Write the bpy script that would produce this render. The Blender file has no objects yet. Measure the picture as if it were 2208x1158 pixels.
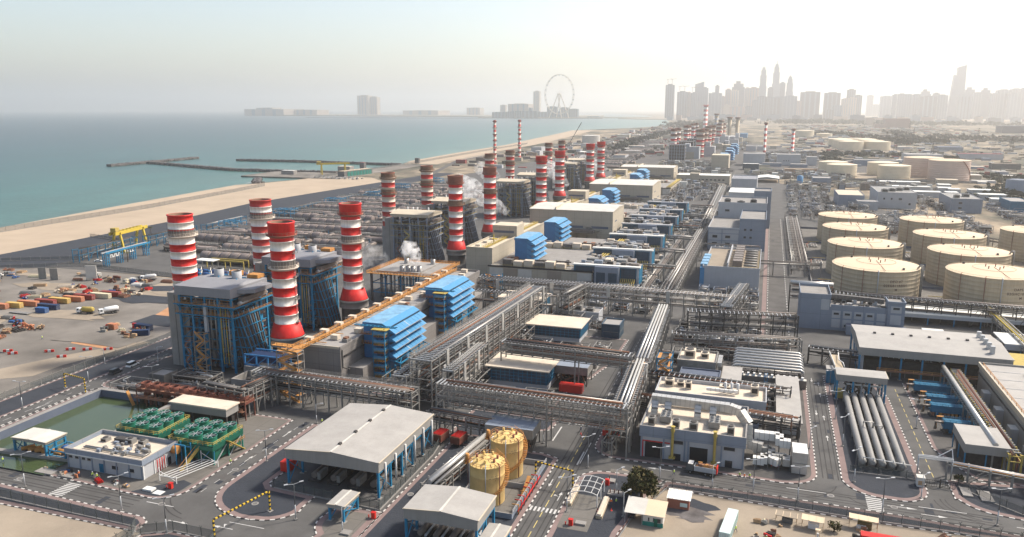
import bpy, math, random
from math import sin, cos, pi, radians as R, atan2, hypot
from mathutils import Vector
random.seed(7)
S = bpy.context.scene
# ---------------------------------------------------------------- camera
# world: +Y runs along the coast (away), +X inland, metres, ground z=0
F = 1680.0; HC = 100.0
PITCH = math.atan(344/F); YAW = math.atan(561/hypot(F, 344))
cam = bpy.data.cameras.new('camera'); camo = bpy.data.objects.new('camera', cam); S.collection.objects.link(camo)
camo.location = (0, 0, HC); camo.rotation_euler = (pi/2-PITCH, 0, YAW)
cam.sensor_width = 36; cam.lens = 36*F/2208; cam.clip_start = 1; cam.clip_end = 60000
S.camera = camo
S.render.resolution_x = 1024; S.render.resolution_y = 537
# ---------------------------------------------------------------- light
SUN_AZ = R(48)      # from +Y towards +X
SUN_EL = R(46)
W = bpy.data.worlds.new('World'); S.world = W; W.use_nodes = True
nt = W.node_tree; bg = nt.nodes['Background']
sky = nt.nodes.new('ShaderNodeTexSky'); sky.sky_type = 'NISHITA'; sky.sun_disc = False
sky.sun_elevation = SUN_EL; sky.sun_rotation = SUN_AZ
sky.air_density = 1.0; sky.dust_density = 2.0; sky.ozone_density = 0.6; sky.altitude = 0
tint = nt.nodes.new('ShaderNodeMix'); tint.data_type = 'RGBA'; tint.blend_type = 'MULTIPLY'; tint.inputs[0].default_value = 1; tint.inputs[7].default_value = (1, .955, .895, 1)   # dusty air
nt.links.new(sky.outputs[0], tint.inputs[6]); nt.links.new(tint.outputs[2], bg.inputs[0]); bg.inputs[1].default_value = 0.115
sl = bpy.data.lights.new('sun', 'SUN'); sl.energy = 3.4; sl.angle = R(7); sl.color = (1, 0.93, 0.82)
so = bpy.data.objects.new('sun', sl); S.collection.objects.link(so)
sd = Vector((sin(SUN_AZ)*cos(SUN_EL), cos(SUN_AZ)*cos(SUN_EL), sin(SUN_EL)))
so.rotation_euler = sd.to_track_quat('Z', 'Y').to_euler(); so.location = (200, 0, 600)
S.view_settings.view_transform = 'Standard'; S.view_settings.look = 'None'
S.view_settings.exposure = 1.0; S.view_settings.gamma = 1
S.cycles.use_denoising = True
S.cycles.max_bounces = 5; S.cycles.volume_bounces = 3; S.cycles.diffuse_bounces = 3
S.cycles.transparent_max_bounces = 12
HAZE = 0.9e-4
# ---------------------------------------------------------------- materials
MATS = {}
def M(name, col, rough=.75, metal=0., var=.16, scale=.25, streak=0., panel=0., bump=0., spec=.2, fine=.0):
    m = bpy.data.materials.new(name); m.use_nodes = True; MATS[name] = m
    t = m.node_tree; b = t.nodes['Principled BSDF']; N = t.nodes.new; L = t.links.new
    b.inputs['Roughness'].default_value = rough; b.inputs['Metallic'].default_value = metal
    b.inputs['Specular IOR Level'].default_value = spec
    g = N('ShaderNodeNewGeometry')
    def noise(sc, zs=1., det=4.):
        mp = N('ShaderNodeMapping'); mp.inputs['Scale'].default_value = (sc, sc, sc*zs)
        L(g.outputs['Position'], mp.inputs[0])
        n = N('ShaderNodeTexNoise'); n.inputs['Scale'].default_value = 1; n.inputs['Detail'].default_value = det
        n.inputs['Roughness'].default_value = .62
        L(mp.outputs[0], n.inputs[0]); return n.outputs[0]
    def math2(op, a, bb):
        q = N('ShaderNodeMath'); q.operation = op
        for i, v in enumerate((a, bb)):
            if isinstance(v, (int, float)): q.inputs[i].default_value = v
            else: L(v, q.inputs[i])
        return q.outputs[0]
    f = math2('MULTIPLY_ADD', noise(scale), 4*var); f.node.inputs[2].default_value = 1-2*var
    if streak:
        s = math2('MULTIPLY_ADD', noise(1.3, .04), 3*streak); s.node.inputs[2].default_value = 1-1.6*streak
        f = math2('MULTIPLY', f, s)
    if fine:
        s = math2('MULTIPLY_ADD', noise(3.1), 3*fine); s.node.inputs[2].default_value = 1-1.5*fine
        f = math2('MULTIPLY', f, s)
    if panel:
        sp = N('ShaderNodeSeparateXYZ'); L(g.outputs['Position'], sp.inputs[0])
        sn = N('ShaderNodeSeparateXYZ'); L(g.outputs['Normal'], sn.inputs[0])
        tot = None
        for i in range(3):
            fr = math2('FRACT', math2('DIVIDE', sp.outputs[i], panel if i < 2 else panel*.8), 0)
            ln = math2('LESS_THAN', fr, .16/panel)
            nn = math2('LESS_THAN', math2('ABSOLUTE', sn.outputs[i], 0), .5)
            q = math2('MULTIPLY', ln, nn)
            tot = q if tot is None else math2('MAXIMUM', tot, q)
        k = math2('MULTIPLY_ADD', tot, -.3); k.node.inputs[2].default_value = 1
        f = math2('MULTIPLY', f, k)
    mx = N('ShaderNodeVectorMath'); mx.operation = 'SCALE'; mx.inputs[0].default_value = col[:3]
    L(f, mx.inputs['Scale']); L(mx.outputs[0], b.inputs['Base Color'])
    if bump:
        bp = N('ShaderNodeBump'); bp.inputs['Strength'].default_value = .6; bp.inputs['Distance'].default_value = bump
        L(noise(1.7), bp.inputs['Height']); L(bp.outputs[0], b.inputs['Normal'])
    return m
M('asphalt', (0.088, 0.085, 0.082), .9, var=.26, scale=.09, fine=.12)
M('old_asphalt', (0.082, 0.077, 0.073), .9, var=.34, scale=.11, fine=.16)
M('gravel', (0.037, 0.041, 0.05), .95, var=.16, scale=.15, fine=.16, bump=.2)
M('concrete_ground', (0.135, 0.125, 0.112), .9, var=.18, scale=.1, fine=.08, panel=6)
M('paver', (0.2, 0.145, 0.135), .9, var=.15, scale=.3, fine=.1)
M('concrete', (0.24, 0.225, 0.21), .85, var=.16, scale=.2, streak=.1)
M('dark_concrete', (0.13, 0.125, 0.12), .85, var=.2, scale=.2, streak=.14)
M('beige_wall', (0.4, 0.35, 0.275), .8, var=.08, scale=.1, streak=.06, panel=7)
M('beige_roof', (0.5, 0.43, 0.33), .8, var=.1, scale=.15, fine=.05)
M('greige_wall', (0.19, 0.175, 0.165), .8, var=.1, scale=.1, streak=.07, panel=6)
M('brown_wall', (.30, .25, .20), .8, var=.1, scale=.1, streak=.05)
M('white_roof', (0.5, 0.475, 0.43), .7, var=.14, scale=.2, fine=.07)
M('cream_roof', (0.55, 0.47, 0.375), .7, var=.14, scale=.25, fine=.09)
M('bright_roof', (0.62, 0.61, 0.57), .6, var=.05, scale=.2)
M('grey_roof', (0.27, 0.255, 0.24), .7, var=.08, scale=.12, fine=.05)
M('sheet_roof', (0.33, 0.31, 0.285), .6, var=.12, scale=.2, streak=.06, fine=.05)
M('sheet_cladding', (0.25, 0.24, 0.225), .6, var=.06, scale=.2, streak=.1)
M('penthouse_grey', (0.22, 0.22, 0.235), .6, var=.07, scale=.2, streak=.04)
M('bluegrey_wall', (0.205, 0.235, 0.285), .8, var=.07, scale=.2, streak=.05, panel=9)
M('bluegrey_dark', (0.1, 0.118, 0.16), .8, var=.1, scale=.2, streak=.05)
M('palegrey_wall', (0.38, 0.385, 0.4), .8, var=.07, scale=.2, streak=.07)
M('blue_paint', (0.02, 0.14, 0.33), .5, var=.14, scale=.4, streak=.08, spec=.5)
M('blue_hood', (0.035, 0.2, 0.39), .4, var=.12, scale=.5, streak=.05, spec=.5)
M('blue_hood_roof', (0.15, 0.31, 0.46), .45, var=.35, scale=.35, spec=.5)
M('blue_steel', (0.014, 0.12, 0.215), .6, var=.2, scale=.4)
M('blue_frame', (0.02, 0.165, 0.3), .6, var=.2, scale=.4)
M('navy_glass', (.018, .05, .085), .35, var=.3, scale=.5, panel=1.7, spec=.5)
M('window_dark', (.02, .024, .03), .25, var=.2, spec=.5)
M('dark_machinery', (0.04, 0.036, 0.035), .8, var=.35, scale=.8, fine=.3)
M('tube_bundle', (0.13, 0.118, 0.11), .5, .3, var=.3, scale=.5)
M('galvanised', (0.23, 0.22, 0.205), .55, .2, var=.2, scale=.6)
M('dark_steel', (0.07, 0.064, 0.06), .65, .2, var=.3, scale=.6)
M('pipe_silver', (0.31, 0.295, 0.275), .38, .5, var=.12, scale=.7)
M('pipe_warm', (0.18, 0.15, 0.13), .5, .2, var=.2, scale=.5)
M('duct_silver', (0.46, 0.445, 0.42), .35, .4, var=.12, scale=1.)
M('evap_shell', (0.235, 0.195, 0.18), .7, var=.22, scale=.25, streak=.08)
M('orange', (0.42, 0.2, 0.06), .7, var=.22, scale=.7)
M('ochre', (0.4, 0.3, 0.08), .7, var=.2, scale=.7)
M('rust', (.14, .05, .035), .85, var=.3, scale=.6)
M('rust_deck', (.22, .11, .07), .85, var=.3, scale=.6)
M('chimney_red', (0.56, 0.022, 0.018), .5, var=.12, scale=.3, streak=.2)
M('chimney_white', (0.74, 0.69, 0.62), .5, var=.12, scale=.3, streak=.2)
M('chimney_dull_red', (0.42, 0.04, 0.033), .6, var=.14, scale=.3, streak=.1)
M('chimney_buff', (0.55, 0.47, 0.39), .6, var=.12, scale=.3, streak=.14)
M('chimney_rust', (0.2, 0.12, 0.08), .8, var=.25, scale=.5)
M('red_paint', (.45, .02, .018), .6, var=.12, scale=.5)
M('fire_red', (.55, .03, .02), .5, var=.1)
M('white_paint', (0.6, 0.59, 0.57), .6, var=.06)
M('road_white', (0.46, 0.45, 0.43), .8, var=.16, scale=1.)
M('road_yellow', (.46, .37, .14), .8, var=.16, scale=1.)
M('kerb_white', (0.5, 0.48, 0.45), .8, var=.16, scale=1.)
M('kerb_black', (.045, .042, .042), .85, var=.25, scale=1.)
M('yellow', (0.5, 0.37, 0.05), .5, var=.12, scale=.5)
M('barrier_yellow', (.55, .36, .03), .6, var=.1)
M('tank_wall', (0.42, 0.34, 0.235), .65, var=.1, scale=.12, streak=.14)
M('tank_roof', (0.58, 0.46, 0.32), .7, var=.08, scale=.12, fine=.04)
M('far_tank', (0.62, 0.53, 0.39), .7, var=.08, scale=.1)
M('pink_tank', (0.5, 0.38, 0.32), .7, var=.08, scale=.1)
M('tank_rust', (.25, .1, .07), .8, var=.2)
M('yellow_tank', (0.56, 0.385, 0.16), .5, var=.16, scale=.4, streak=.1)
M('yellow_roof', (0.6, 0.43, 0.17), .55, var=.2, scale=.8)
M('lettering_dark', (.10, .07, .055), .8)
M('green_paint', (0.015, 0.14, 0.085), .5, var=.2, scale=.6, streak=.1, spec=.4)
M('green_dark', (.01, .085, .055), .6, var=.25, scale=.6)
M('green_steel', (.02, .16, .13), .6, var=.25, scale=.6)
M('black', (.022, .022, .024), .6, var=.2)
M('tyre', (.02, .02, .02), .9)
M('pole', (0.42, 0.43, 0.44), .45, .3, var=.08)
M('pole_dark', (.10, .105, .11), .6, var=.1)
M('fence_dark', (.055, .065, .062), .7, var=.2)
M('sand', (0.36, 0.285, 0.21), .95, var=.12, scale=.03, fine=.07)
M('dust', (0.26, 0.215, 0.165), .95, var=.24, scale=.05, fine=.1)
M('yard_ground', (0.165, 0.148, 0.13), .95, var=.55, scale=.024, fine=.2)
M('orange_soil', (.40, .21, .11), .95, var=.3, scale=.08)
M('rock', (.11, .10, .098), .95, var=.4, scale=.3)
M('wood', (.40, .27, .16), .9, var=.3, scale=.6)
M('tarp_white', (.72, .70, .65), .7, var=.1)
M('cardboard', (.42, .28, .17), .9, var=.2)
M('skin', (.28, .17, .11), .7, var=.05)
M('hivis', (.48, .62, .10), .7, var=.05)
M('hivis_orange', (.70, .17, .04), .7, var=.05)
M('navy_cloth', (.03, .05, .12), .9, var=.1)
M('car_white', (.72, .72, .71), .3, var=.02, spec=.6)
M('car_dark', (.05, .052, .058), .3, .3, var=.04, spec=.6)
M('container_orange', (.44, .17, .085), .6, var=.16, scale=.4, streak=.1)
M('container_maroon', (.24, .045, .035), .6, var=.16, scale=.4, streak=.1)
M('container_yellow', (.52, .34, .10), .6, var=.16, scale=.4, streak=.1)
M('container_blue', (.03, .09, .24), .6, var=.16, scale=.4, streak=.1)
M('container_navy', (.02, .035, .085), .6, var=.16, scale=.4, streak=.1)
M('container_cream', (.56, .49, .34), .6, var=.16, scale=.4, streak=.1)
M('container_mint', (0.5, 0.6, 0.57), .6, var=.1, scale=.4, streak=.08)
M('container_grey', (.42, .41, .38), .6, var=.14, scale=.4, streak=.1)
M('bark', (.10, .07, .045), .9, var=.2)
M('leaf_dark', (.045, .048, .016), .9, var=.4, scale=.8)
M('leaf_light', (.13, .105, .045), .9, var=.4, scale=.8)
M('far_leaf', (0.075, 0.08, 0.06), .9, var=.4, scale=.1)
M('tower_grey', (0.03, 0.055, 0.1), .5, var=.14, scale=.02, panel=22)
M('tower_blue', (0.012, 0.07, 0.14), .35, var=.14, scale=.02, panel=18, spec=.5)
M('tower_pink', (0.28, 0.2, 0.17), .6, var=.1, scale=.02, panel=16)
M('tower_cream', (0.34, 0.28, 0.23), .6, var=.1, scale=.02, panel=16)
M('tower_pale', (0.1, 0.16, 0.22), .5, var=.1, scale=.02, panel=20)
M('tower_dark', (0.02, 0.04, 0.075), .4, var=.14, scale=.02, panel=18)

# ---------------------------------------------------------------- mesh builder
class MB:
    def __init__(s): s.v = []; s.f = []; s.m = []; s.sm = []
    def face(s, idx, m, smooth=False): s.f.append(idx); s.m.append(m); s.sm.append(smooth)
    def poly(s, pts, m):
        n = len(s.v); s.v += [tuple(p) for p in pts]; s.face(tuple(range(n, n+len(pts))), m); return s
    def box(s, x0, y0, z0, x1, y1, z1, m, top=None):
        if x0 > x1: x0, x1 = x1, x0
        if y0 > y1: y0, y1 = y1, y0
        if z0 > z1: z0, z1 = z1, z0
        n = len(s.v)
        s.v += [(x0,y0,z0),(x1,y0,z0),(x1,y1,z0),(x0,y1,z0),(x0,y0,z1),(x1,y0,z1),(x1,y1,z1),(x0,y1,z1)]
        for q in ((0,3,2,1),(0,1,5,4),(1,2,6,5),(2,3,7,6),(3,0,4,7)): s.face(tuple(n+i for i in q), m)
        s.face((n+4,n+5,n+6,n+7), top or m); return s
    def prism(s, poly, z0, z1, m, top=None):
        k = len(poly); a = sum(poly[i][0]*poly[(i+1)%k][1]-poly[(i+1)%k][0]*poly[i][1] for i in range(k))
        if a < 0: poly = poly[::-1]
        n = len(s.v); s.v += [(p[0],p[1],z0) for p in poly]+[(p[0],p[1],z1) for p in poly]
        s.face(tuple(n+k-1-i for i in range(k)), m); s.face(tuple(n+k+i for i in range(k)), top or m)
        for i in range(k): j = (i+1)%k; s.face((n+i,n+j,n+k+j,n+k+i), m)
        return s
    def frame(s, d):
        d = d.normalized(); u = Vector((0,0,1)) if abs(d.z) < .95 else Vector((1,0,0))
        a = d.cross(u).normalized(); return a, a.cross(d).normalized()
    def beam(s, p, q, w, m, h=None):
        p = Vector(p); q = Vector(q); d = q-p
        if d.length < 1e-6: return s
        a, b = s.frame(d); a = a*(w/2); b = b*((h or w)/2); n = len(s.v)
        for c in (p, q):
            for e in (a+b, -a+b, -a-b, a-b): s.v.append(tuple(c+e))
        for i in range(4): j = (i+1)%4; s.face((n+i,n+4+i,n+4+j,n+j), m)
        s.face((n,n+1,n+2,n+3), m); s.face((n+7,n+6,n+5,n+4), m); return s
    def tube(s, pts, r, m, n=8, caps=True):
        pts = [Vector(p) for p in pts]; rs = r if isinstance(r, (list, tuple)) else [r]*len(pts)
        st = len(s.v)
        for i, p in enumerate(pts):
            d = (pts[min(i+1, len(pts)-1)]-p)
            e = (p-pts[max(i-1, 0)])
            if d.length: d.normalize()
            if e.length: e.normalize()
            d = d+e
            if d.length < 1e-6: d = Vector((0,0,1))
            a, b = s.frame(d)
            for k in range(n):
                t = 2*pi*k/n; s.v.append(tuple(p+a*(cos(t)*rs[i])+b*(sin(t)*rs[i])))
        for i in range(len(pts)-1):
            for k in range(n):
                j = (k+1)%n; q = st+i*n
                s.face((q+k, q+n+k, q+n+j, q+j), m, True)
        if caps:
            s.face(tuple(st+k for k in range(n)), m); e = st+(len(pts)-1)*n
            s.face(tuple(e+n-1-k for k in range(n)), m)
        return s
    def lathe(s, x, y, prof, n, m, close=False, a0=0., a1=2*pi):
        """prof: [(r,z),...] bottom to top; m a name or list per ring"""
        st = len(s.v); k = len(prof); full = abs(a1-a0-2*pi) < 1e-6; nn = n if full else n+1
        for r, z in prof:
            for i in range(nn):
                t = a0+(a1-a0)*i/n; s.v.append((x+r*cos(t), y+r*sin(t), z))
        for j in range(k-1):
            mm = m if isinstance(m, str) else m[j]
            for i in range(n):
                i2 = (i+1)%nn if full else i+1
                s.face((st+j*nn+i, st+j*nn+i2, st+(j+1)*nn+i2, st+(j+1)*nn+i), mm, True)
        if close: s.face(tuple(st+(k-1)*nn+i for i in range(nn)), m if isinstance(m, str) else m[-1])
        return s
    def rail(s, pts, z, m, h=1.1, w=.09, step=3., closed=False):
        P = list(pts)+([pts[0]] if closed else [])
        for a, b in zip(P, P[1:]):
            L = hypot(b[0]-a[0], b[1]-a[1]); k = max(1, int(L/step))
            for zz in (h, h*.55): s.beam((a[0],a[1],z+zz), (b[0],b[1],z+zz), w, m)
            for i in range(k+1):
                t = i/k; x = a[0]+(b[0]-a[0])*t; y = a[1]+(b[1]-a[1])*t
                s.beam((x,y,z), (x,y,z+h), w, m)
        return s
    def build(s, name, parent=None, label=None):
        me = bpy.data.meshes.new(name); me.from_pydata(s.v, [], s.f)
        names = sorted(set(s.m)); ix = {n: i for i, n in enumerate(names)}
        for n in names: me.materials.append(MATS[n])
        me.polygons.foreach_set('material_index', [ix[n] for n in s.m])
        me.polygons.foreach_set('use_smooth', s.sm); me.update()
        o = bpy.data.objects.new(name, me); S.collection.objects.link(o)
        if parent is not None: o.parent = parent
        if label: o['label'] = label
        return o
def link(name, me, parent, loc=(0,0,0), rz=0):
    o = bpy.data.objects.new(name, me); S.collection.objects.link(o); o.parent = parent
    o.location = loc; o.rotation_euler[2] = rz; return o
def thing(name, label, cat, loc=(0,0,0), rz=0, group=None):
    o = bpy.data.objects.new(name, None); S.collection.objects.link(o); o.empty_display_size = 1
    o.location = loc; o.rotation_euler = (0,0,rz); o['label'] = label; o['category'] = cat
    if group: o['group'] = group
    return o
def tag(o, label, cat, group=None, kind=None):
    o['label'] = label; o['category'] = cat
    if group: o['group'] = group
    if kind: o['kind'] = kind
    return o
def struct(name, mb, label=None):
    o = mb.build(name); o['kind'] = 'structure'
    if label: o['label'] = label
    return o
def dup(root, loc, rz=0, label=None, group=None):
    r = root.copy(); S.collection.objects.link(r); r.location = loc; r.rotation_euler = (0,0,rz)
    if label: r['label'] = label
    if group: r['group'] = group
    for ch in root.children:
        c = ch.copy(); S.collection.objects.link(c); c.parent = r
        for g in ch.children:
            d = g.copy(); S.collection.objects.link(d); d.parent = c
    return r
ON = 'first second third fourth fifth sixth seventh eighth ninth tenth eleventh twelfth thirteenth fourteenth fifteenth sixteenth seventeenth eighteenth nineteenth twentieth'.split()
TW = 'twenty thirty forty fifty sixty seventy eighty ninety'.split()
def nth(i):
    i += 1
    if i <= 20: return ON[i-1]
    if i % 10 == 0: return TW[i//10-2][:-1]+'ieth'
    return TW[i//10-2]+'-'+ON[i%10-1]
rnd = random.uniform
def win(parent, x, y, z, w, h, axis='y', mesh={}, name='window', d=.1, m='window_dark'):
    """a window/door panel proud of a wall; axis y = wall facing -Y, x = wall facing +X"""
    k = (round(w,1), round(h,1), axis, m, name)
    if k not in mesh:
        b = MB()
        c = MB()
        if axis == 'y': b.box(-w/2,-d,0,w/2,.05,h,m); c.box(-w/2-.12,-d-.06,-.14,w/2+.12,.02,0,'concrete')
        else: b.box(-.05,-w/2,0,d,w/2,h,m); c.box(-.02,-w/2-.12,-.14,d+.06,w/2+.12,0,'concrete')
        o = b.build(name, parent); q = c.build('sill', o); mesh[k] = (o.data, q.data); o.location = (x,y,z); return o
    o = link(name, mesh[k][0], parent, (x,y,z)); link('sill', mesh[k][1], o); return o
# ================================================================= setting
def arc(cx, cy, r, a0, a1, n=8): return [(cx+r*cos(R(a0+(a1-a0)*i/n)), cy+r*sin(R(a0+(a1-a0)*i/n))) for i in range(n+1)]
def sheet(name, pts, z, m, label=None):
    return struct(name, MB().poly([(x, y, z) for x, y in pts], m), label)
# --- sea
def sea_mat():
    m = bpy.data.materials.new('sea'); m.use_nodes = True; MATS['sea'] = m; t = m.node_tree; N = t.nodes.new; L = t.links.new
    b = t.nodes['Principled BSDF']; b.inputs['Roughness'].default_value = .3; b.inputs['Specular IOR Level'].default_value = .2
    g = N('ShaderNodeNewGeometry'); sp = N('ShaderNodeSeparateXYZ'); L(g.outputs['Position'], sp.inputs[0])
    # depth of water grows with distance from the shore (x about -600-0.08*y)
    a = N('ShaderNodeMath'); a.operation = 'MULTIPLY_ADD'; L(sp.outputs[1], a.inputs[0]); a.inputs[1].default_value = .085
    L(sp.outputs[0], a.inputs[2])
    mp = N('ShaderNodeMapping'); mp.inputs['Scale'].default_value = (.004,.0012,.004); L(g.outputs['Position'], mp.inputs[0])
    n = N('ShaderNodeTexNoise'); n.inputs['Scale'].default_value = 1; n.inputs['Detail'].default_value = 5; L(mp.outputs[0], n.inputs[0])
    w = N('ShaderNodeMath'); w.operation = 'MULTIPLY_ADD'; L(n.outputs[0], w.inputs[0]); w.inputs[1].default_value = 420; L(a.outputs[0], w.inputs[2])
    mr = N('ShaderNodeMapRange'); mr.inputs[1].default_value = -2600; mr.inputs[2].default_value = -330; L(w.outputs[0], mr.inputs[0])
    cr = N('ShaderNodeValToRGB'); e = cr.color_ramp.elements
    e[0].color = (.015,.046,.055,1); e[1].color = (.075,.165,.135,1)
    for p, c in ((.45,(.015,.058,.064,1)), (.74,(.02,.082,.08,1)), (.90,(.03,.115,.10,1))):
        q = cr.color_ramp.elements.new(p); q.color = c
    L(mr.outputs[0], cr.inputs[0])
    m3 = N('ShaderNodeMapping'); m3.inputs['Scale'].default_value = (.012,.004,.01); m3.inputs['Rotation'].default_value = (0,0,.35); L(g.outputs['Position'], m3.inputs[0]); n3 = N('ShaderNodeTexNoise'); n3.inputs['Scale'].default_value = 1; n3.inputs['Detail'].default_value = 8; n3.inputs['Roughness'].default_value = .7; L(m3.outputs[0], n3.inputs[0])
    k3 = N('ShaderNodeMapRange'); k3.inputs[1].default_value = .3; k3.inputs[2].default_value = .7; k3.inputs[3].default_value = .55; k3.inputs[4].default_value = .98; L(n3.outputs[0], k3.inputs[0])
    v3 = N('ShaderNodeVectorMath'); v3.operation = 'SCALE'; L(cr.outputs[0], v3.inputs[0]); L(k3.outputs[0], v3.inputs['Scale']); L(v3.outputs[0], b.inputs['Base Color'])
    n2 = N('ShaderNodeTexNoise'); mp2 = N('ShaderNodeMapping'); mp2.inputs['Scale'].default_value = (.3,.12,.3); L(g.outputs['Position'], mp2.inputs[0])
    L(mp2.outputs[0], n2.inputs[0]); n2.inputs['Scale'].default_value = 1; n2.inputs['Detail'].default_value = 5
    bp = N('ShaderNodeBump'); bp.inputs['Strength'].default_value = .5; bp.inputs['Distance'].default_value = 1.6
    L(n2.outputs[0], bp.inputs['Height']); L(bp.outputs[0], b.inputs['Normal'])
sea_mat()
sheet('sea', [(-34000,-1400),(2000,-1400),(2000,40000),(-34000,40000)], -1.2, 'sea')
# --- desert ground with patches of scrub, roads and grey plots
def desert_mat():
    m = bpy.data.materials.new('desert'); m.use_nodes = True; MATS['desert'] = m; t = m.node_tree; N = t.nodes.new; L = t.links.new
    b = t.nodes['Principled BSDF']; b.inputs['Roughness'].default_value = .95; b.inputs['Specular IOR Level'].default_value = .1
    g = N('ShaderNodeNewGeometry')
    def no(sx, sy, d=6):
        mp = N('ShaderNodeMapping'); mp.inputs['Scale'].default_value = (sx,sy,sx); L(g.outputs['Position'], mp.inputs[0])
        n = N('ShaderNodeTexNoise'); n.inputs['Scale'].default_value = 1; n.inputs['Detail'].default_value = d; n.inputs['Roughness'].default_value = .65
        L(mp.outputs[0], n.inputs[0]); return n.outputs[0]
    cr = N('ShaderNodeValToRGB'); e = cr.color_ramp.elements
    e[0].position = .38; e[0].color = (.05,.056,.042,1); e[1].position = .70; e[1].color = (.40,.31,.22,1)
    for p, c in ((.46,(.12,.115,.09,1)), (.53,(.22,.185,.14,1)), (.60,(.32,.26,.19,1))):
        q = cr.color_ramp.elements.new(p); q.color = c
    L(no(.009,.004,10), cr.inputs[0])
    cr2 = N('ShaderNodeValToRGB'); e = cr2.color_ramp.elements; e[0].position = .35; e[0].color = (.55,.55,.57,1); e[1].position = .62; e[1].color = (1.15,1.12,1.08,1)
    L(no(.05,.02,5), cr2.inputs[0])
    mx = N('ShaderNodeMix'); mx.data_type = 'RGBA'; mx.blend_type = 'MULTIPLY'; mx.inputs[0].default_value = 1
    L(cr.outputs[0], mx.inputs[6]); L(cr2.outputs[0], mx.inputs[7]); L(mx.outputs[2], b.inputs['Base Color'])
desert_mat()
SH = [(-585,-1400),(-600,300),(-614,487),(-640,633),(-655,796),(-672,900),(-640,1000),(-640,1330),(-668,1420),(-694,1751),(-713,2161),(-780,2700),(-822,3091),(-900,3700),(-700,4250),(-560,5200),(-760,6300),(-1150,9000),(-1900,12500),(-3600,18500),(-9000,26000),(-9000,40000),(26000,40000),(26000,-1400)]
mb = MB(); mb.poly([(x, y, 0) for x, y in SH], 'desert')
gnd = struct('ground', mb, 'sandy desert ground running inland from the shore')
# beach: slopes down into the water outside the ground sheet
mb = MB()
shp = SH[:16]
for (x0,y0),(x1,y1) in zip(shp, shp[1:]):
    mb.poly([(x0+4,y0,.03),(x1+4,y1,.03),(x1-26,y1,-2.6),(x0-26,y0,-2.6)][::-1], 'sand')
struct('beach_slope', mb, 'wet sand sloping down into the sea')
sheet('beach', [(-611,300),(-624,487),(-646,633),(-668,796),(-678,880),(-664,905),(-645,960),(-640,1040),(-560,1040),(-512,985),(-524,820),(-530,708),(-513,566),(-508,399),(-500,250),(-611,250)], .05, 'sand', 'pale sand beach')
sheet('beach', [(-640,1330),(-668,1420),(-694,1751),(-713,2161),(-780,2700),(-822,3091),(-900,3700),(-800,3700),(-730,3091),(-690,2700),(-636,2161),(-620,1751),(-596,1420),(-580,1330)], .05, 'sand', 'pale sand strip along the far shore')
sheet('beach', [(-596,1420),(-620,1751),(-600,1751),(-576,1420)], .06, 'dust'); sheet('coast_road', [(-512,1150),(-585,1420),(-600,1751),(-590,1751),(-575,1420),(-502,1150)], .09, 'old_asphalt', 'road along the far beach')
# foam where small waves break
mb = MB()
for i in range(92):
    y = 330+i*6.3+rnd(-4,4); x = -612-(y-487)*.142+rnd(-11,-6); l = rnd(3,14); w = rnd(.5,1.5)
    mb.poly([(x-w,y-l,-1.15),(x,y-l*1.1,-1.15),(x+w,y+l,-1.15),(x-w*.3,y+l*.9,-1.15)], 'white_paint')
for x, y, l in ((-652,470,16),(-676,905,9),(-664,868,8),(-690,930,14),(-700,950,10)):
    mb.poly([(x,y-l,-1.14),(x+2.4,y-l*.8,-1.14),(x+3,y+l,-1.14),(x+.5,y+l*.8,-1.14)], 'white_paint')
o = struct('sea_foam', mb); o['kind'] = 'stuff'; o['label'] = 'thin white foam of small waves breaking along the beach'
# --- plant ground sheets
sheet('gravel_strip', [(-508,250),(-508,399),(-513,566),(-530,708),(-524,820),(-512,985),(-500,1150),(-470,1150),(-460,700),(-440,420),(-420,250)], .06, 'gravel', 'dark gravel strip between the beach and the plant')
sheet('yard', [(-480,120),(-480,360),(-428,375),(-330,372),(-318,330),(-262,330),(-252,250),(-249,213),(-246,120)], .08, 'yard_ground', 'trampled construction yard ground')
sheet('plant_ground', [(-440,375),(-320,374),(-255,330),(-255,205),(-60,205),(90,205),(170,300),(150,380),(150,760),(-20,1230),(-20,1500),(-430,1500),(-470,700)], .1, 'asphalt', 'dark paved ground of the power station')
sheet('plot', [(-255,1500),(-20,1500),(60,1250),(160,1200),(260,1300),(60,2100),(-60,2500),(-300,2600),(-430,2400),(-430,1500)], .1, 'old_asphalt', 'grey ground under the distant power blocks')
sheet('apron', [(-242,206),(-242,120),(200,120),(200,206)], .11, 'asphalt', 'asphalt road area across the front')
# dirt below the bottom road
sheet('dirt_track', [(-300,60),(-300,134),(-186,134.5),(-141,134.5),(-125,134),(-125,60)], .13, 'dust', 'dusty track outside the fence')
sheet('works_ground', [(-34,205),(-34,160),(-28,100),(120,100),(120,196),(66,196.5),(28,195),(4,196),(-21,196)], .13, 'dust', 'trampled sandy ground outside the plant fence')
sheet('yard_sand', [(-336,372),(-330,330),(-300,322),(-270,335),(-262,350),(-300,372)], .12, 'dust')
sheet('orange_soil_patch', [(-290,318),(-270,322),(-262,306),(-268,296),(-284,300)], .12, 'orange_soil', 'patch of orange soil beside the road')
sheet('yard_soil', [(-292,262),(-268,268),(-256,256),(-262,248),(-284,250)], .125, 'orange_soil')
sheet('pale_soil_strip', [(-262,226),(-252,262),(-256,262),(-272,236),(-282,214),(-272,205),(-262,212)], .13, 'dust')
sheet('excavation', [(-262,300),(-262,284),(-285,284),(-285,300)], .14, 'gravel', 'dark square excavated plot')
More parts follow.
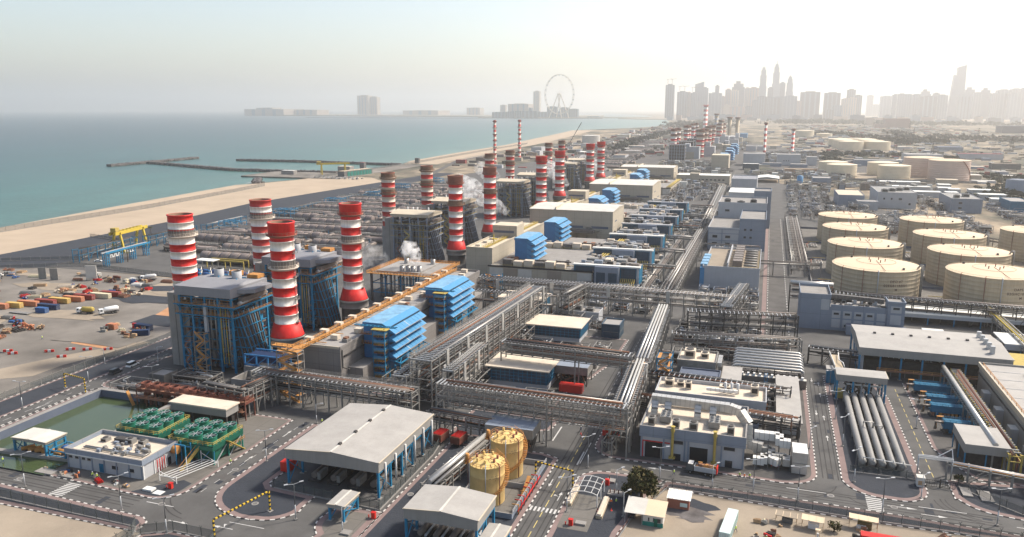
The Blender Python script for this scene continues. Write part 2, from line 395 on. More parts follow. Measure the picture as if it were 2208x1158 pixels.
# --- plots (raised kerbed islands): gravel with paver rim
KM = 'kerb_white','kerb_black'
def kerb(pts, closed=False, label='black and white painted kerb', w=.35, h=.14, seg=1.25, z=.11, name='kerb'):
    P = list(pts)+([pts[0]] if closed else []); mb = MB(); c = 0; lst = []
    for a, b in zip(P, P[1:]):
        L = hypot(b[0]-a[0], b[1]-a[1])
        if L < .01: continue
        lst.append((a, b, L))
    acc = 0.
    for a, b, L in lst:
        t = 0.; dx, dy = (b[0]-a[0])/L, (b[1]-a[1])/L; nx, ny = -dy*w/2, dx*w/2
        while t < L-1e-6:
            nxt = min(L, t+seg-(acc % seg)); k = int(acc/seg+1e-6) % 2
            p = (a[0]+dx*t, a[1]+dy*t); q = (a[0]+dx*nxt, a[1]+dy*nxt)
            mb.prism([(p[0]+nx,p[1]+ny),(p[0]-nx,p[1]-ny),(q[0]-nx,q[1]-ny),(q[0]+nx,q[1]+ny)], z, z+h, KM[k])
            acc += nxt-t+1e-9; t = nxt
    return struct(name, mb, label)
def inset(poly, d):
    k = len(poly); a = sum(poly[i][0]*poly[(i+1)%k][1]-poly[(i+1)%k][0]*poly[i][1] for i in range(k)); sg = 1 if a > 0 else -1
    out = []
    for i in range(k):
        p, q, r = poly[i-1], poly[i], poly[(i+1)%k]
        n1 = Vector((-(q[1]-p[1]), q[0]-p[0])); n2 = Vector((-(r[1]-q[1]), r[0]-q[0]))
        n1.normalize(); n2.normalize(); n = n1+n2
        if n.length < .1: n = n1
        n.normalize(); c = max(.5, n.dot(n1)); out.append((q[0]+sg*n.x*d/c, q[1]+sg*n.y*d/c))
    return out
def plot(name, poly, fill='gravel', rim=1.6, z=.12, kb=True, label=None, kl='black and white painted kerb'):
    if rim: sheet('pavement', poly, z+.10, 'paver', 'pinkish paved strip round the '+(label or 'plot')); sheet(name, inset(poly, rim), z+.125, fill, label)
    else: sheet(name, poly, z+.10, fill, label)
    if kb: kerb(inset(poly, -.15), True, kl)
A_ = arc
plot('gravel_plot', [(-117,148),(-121,148)]+A_(-121,162,13.5,-90,-180)[1:]+[(-134.6,184),(-134.6,205),(-124,205),(-124,166),(-122,164),(-108,163),(-108,157)]+A_(-116,157,8.6,0,-90)[1:], label='rounded gravel plot left of the large shed')
plot('gravel_plot', [(-88,161)]+[(-99,161)]+A_(-92,154,8.5,150,230)+[(-97.5,120),(-87.4,120),(-87.4,161)], 'concrete_ground', 1.6, label='plot under the guard canopy')
plot('gravel_plot', [(-87,120),(-53,120),(-53,205)]+[(-58,207),(-72,207),(-87,206)], 'gravel', 1.2, label='plot round the yellow tanks')
plot('gravel_plot', A_(-64,226,3.5,-90,0)+[(-60,231),(-62,233),(-90,233),(-90,212),(-66,212)]+A_(-58,216,6,180,90)[:3], 'gravel', 1.2, label='plot beside the main crossing')
plot('gravel_plot', [(-44.8,120),(-44.8,190)]+A_(-37.6,194,7,180,90)[0:]+[(-25,201.5),(-22,200.5),(-24,196),(-29,170),(-31,120)], 'gravel', 1.4, label='gravel plot with the bare canopy frame')
plot('gravel_plot', A_(-36.5,218.5,8,180,270)+[(-20,210.6),(4,209.8),(9,209.6)]+A_(10,218,8,-85,0)+[(18,300),(13,320),(-44.5,320)], 'old_asphalt', 1.2, label='block of plant right of the main road')
plot('gravel_plot', [(25,306),(24.8,222)]+A_(34,218,9.3,180,270)+[(38,208.6)]+A_(37.5,216.5,8,-75,0)+[(45.6,222),(45,288),(42,306)], 'gravel', 1.7, label='plot with the long storage cylinders')
plot('gravel_plot', [(52,225),(52,214)]+A_(62,218,10,200,265)+[(70,206.5),(130,203),(130,240),(72,228)], 'gravel', 1.6, label='fenced gravel corner plot')
plot('gravel_plot', [(52.5,306),(52.3,247),(54.5,240),(60,228),(112,228),(112,306)], 'old_asphalt', 1.0, label='plot of the blue skids')
plot('gravel_plot', [(-206,213),(-223,211)]+A_(-225,216,5,250,180,5)+[(-230,300),(-205,300)], 'old_asphalt', 1., label='plot of the first boiler houses')
plot('gravel_plot', A_(-66,278.5,7.5,-90,-10)+[(-57,286),(-54.5,296),(-54,330),(-130,330),(-130,236),(-64,236),(-64,262)], 'old_asphalt', 1., label='plot of the two front transformer halls')
# service area lower left
plot('service_ground', [(-234,154),(-203,151.5),(-170,150.3),(-153,149.5),(-149,149.2)]+A_(-148.5,156,6.6,-80,0)+[(-142,182),(-143,206),(-206,206),(-228,206),(-228,168),(-234,166)], 'concrete_ground', .9, label='concrete service ground of the cooling units')
sheet('gravel_patch', [(-156,150.2),(-150,150)]+A_(-149,155.6,5.4,-80,0)+[(-143.6,159),(-147,160),(-152,155)], .27, 'gravel')
# left outer verge and bottom-left verge
plot('verge', [(-249.5,170),(-249.5,330),(-237.5,330),(-236.5,213),(-236,168),(-242,150)], 'gravel', 1.0, label='gravel verge along the left road')
plot('verge', [(-240,138.5),(-193,142.8),(-170,141.8),(-143,140.6),(-140.5,139),(-139.6,134.8),(-186,134.8),(-240,132)], 'gravel', 1.3, label='gravel verge inside the lower fence')
plot('verge', [(-137,130),(-137,134),(-131,137),(-118,137),(-118,128)], 'gravel', .9, label='small verge by the lower gate')
plot('verge', [(-21,200.5),(3,201),(34,200.3),(64,198.6),(140,194.5),(140,190),(66,195.5),(28,194.6),(4,195.6),(-22,196.5)], 'gravel', 1.3, label='gravel verge inside the right fence', kl='white and pink painted kerb')
kerb([(-229.5,170),(-229.3,207),(-226,210.5),(-206,212.2)], label='painted kerb along the pond wall')
# roads farther in
plot('road_right', [(4,335),(13,335),(13,760),(4,760)], 'old_asphalt', 0, .02, False, 'long service road beside the storage tanks')
kerb([(4,322),(4,760)], label='reddish kerb along the tank road', seg=3); kerb([(13.6,322),(13.6,760)], label='dark kerb along the tank road', seg=3)
sheet('footpath', [(1.2,322),(3.4,322),(3.4,760),(1.2,760)], .2, 'paver')
sheet('tank_bund_floor', [(28,432),(150,432),(150,700),(28,700)], .22, 'concrete_ground', 'pale concrete floor of the tank bund')
sheet('apron_concrete', [(-37,203.5),(-37,200.8),(-24,201.8),(-24,203)], .2, 'concrete_ground')
# --- road markings
mk = MB(); Z = .125
def dash(x, y0, y1, m='road_white', w=.18, l=2.4, g=2.4, ax='y', z=Z):
    t = y0
    while t < y1:
        e = min(t+l, y1)
        if ax == 'y': mk.box(x-w/2, t, z-.01, x+w/2, e, z, m)
        else: mk.box(t, x-w/2, z-.01, e, x+w/2, z, m)
        t += l+g
def zebra(x0, y0, x1, y1, n, ax):
    for i in range(n):
        if ax == 'x': a = x0+(x1-x0)*(i+.1)/n; b = x0+(x1-x0)*(i+.6)/n; mk.box(a, y0, Z-.01, b, y1, Z, 'road_white')
        else: a = y0+(y1-y0)*(i+.1)/n; b = y0+(y1-y0)*(i+.6)/n; mk.box(x0, a, Z-.01, x1, b, Z, 'road_white')
def arrow(x, y, a, l=4.5, turn=0):
    c, s_ = cos(a), sin(a)
    T = lambda u, v: (x+u*c-v*s_, y+u*s_+v*c, Z+.003)
    mk.poly([T(-l/2,-.11),(T(l*.15,-.11)),T(l*.15,.11),T(-l/2,.11)], 'road_white')
    mk.poly([T(l*.15,-.5),T(l/2,0),T(l*.15,.5)], 'road_white')
    if turn: mk.poly([T(-l*.1,0),T(-l*.1,.16),T(.3,turn*1.0),T(.65,turn*1.5),T(-.25,turn*1.6),T(-.05,turn*1.1)], 'road_white')
dash(-48.9, 150, 226, 'road_yellow', .22, 3.6, 1.8); dash(-49.2, 236, 430, 'road_white', .16, 2.4, 2.6)
zebra(-52.6,174.2,-45.2,176.4,7,'x'); zebra(-56.5,230.4,-45.6,232.8,10,'x')
dash(-46.2,204,219,'road_white',.25,99,0); mk.box(-47,203,Z-.01,-46.6,212,Z,'road_white')
mk.box(-58,216.8,Z-.01,-57.6,228,Z,'road_white')
arrow(-51,190,-pi/2); arrow(-46.8,183.5,pi/2,5,1); arrow(-51,159,-pi/2); arrow(-46.6,158,pi/2)
arrow(-47.2,236,pi/2,4); arrow(-49,262,pi/2,4,-1); arrow(-50,285,pi/2,4,-1)
arrow(-24,207.5,pi,7,-1); arrow(38,205,0,7,1); arrow(45,202.8,0,6); arrow(66,203,0,6,1)
mk.box(10,206.9,Z-.01,20,207.15,Z,'road_white'); mk.box(42,206.6,Z-.01,53,206.85,Z,'road_white')
zebra(29.6,201.2,33.4,209.6,8,'y')
for y, t in ((245,0),(262,0),(284,-1),(296,1)): arrow(22.6,y,pi/2,4.2,t)
for y in (266,300): arrow(20.4,y,-pi/2,4.2)
dash(48.8,226,300,'road_yellow',.2,3,2)
zebra(-176,142.8,-171.5,149.6,9,'y')
mk.box(-140.2,147.4,Z-.01,-128,147.65,Z,'road_white') if 0 else mk.box(-148,147.2,Z-.01,-139.5,147.45,Z,'road_white')
dash(145.9,-232,-188,'road_white',.15,3,5,'x'); arrow(-133,141.5,0,6); arrow(-121,142.8,pi,6,-1); arrow(-138.6,177,pi/2,4); arrow(-138.4,196,pi/2,5)
dash(-138.2,156,205,'road_white',.14,2.4,3); mk.box(-121,145.4,Z-.01,-111,145.6,Z,'road_white')
dash(-232.8,160,330,'road_white',.14,3,5); arrow(-232,190,-pi/2,6); mk.box(-227.6,213,Z-.01,-227.3,228,Z,'road_white')
zebra(-231,231,-226,233,5,'x')
for x in (74,86,98): mk.box(x,200.8,Z-.01,x+4,201,Z,'road_white')
struct('road_markings', mk, 'white and yellow road markings')
# manhole covers
for i, (x, y, w) in enumerate(((-191,147,'near the left end of the bottom road'),(-143.5,147.5,'by the rounded kerb of the service ground'),(-138,170,'on the lane beside the service ground'),(-84.5,172,'between the large shed and the yellow tanks'),(-88,153.5,'beside the red hydrant and the guard canopy'),(-120.5,155,'in the rounded gravel plot'),(21,206,'on the right junction'),(36,204.5,'just past the right zebra crossing'))):
    b = MB(); b.lathe(0,0,[(.95,0),(.95,.03),(.6,.035),(.6,.02)],16,'concrete'); b.lathe(0,0,[(.6,0),(.6,.028)],16,'dark_concrete',True)
    o = b.build('manhole_cover'); o.location = (x,y,.12 if i not in (3,5) else .26); tag(o, 'round pale manhole ring '+w, 'manhole', 'manhole covers in the roads')
# --- pond
b = MB(); b.poly([(-217,162,-.9),(-186.5,157,-.9),(-186.5,203,-.9),(-217,203,-.9)], 'pond_water') if 0 else None
M('pond_water', (.05,.07,.03), .12, var=.12, scale=.06, spec=.5)
struct('pond_water', MB().poly([(-219,150,.5),(-186,150,.5),(-186,204,.5),(-219,204,.5)], 'pond_water'), 'still green pond water')
b = MB()
b.box(-220.4,156,.1,-218.6,204.4,3.1,'bluegrey_dark','concrete'); b.box(-218.6,202.6,.1,-184,204.4,3.1,'bluegrey_dark','concrete')
b.box(-186.2,160,.1,-184.6,202.6,3.1,'concrete'); b.prism([(-220.4,156),(-184.6,158.4),(-184.6,160),(-220.4,157.6)],.1,1.3,'concrete')
tag(b.build('retaining_wall'), 'grey retaining wall round the green pond', 'wall')
# mask the service sheet under the pond is fine: water is above it
# --- breakwaters
def rocks(pts, w, h, name='breakwater', label=''):
    b = MB()
    for a, c in zip(pts, pts[1:]):
        L = hypot(c[0]-a[0], c[1]-a[1]); n = max(2, int(L/5)); dx, dy = (c[0]-a[0])/L, (c[1]-a[1])/L
        b.prism([(a[0]-dy*w*.3,a[1]+dx*w*.3),(a[0]+dy*w*.3,a[1]-dx*w*.3),(c[0]+dy*w*.3,c[1]-dx*w*.3),(c[0]-dy*w*.3,c[1]+dx*w*.3)], -3, h*.75, 'rock')
        for i in range(n*4):
            t = rnd(0,L); u = rnd(-.5,.5)*w; r = rnd(1.2,2.6); x = a[0]+dx*t-dy*u; y = a[1]+dy*t+dx*u; z = h*(1-abs(u)/w*2)**.6-.9
            q = [(x+r*rnd(.6,1)*cos(k*pi/2.5+.3), y+r*rnd(.6,1)*sin(k*pi/2.5+.3)) for k in range(5)]
            b.prism(q, z-2, z+rnd(.2,1.1), 'rock')
    return tag(b.build(name), label, 'breakwater')
rocks([(-1122,1109),(-1124,1212),(-1129,1347)], 18, 4, label='outer rock breakwater arm lying parallel to the shore')
rocks([(-1112,1195),(-1079,1186),(-960,1140),(-850,1098),(-718,1096),(-650,1096)], 18, 4, label='nearer rock breakwater running out from the beach')
rocks([(-1003,1312),(-930,1316),(-857,1318),(-663,1296),(-640,1300)], 17, 4, label='farther rock breakwater running out from the intake basin')
# ================================================================= chimneys
def chimney(x, y, label, top=58., z0=10., r=4.75, kind='bypass', red='chimney_red', white='chimney_white', rim='chimney_red', group='red and white banded chimneys', n=40, plinth=True):
    """kind bypass: red rim on top, two galleries, flared red foot;  main: straight shaft, one gallery near the top"""
    t = thing('chimney', label, 'chimney', (x,y,0), 0, group)
    b = MB(); prof = []; mats = []
    def seg(ra, za, rb, zb, m): prof.append((ra,za)); prof.append((rb,zb)); mats.extend([m, m])
    H = top-z0
    if kind == 'bypass':
        f = H*.115; seg(r*1.42, z0, r*1.1, z0+f, red)
        bands = 11; hb = (H-f)/bands; z = z0+f
        for i in range(bands):
            m = white if i % 2 == 0 else red
            seg(r, z, r, z+hb-.35, m); seg(r*1.035, z+hb-.35, r*1.035, z+hb, m); z += hb
        prof[-2:] = [(r*1.035, z-.35),(r*1.035,z)]
        b.lathe(0,0,prof,n,mats)
        b.lathe(0,0,[(r,top-5.2),(r*1.09,top-4.8),(r*1.12,top-.6),(r*1.16,top-.4),(r*1.16,top),(r*.95,top),(r*.95,top-9)],n,[rim]*5+['chimney_rust'])
        b.lathe(0,0,[(.01,top-9),(r*.95,top-9)],n,'black')
        gal = (top-4.9, z0+f+hb*6.1)
    else:
        bands = 11; hb = H/bands; z = z0
        for i in range(bands):
            m = red if i % 2 == 0 else white
            seg(r, z, r, z+hb-.3, m); seg(r*1.03, z+hb-.3, r*1.03, z+hb, m); z += hb
        b.lathe(0,0,prof,n,mats)
        b.lathe(0,0,[(r*1.03,top-.5),(r*1.05,top),(r*.93,top),(r*.93,top-9)],n,['chimney_rust' if rim != 'chimney_red' else red,red,'chimney_rust'])
        b.lathe(0,0,[(.01,top-9),(r*.93,top-9)],n,'black')
        gal = (top-8.6,) if rim == 'chimney_red' else (top-3.6, top-14)
    b.build('shaft', t)
    if plinth:
        p = MB()
        if kind == 'bypass': p.lathe(0,0,[(r*1.5,z0-3.6),(r*1.44,z0-.8),(r*1.5,z0-.8),(r*1.5,z0-.05)],n,['concrete','concrete','kerb_white']); p.lathe(0,0,[(r*1.3,0),(r*1.3,z0-3.6),(r*1.5,z0-3.6)],n,['dark_concrete','galvanised'])
        else: p.lathe(0,0,[(r*1.12,0),(r*1.12,z0-1),(r*1.04,z0)],n,'concrete')
        p.build('plinth', t)
    for gi, z in enumerate(gal):
        g = MB(); cm = ('chimney_rust' if rim != 'chimney_red' else 'chimney_buff')
        if kind == 'bypass' and gi == 0: cm = 'tank_rust'
        g.lathe(0,0,[(r*1.02,z-.9),(r*1.3,z-.12),(r*1.3,z),(r*1.02,z)],28,cm)
        gp = g.build('gallery', t); g = MB()
        for i in range(20):
            a = 2*pi*i/20; c, s_ = cos(a)*r*1.28, sin(a)*r*1.28
            g.beam((c,s_,z),(c,s_,z+1.25),.09,cm)
        for zz in (.65, 1.25): g.tube([(cos(2*pi*i/24)*r*1.28, sin(2*pi*i/24)*r*1.28, z+zz) for i in range(25)], .06, cm, 4, False)
        g.build('railing', gp)
        if not (kind == 'bypass' and gi == 0):
            s = MB(); zl, zh = (z, z+2.9)
            s.lathe(0,0,[(r*1.012,zl),(r*1.012,zh)],n,'chimney_rust' if rim != 'chimney_red' else 'pipe_warm')
            for i in range(26):
                a = 2*pi*i/26; s.beam((cos(a)*r*1.03,sin(a)*r*1.03,zl),(cos(a)*r*1.03,sin(a)*r*1.03,zh),.12,'concrete' if rim == 'chimney_red' else 'chimney_rust')
            s.build('access_band', t)
    l = MB()
    for a in ((pi*.93) if kind == 'main' else pi*.02,):
        c, s_ = cos(a), sin(a)
        for d in (-.3,.3): l.beam((c*r*1.07-s_*d, s_*r*1.07+c*d, z0), (c*r*1.07-s_*d, s_*r*1.07+c*d, gal[0]), .1, 'galvanised')
        k = z0
        while k < gal[0]: l.beam((c*r*1.07-s_*.3, s_*r*1.07+c*.3, k), (c*r*1.07+s_*.3, s_*r*1.07-c*.3, k), .08, 'galvanised'); k += 1.
        for k in range(int(z0)+6, int(top)-8, 9): l.box(c*r*1.1-.9, s_*r*1.1-.9, k, c*r*1.1+.9, s_*r*1.1+.9, k+.1, 'galvanised'); l.rail([(c*r*1.1-.9,s_*r*1.1-.9),(c*r*1.1+.9,s_*r*1.1-.9),(c*r*1.1+.9,s_*r*1.1+.9)], k+.1, 'galvanised')
    l.build('ladder', t)
    return t
U = [(0,0),(-4,61),(-17,217),(-21,292),(-28,458),(-32,535),(-40,716),(-42,788)]   # offsets of the eight gas turbine units
bp = [(-175,252),(-180,313),(-192,469),(-196,546),(-202,706),(-209,801),(-216,980),(-215,1042)]
mn = [(-227,258),(-228,313),(-244,476),(-246,544),(-256,713),(-256,776),(-266,963),(-269,1040)]
bl = ['nearest bypass chimney with flared red foot beside the blue boiler house','flared red-footed chimney behind the orange walkway, dark brace on its shaft','banded chimney with rusty galleries just left of the first beige hall','second banded chimney along beside the first beige hall, steam behind it','tall banded chimney where the wide beige turbine hall begins','banded chimney just behind the one at the wide beige hall','left one of the two slim banded chimneys beside the third beige hall','right one of the two slim banded chimneys beside the third beige hall']
ml = ['dark red banded chimney with no foot, left of the grey penthouse roof','dark red banded chimney directly behind the nearest two chimneys','buff banded chimney with rusty rings left of the pale boiler house roof','buff banded chimney with rusty rings nearest the harbour cranes','buff banded chimney top showing behind the steam by the first beige block','buff banded chimney between the two thin lattice-like stacks','buff chimney half hidden behind the fifth flared chimney','buff chimney half hidden behind the sixth flared chimney']
for i, (x, y) in enumerate(bp):
    chimney(x, y, bl[i], top=58 if i < 4 else 57, z0=13.5 if i < 2 else 10, r=4.5 if i < 4 else 4.9, kind='bypass', rim='chimney_red' if i < 2 else ('tank_rust' if i < 4 else 'chimney_red'), n=48 if i < 4 else 28)
for i, (x, y) in enumerate(mn):
    if i < 2: chimney(x, y, ml[i], 58, 25 if i == 0 else 24, 4.9, 'main', red='chimney_dull_red' if i else 'chimney_red', white='chimney_white', rim='chimney_red', n=48)
    else: chimney(x, y, ml[i], 58, 22, 4.5, 'main', red='chimney_dull_red', white='chimney_buff', rim='chimney_rust', n=32)
# two thin far stacks by the sea
for i, (x, y) in enumerate(((-498,1417),(-474,1497))):
    t = thing('chimney', ('left' if i == 0 else 'right')+' one of the two very thin ringed stacks near the shore', 'chimney', (x,y,0), 0, 'thin stacks near the shore')
    b = MB(); prof = []; ms = []
    for k in range(18): prof += [(2.9-k*.02,k*4.4),(2.9-k*.02,k*4.4+4.4)]; ms += ['chimney_dull_red' if k % 2 else 'chimney_buff']*2
    b.lathe(0,0,prof,14,ms); b.build('shaft', t)
    for k in range(6):
        g = MB(); g.lathe(0,0,[(2.9,16+k*12),(4.3,16.3+k*12),(4.3,17.5+k*12)],14,'chimney_rust'); g.build('gallery', t)
# ================================================================= heat recovery boiler houses
def stair_tower(mb, x, y, z1, w, d, m, mf='orange', step=3.2):
    for a in (0,w):
        for c in (0,d): mb.beam((x+a,y+c,0),(x+a,y+c,z1),.28,m)
    z = 0; k = 0
    while z < z1-1:
        zz = min(z+step, z1)
        for c in (0,d): mb.beam((x,y+c,zz),(x+w,y+c,zz),.2,m); mb.beam((x,y+c,z),(x+w,y+c,zz),.12,m) if k % 2 else mb.beam((x+w,y+c,z),(x,y+c,zz),.12,m)
        for a in (0,w): mb.beam((x+a,y,zz),(x+a,y+d,zz),.2,m)
        f, g = (x+.5, x+w-.5) if k % 2 else (x+w-.5, x+.5)
        mb.beam((f,y+d*.3,z+.1),(g,y+d*.3,zz),d*.42,mf,.22); mb.beam((f,y-.05,z+1),(g,y-.05,zz+1),.08,mf,.7)
        mb.box(x,y,zz-.1,x+w*.25,y+d,zz,mf); mb.box(x+w*.75,y,zz-.1,x+w,y+d,zz,mf)
        z = zz; k += 1
def hrsg(ox, oy, label, blue=True, detail=True):
    """local origin = front-left ground corner of the casing; 26 wide (x), 22 deep (y), roof 34 m"""
    t = thing('boiler_house', label, 'boiler house', (ox,oy,0), 0, 'boiler houses beside the chimneys')
    fr = 'blue_frame' if blue else 'bluegrey_wall'; wk = 'orange' if blue else 'ochre'; roof = 'penthouse_grey' if blue else 'beige_roof'
    Wd, Dp, Ht = 25, 22, 34
    b = MB(); b.box(0,2,0,2.2,Dp,26,'concrete'); b.box(2.2,3.2,1,23,Dp-2,27,'bluegrey_dark' if blue else 'tube_bundle')
    for i in range(7): b.box(3.4+i*2.8,2.2,1,4.6+i*2.8,3.4,26,('concrete','blue_steel','blue_frame')[i%3] if blue else ('tube_bundle','bluegrey_wall')[i%2])
    for i in range(6): b.box(22.6,3+i*3,1,23.6,4.3+i*3,26,('concrete','blue_frame')[i%2] if blue else 'bluegrey_wall')
    b.build('casing', t)
    if blue or detail:
        b = MB(); b.box(-6.5,1.0,0,0,8.5,29.8,'concrete'); b.box(-3.4,.9,0,-3.1,1.2,29,'dark_concrete'); b.build('stair_core', t)
    # penthouse
    b = MB(); z0 = Ht-4.2
    if blue:
        for (x0,x1,h0,h1) in ((-1.2,13,Ht,Ht),(13,26.4,Ht,Ht-1.6)):
            pass
        b.prism([(-1.2,-1),(24.6,-1),(24.6,Dp),(-1.2,Dp)], z0, Ht-.6, roof)
        n = len(b.v); b.v += [(-1.2,-1,Ht-.6),(24.6,-1,Ht-.6),(24.6,Dp,Ht-.6),(-1.2,Dp,Ht-.6),(-.2,10.5,Ht+.5),(23.6,10.5,Ht+.5)]
        b.face((n,n+1,n+5,n+4), roof); b.face((n+1,n+2,n+5), roof); b.face((n+2,n+3,n+4,n+5), roof); b.face((n+3,n,n+4), roof)
        b.prism([(24.6,3),(30.5,6),(30.5,17),(24.6,19)], z0+1.2, Ht-1.4, roof)
    else:
        b.prism([(-1.5,-1),(25.5,-1),(25.5,Dp),(-1.5,Dp)], z0+1.6, Ht-.8, 'beige_wall')
        n = len(b.v); b.v += [(-1.8,-1.3,Ht-.8),(25.8,-1.3,Ht-.8),(25.8,Dp+.3,Ht-.8),(-1.8,Dp+.3,Ht-.8),(-1.8,10.5,Ht+1),(25.8,10.5,Ht+1)]
        b.face((n,n+1,n+5,n+4), roof); b.face((n+1,n+2,n+5), 'beige_wall'); b.face((n+2,n+3,n+4,n+5), roof); b.face((n+3,n,n+4), 'beige_wall')
    b.build('penthouse', t)
    if blue:
        for (x, y) in ((6.5,16),(16.5,14)):
            b = MB(); b.lathe(x,y,[(1.9,Ht),(1.9,Ht+3.2),(1.7,Ht+3.2),(1.7,Ht+.5)],18,['palegrey_wall','palegrey_wall','black']); b.lathe(x,y,[(0,Ht+.6),(1.7,Ht+.6)],18,'black')
            for a in range(4): b.beam((x,y,Ht+.5),(x+3.4*cos(a*pi/2+.6),y+3.4*sin(a*pi/2+.6),Ht+.3),.4,'blue_frame')
            b.build('roof_vent', t)
        b = MB(); b.box(9,19,Ht,14,21.6,Ht+1.8,'orange'); b.box(19,17,Ht,24,21,Ht+1.4,wk); b.rail([(0,21.5),(24,21.5)],Ht,wk); b.build('roof_platform', t)
    else:
        for x in (5,9,12,20):
            b = MB(); b.lathe(x,12,[(.5,Ht-.4),(.5,Ht+2.4)],10,'white_paint',True); b.build('roof_vent', t)
    # frame: columns, ring beams, bracing
    b = MB()
    cols = [(x,y) for x in (0.2,6,12,18,24) for y in (0,7,14,Dp-.4)]
    for x, y in cols:
        if y == 0 or x in (.2,24): b.beam((x,y,0),(x,y,z0+(0 if blue else 1.6)),.75,fr)
    for z in range(5,30,4 if detail else 6):
        b.beam((0,0,z),(24,0,z),.28,fr); b.beam((24,0,z),(24,Dp,z),.28,fr)
    for k, z in enumerate(range(2,27,5)):
        b.beam((18,0,z),(24,0,z+5),.22,fr); b.beam((24,0,z),(18,0,z+5),.22,fr)
        b.beam((24,7,z),(24,14,z+5),.22,fr); b.beam((24,14,z),(24,7,z+5),.22,fr)
        b.beam((0.2,0,z),(6,0,z+5),.22,fr)
    for x in (0.2,6,12,18,24): b.beam((x,0,24),(x,-1.6,26.2),.35,fr)
    b.build('steel_frame', t)
    # upper decks
    for z, ex in ((26.4,1.9),(22.4,1.2)) + (((18.,1.),) if not blue else ()):
        b = MB(); b.box(-1.2,-ex,z-.2,24.8+ex,0,z,wk if z > 26 else 'dark_steel'); b.box(24.8,0,z-.2,24.8+ex,Dp,z,'dark_steel')
        b.rail([(-1.2,-ex),(24.8+ex,-ex),(24.8+ex,Dp)],z,wk,step=2.2); b.rail([(-1.2,-.3),(24.8,-.3)],z,wk,h=2.3,step=2.2) if blue else None
        b.beam((-1.2,-ex,z),(24.8+ex,-ex,z),.4,fr); b.beam((24.8+ex,-ex,z),(24.8+ex,Dp,z),.4,fr)
        b.build('deck', t)
    if not blue:
        for z in (4.5,9,13.5):
            b = MB(); b.box(3,-1.6,z-.15,22,0,z,'dark_steel'); b.rail([(3,-1.6),(22,-1.6)],z,wk,step=2.2); b.beam((4,-1.3,z-4.4),(11,-1.3,z),.9,wk,.2); b.build('deck', t)
    # steam drums under the roof
    for x in (3.2,8.2):
        b = MB(); b.tube([(x,-.4,28.4),(x,-1.1,28.4),(x,Dp-2,28.4)],[.5,1.2,1.2],'duct_silver' if x < 5 else 'pipe_warm',14); b.build('steam_drum', t)
    for k, x in enumerate((14,16.2,18.4)):
        b = MB(); b.tube([(x,1,29),(x,Dp-1,29)],.55,'pipe_warm',8); b.tube([(x,1,29),(x,.3,28),(x,.1,20),(x,.1,8)],.35,'pipe_silver',7); b.build('header_pipe', t)
    MB().box(25,3,28,27.2,18,29.6,'pipe_warm').build('duct', t); MB().tube([(26,2,27.4),(26,19,28.4)],.8,'duct_silver',10).build('header_pipe', t); MB().box(12,-1.4,16,13.2,-.3,27,'palegrey_wall').build('cable_riser', t)
    # slanted inlet duct between casing and chimney
    b = MB(); n = len(b.v)
    P = [(23,3,2),(23,13,2),(31,12,2),(31,4,2),(22,2,24),(22,14,24),(25,14,24),(25,2,24)]
    b.v += P
    for f in ((0,3,7,4),(3,2,6,7),(2,1,5,6),(4,7,6,5)): b.face(tuple(n+i for i in f), 'tube_bundle')
    for i in range(9):
        u = i/8.
        b.beam((25+.2,2+u*12,24.2),(31.2,4+u*8,2.2),.32,'dark_steel' if i % 2 else fr)
        b.beam((23+u*8,3+u-.2,2),(22+u*3,1.9,24),.3,fr if i % 3 == 0 else 'dark_steel')
    for z in (6,10,14,18,22):
        f = (24-z)/22.; x = 25+6*f; b.beam((22,2+f-.3,z),(x,2+f*2-.3,z),.36,fr); b.beam((x+.2,2+f*2,z),(x+.2,14-f*2,z),.36,fr)
    b.build('inlet_duct', t)
    b = MB(); stair_tower(b, 9.5, -4.8, 16 if blue else 22, 5, 2.6, 'galvanised' if blue else fr, wk); stair_tower(b, 3.2,-3.2,12,3.6,2.2,fr,'rust_deck'); b.build('stair_tower', t)
    for k in range(4):
        b = MB(); b.tube([(19.6+k*1.1,-.9,26),(19.6+k*1.1,-.9,4),(19.6+k*1.1,1.5,3)],.22,'pipe_silver' if k % 2 else 'ochre',6); b.build('downcomer', t)
    # clutter inside the frame
    b = MB(); rr = random.Random(int(abs(ox)))
    for k in range(70):
        x = rr.uniform(1,23); z = rr.uniform(1,25); w = rr.uniform(.5,2); m_ = rr.choice(['dark_machinery','dark_steel','rust',fr,'tube_bundle','rust_deck'])
        b.box(x,rr.uniform(.6,2.6),z,x+w,3.1,z+rr.uniform(.3,1.6),m_)
    for k in range(50):
        y = rr.uniform(1,Dp-3); z = rr.uniform(1,25); b.box(23.9-rr.uniform(.3,4),y,z,23.9,y+rr.uniform(.6,2.6),z+rr.uniform(.3,1.6),rr.choice(['dark_machinery','dark_steel',fr,'pipe_warm','rust']))
    b.build('machinery', t)
    return t
hl = ['nearest blue-framed boiler house with grey penthouse roof and two roof vents','second blue-framed boiler house with grey penthouse between the two flared chimneys','pale-roofed boiler house with ochre walkways behind the steaming building','pale-roofed boiler house just behind the first pale-roofed one','pale-roofed boiler house with steam drifting past its front','boiler house right of the thin seaside stacks, mostly hidden','boiler house beside the pair of slim chimneys','farthest pale-roofed boiler house of the second station']
for i, (dx, dy) in enumerate(U): hrsg(-214+dx, 239+dy, hl[i], i < 2, i < 4)
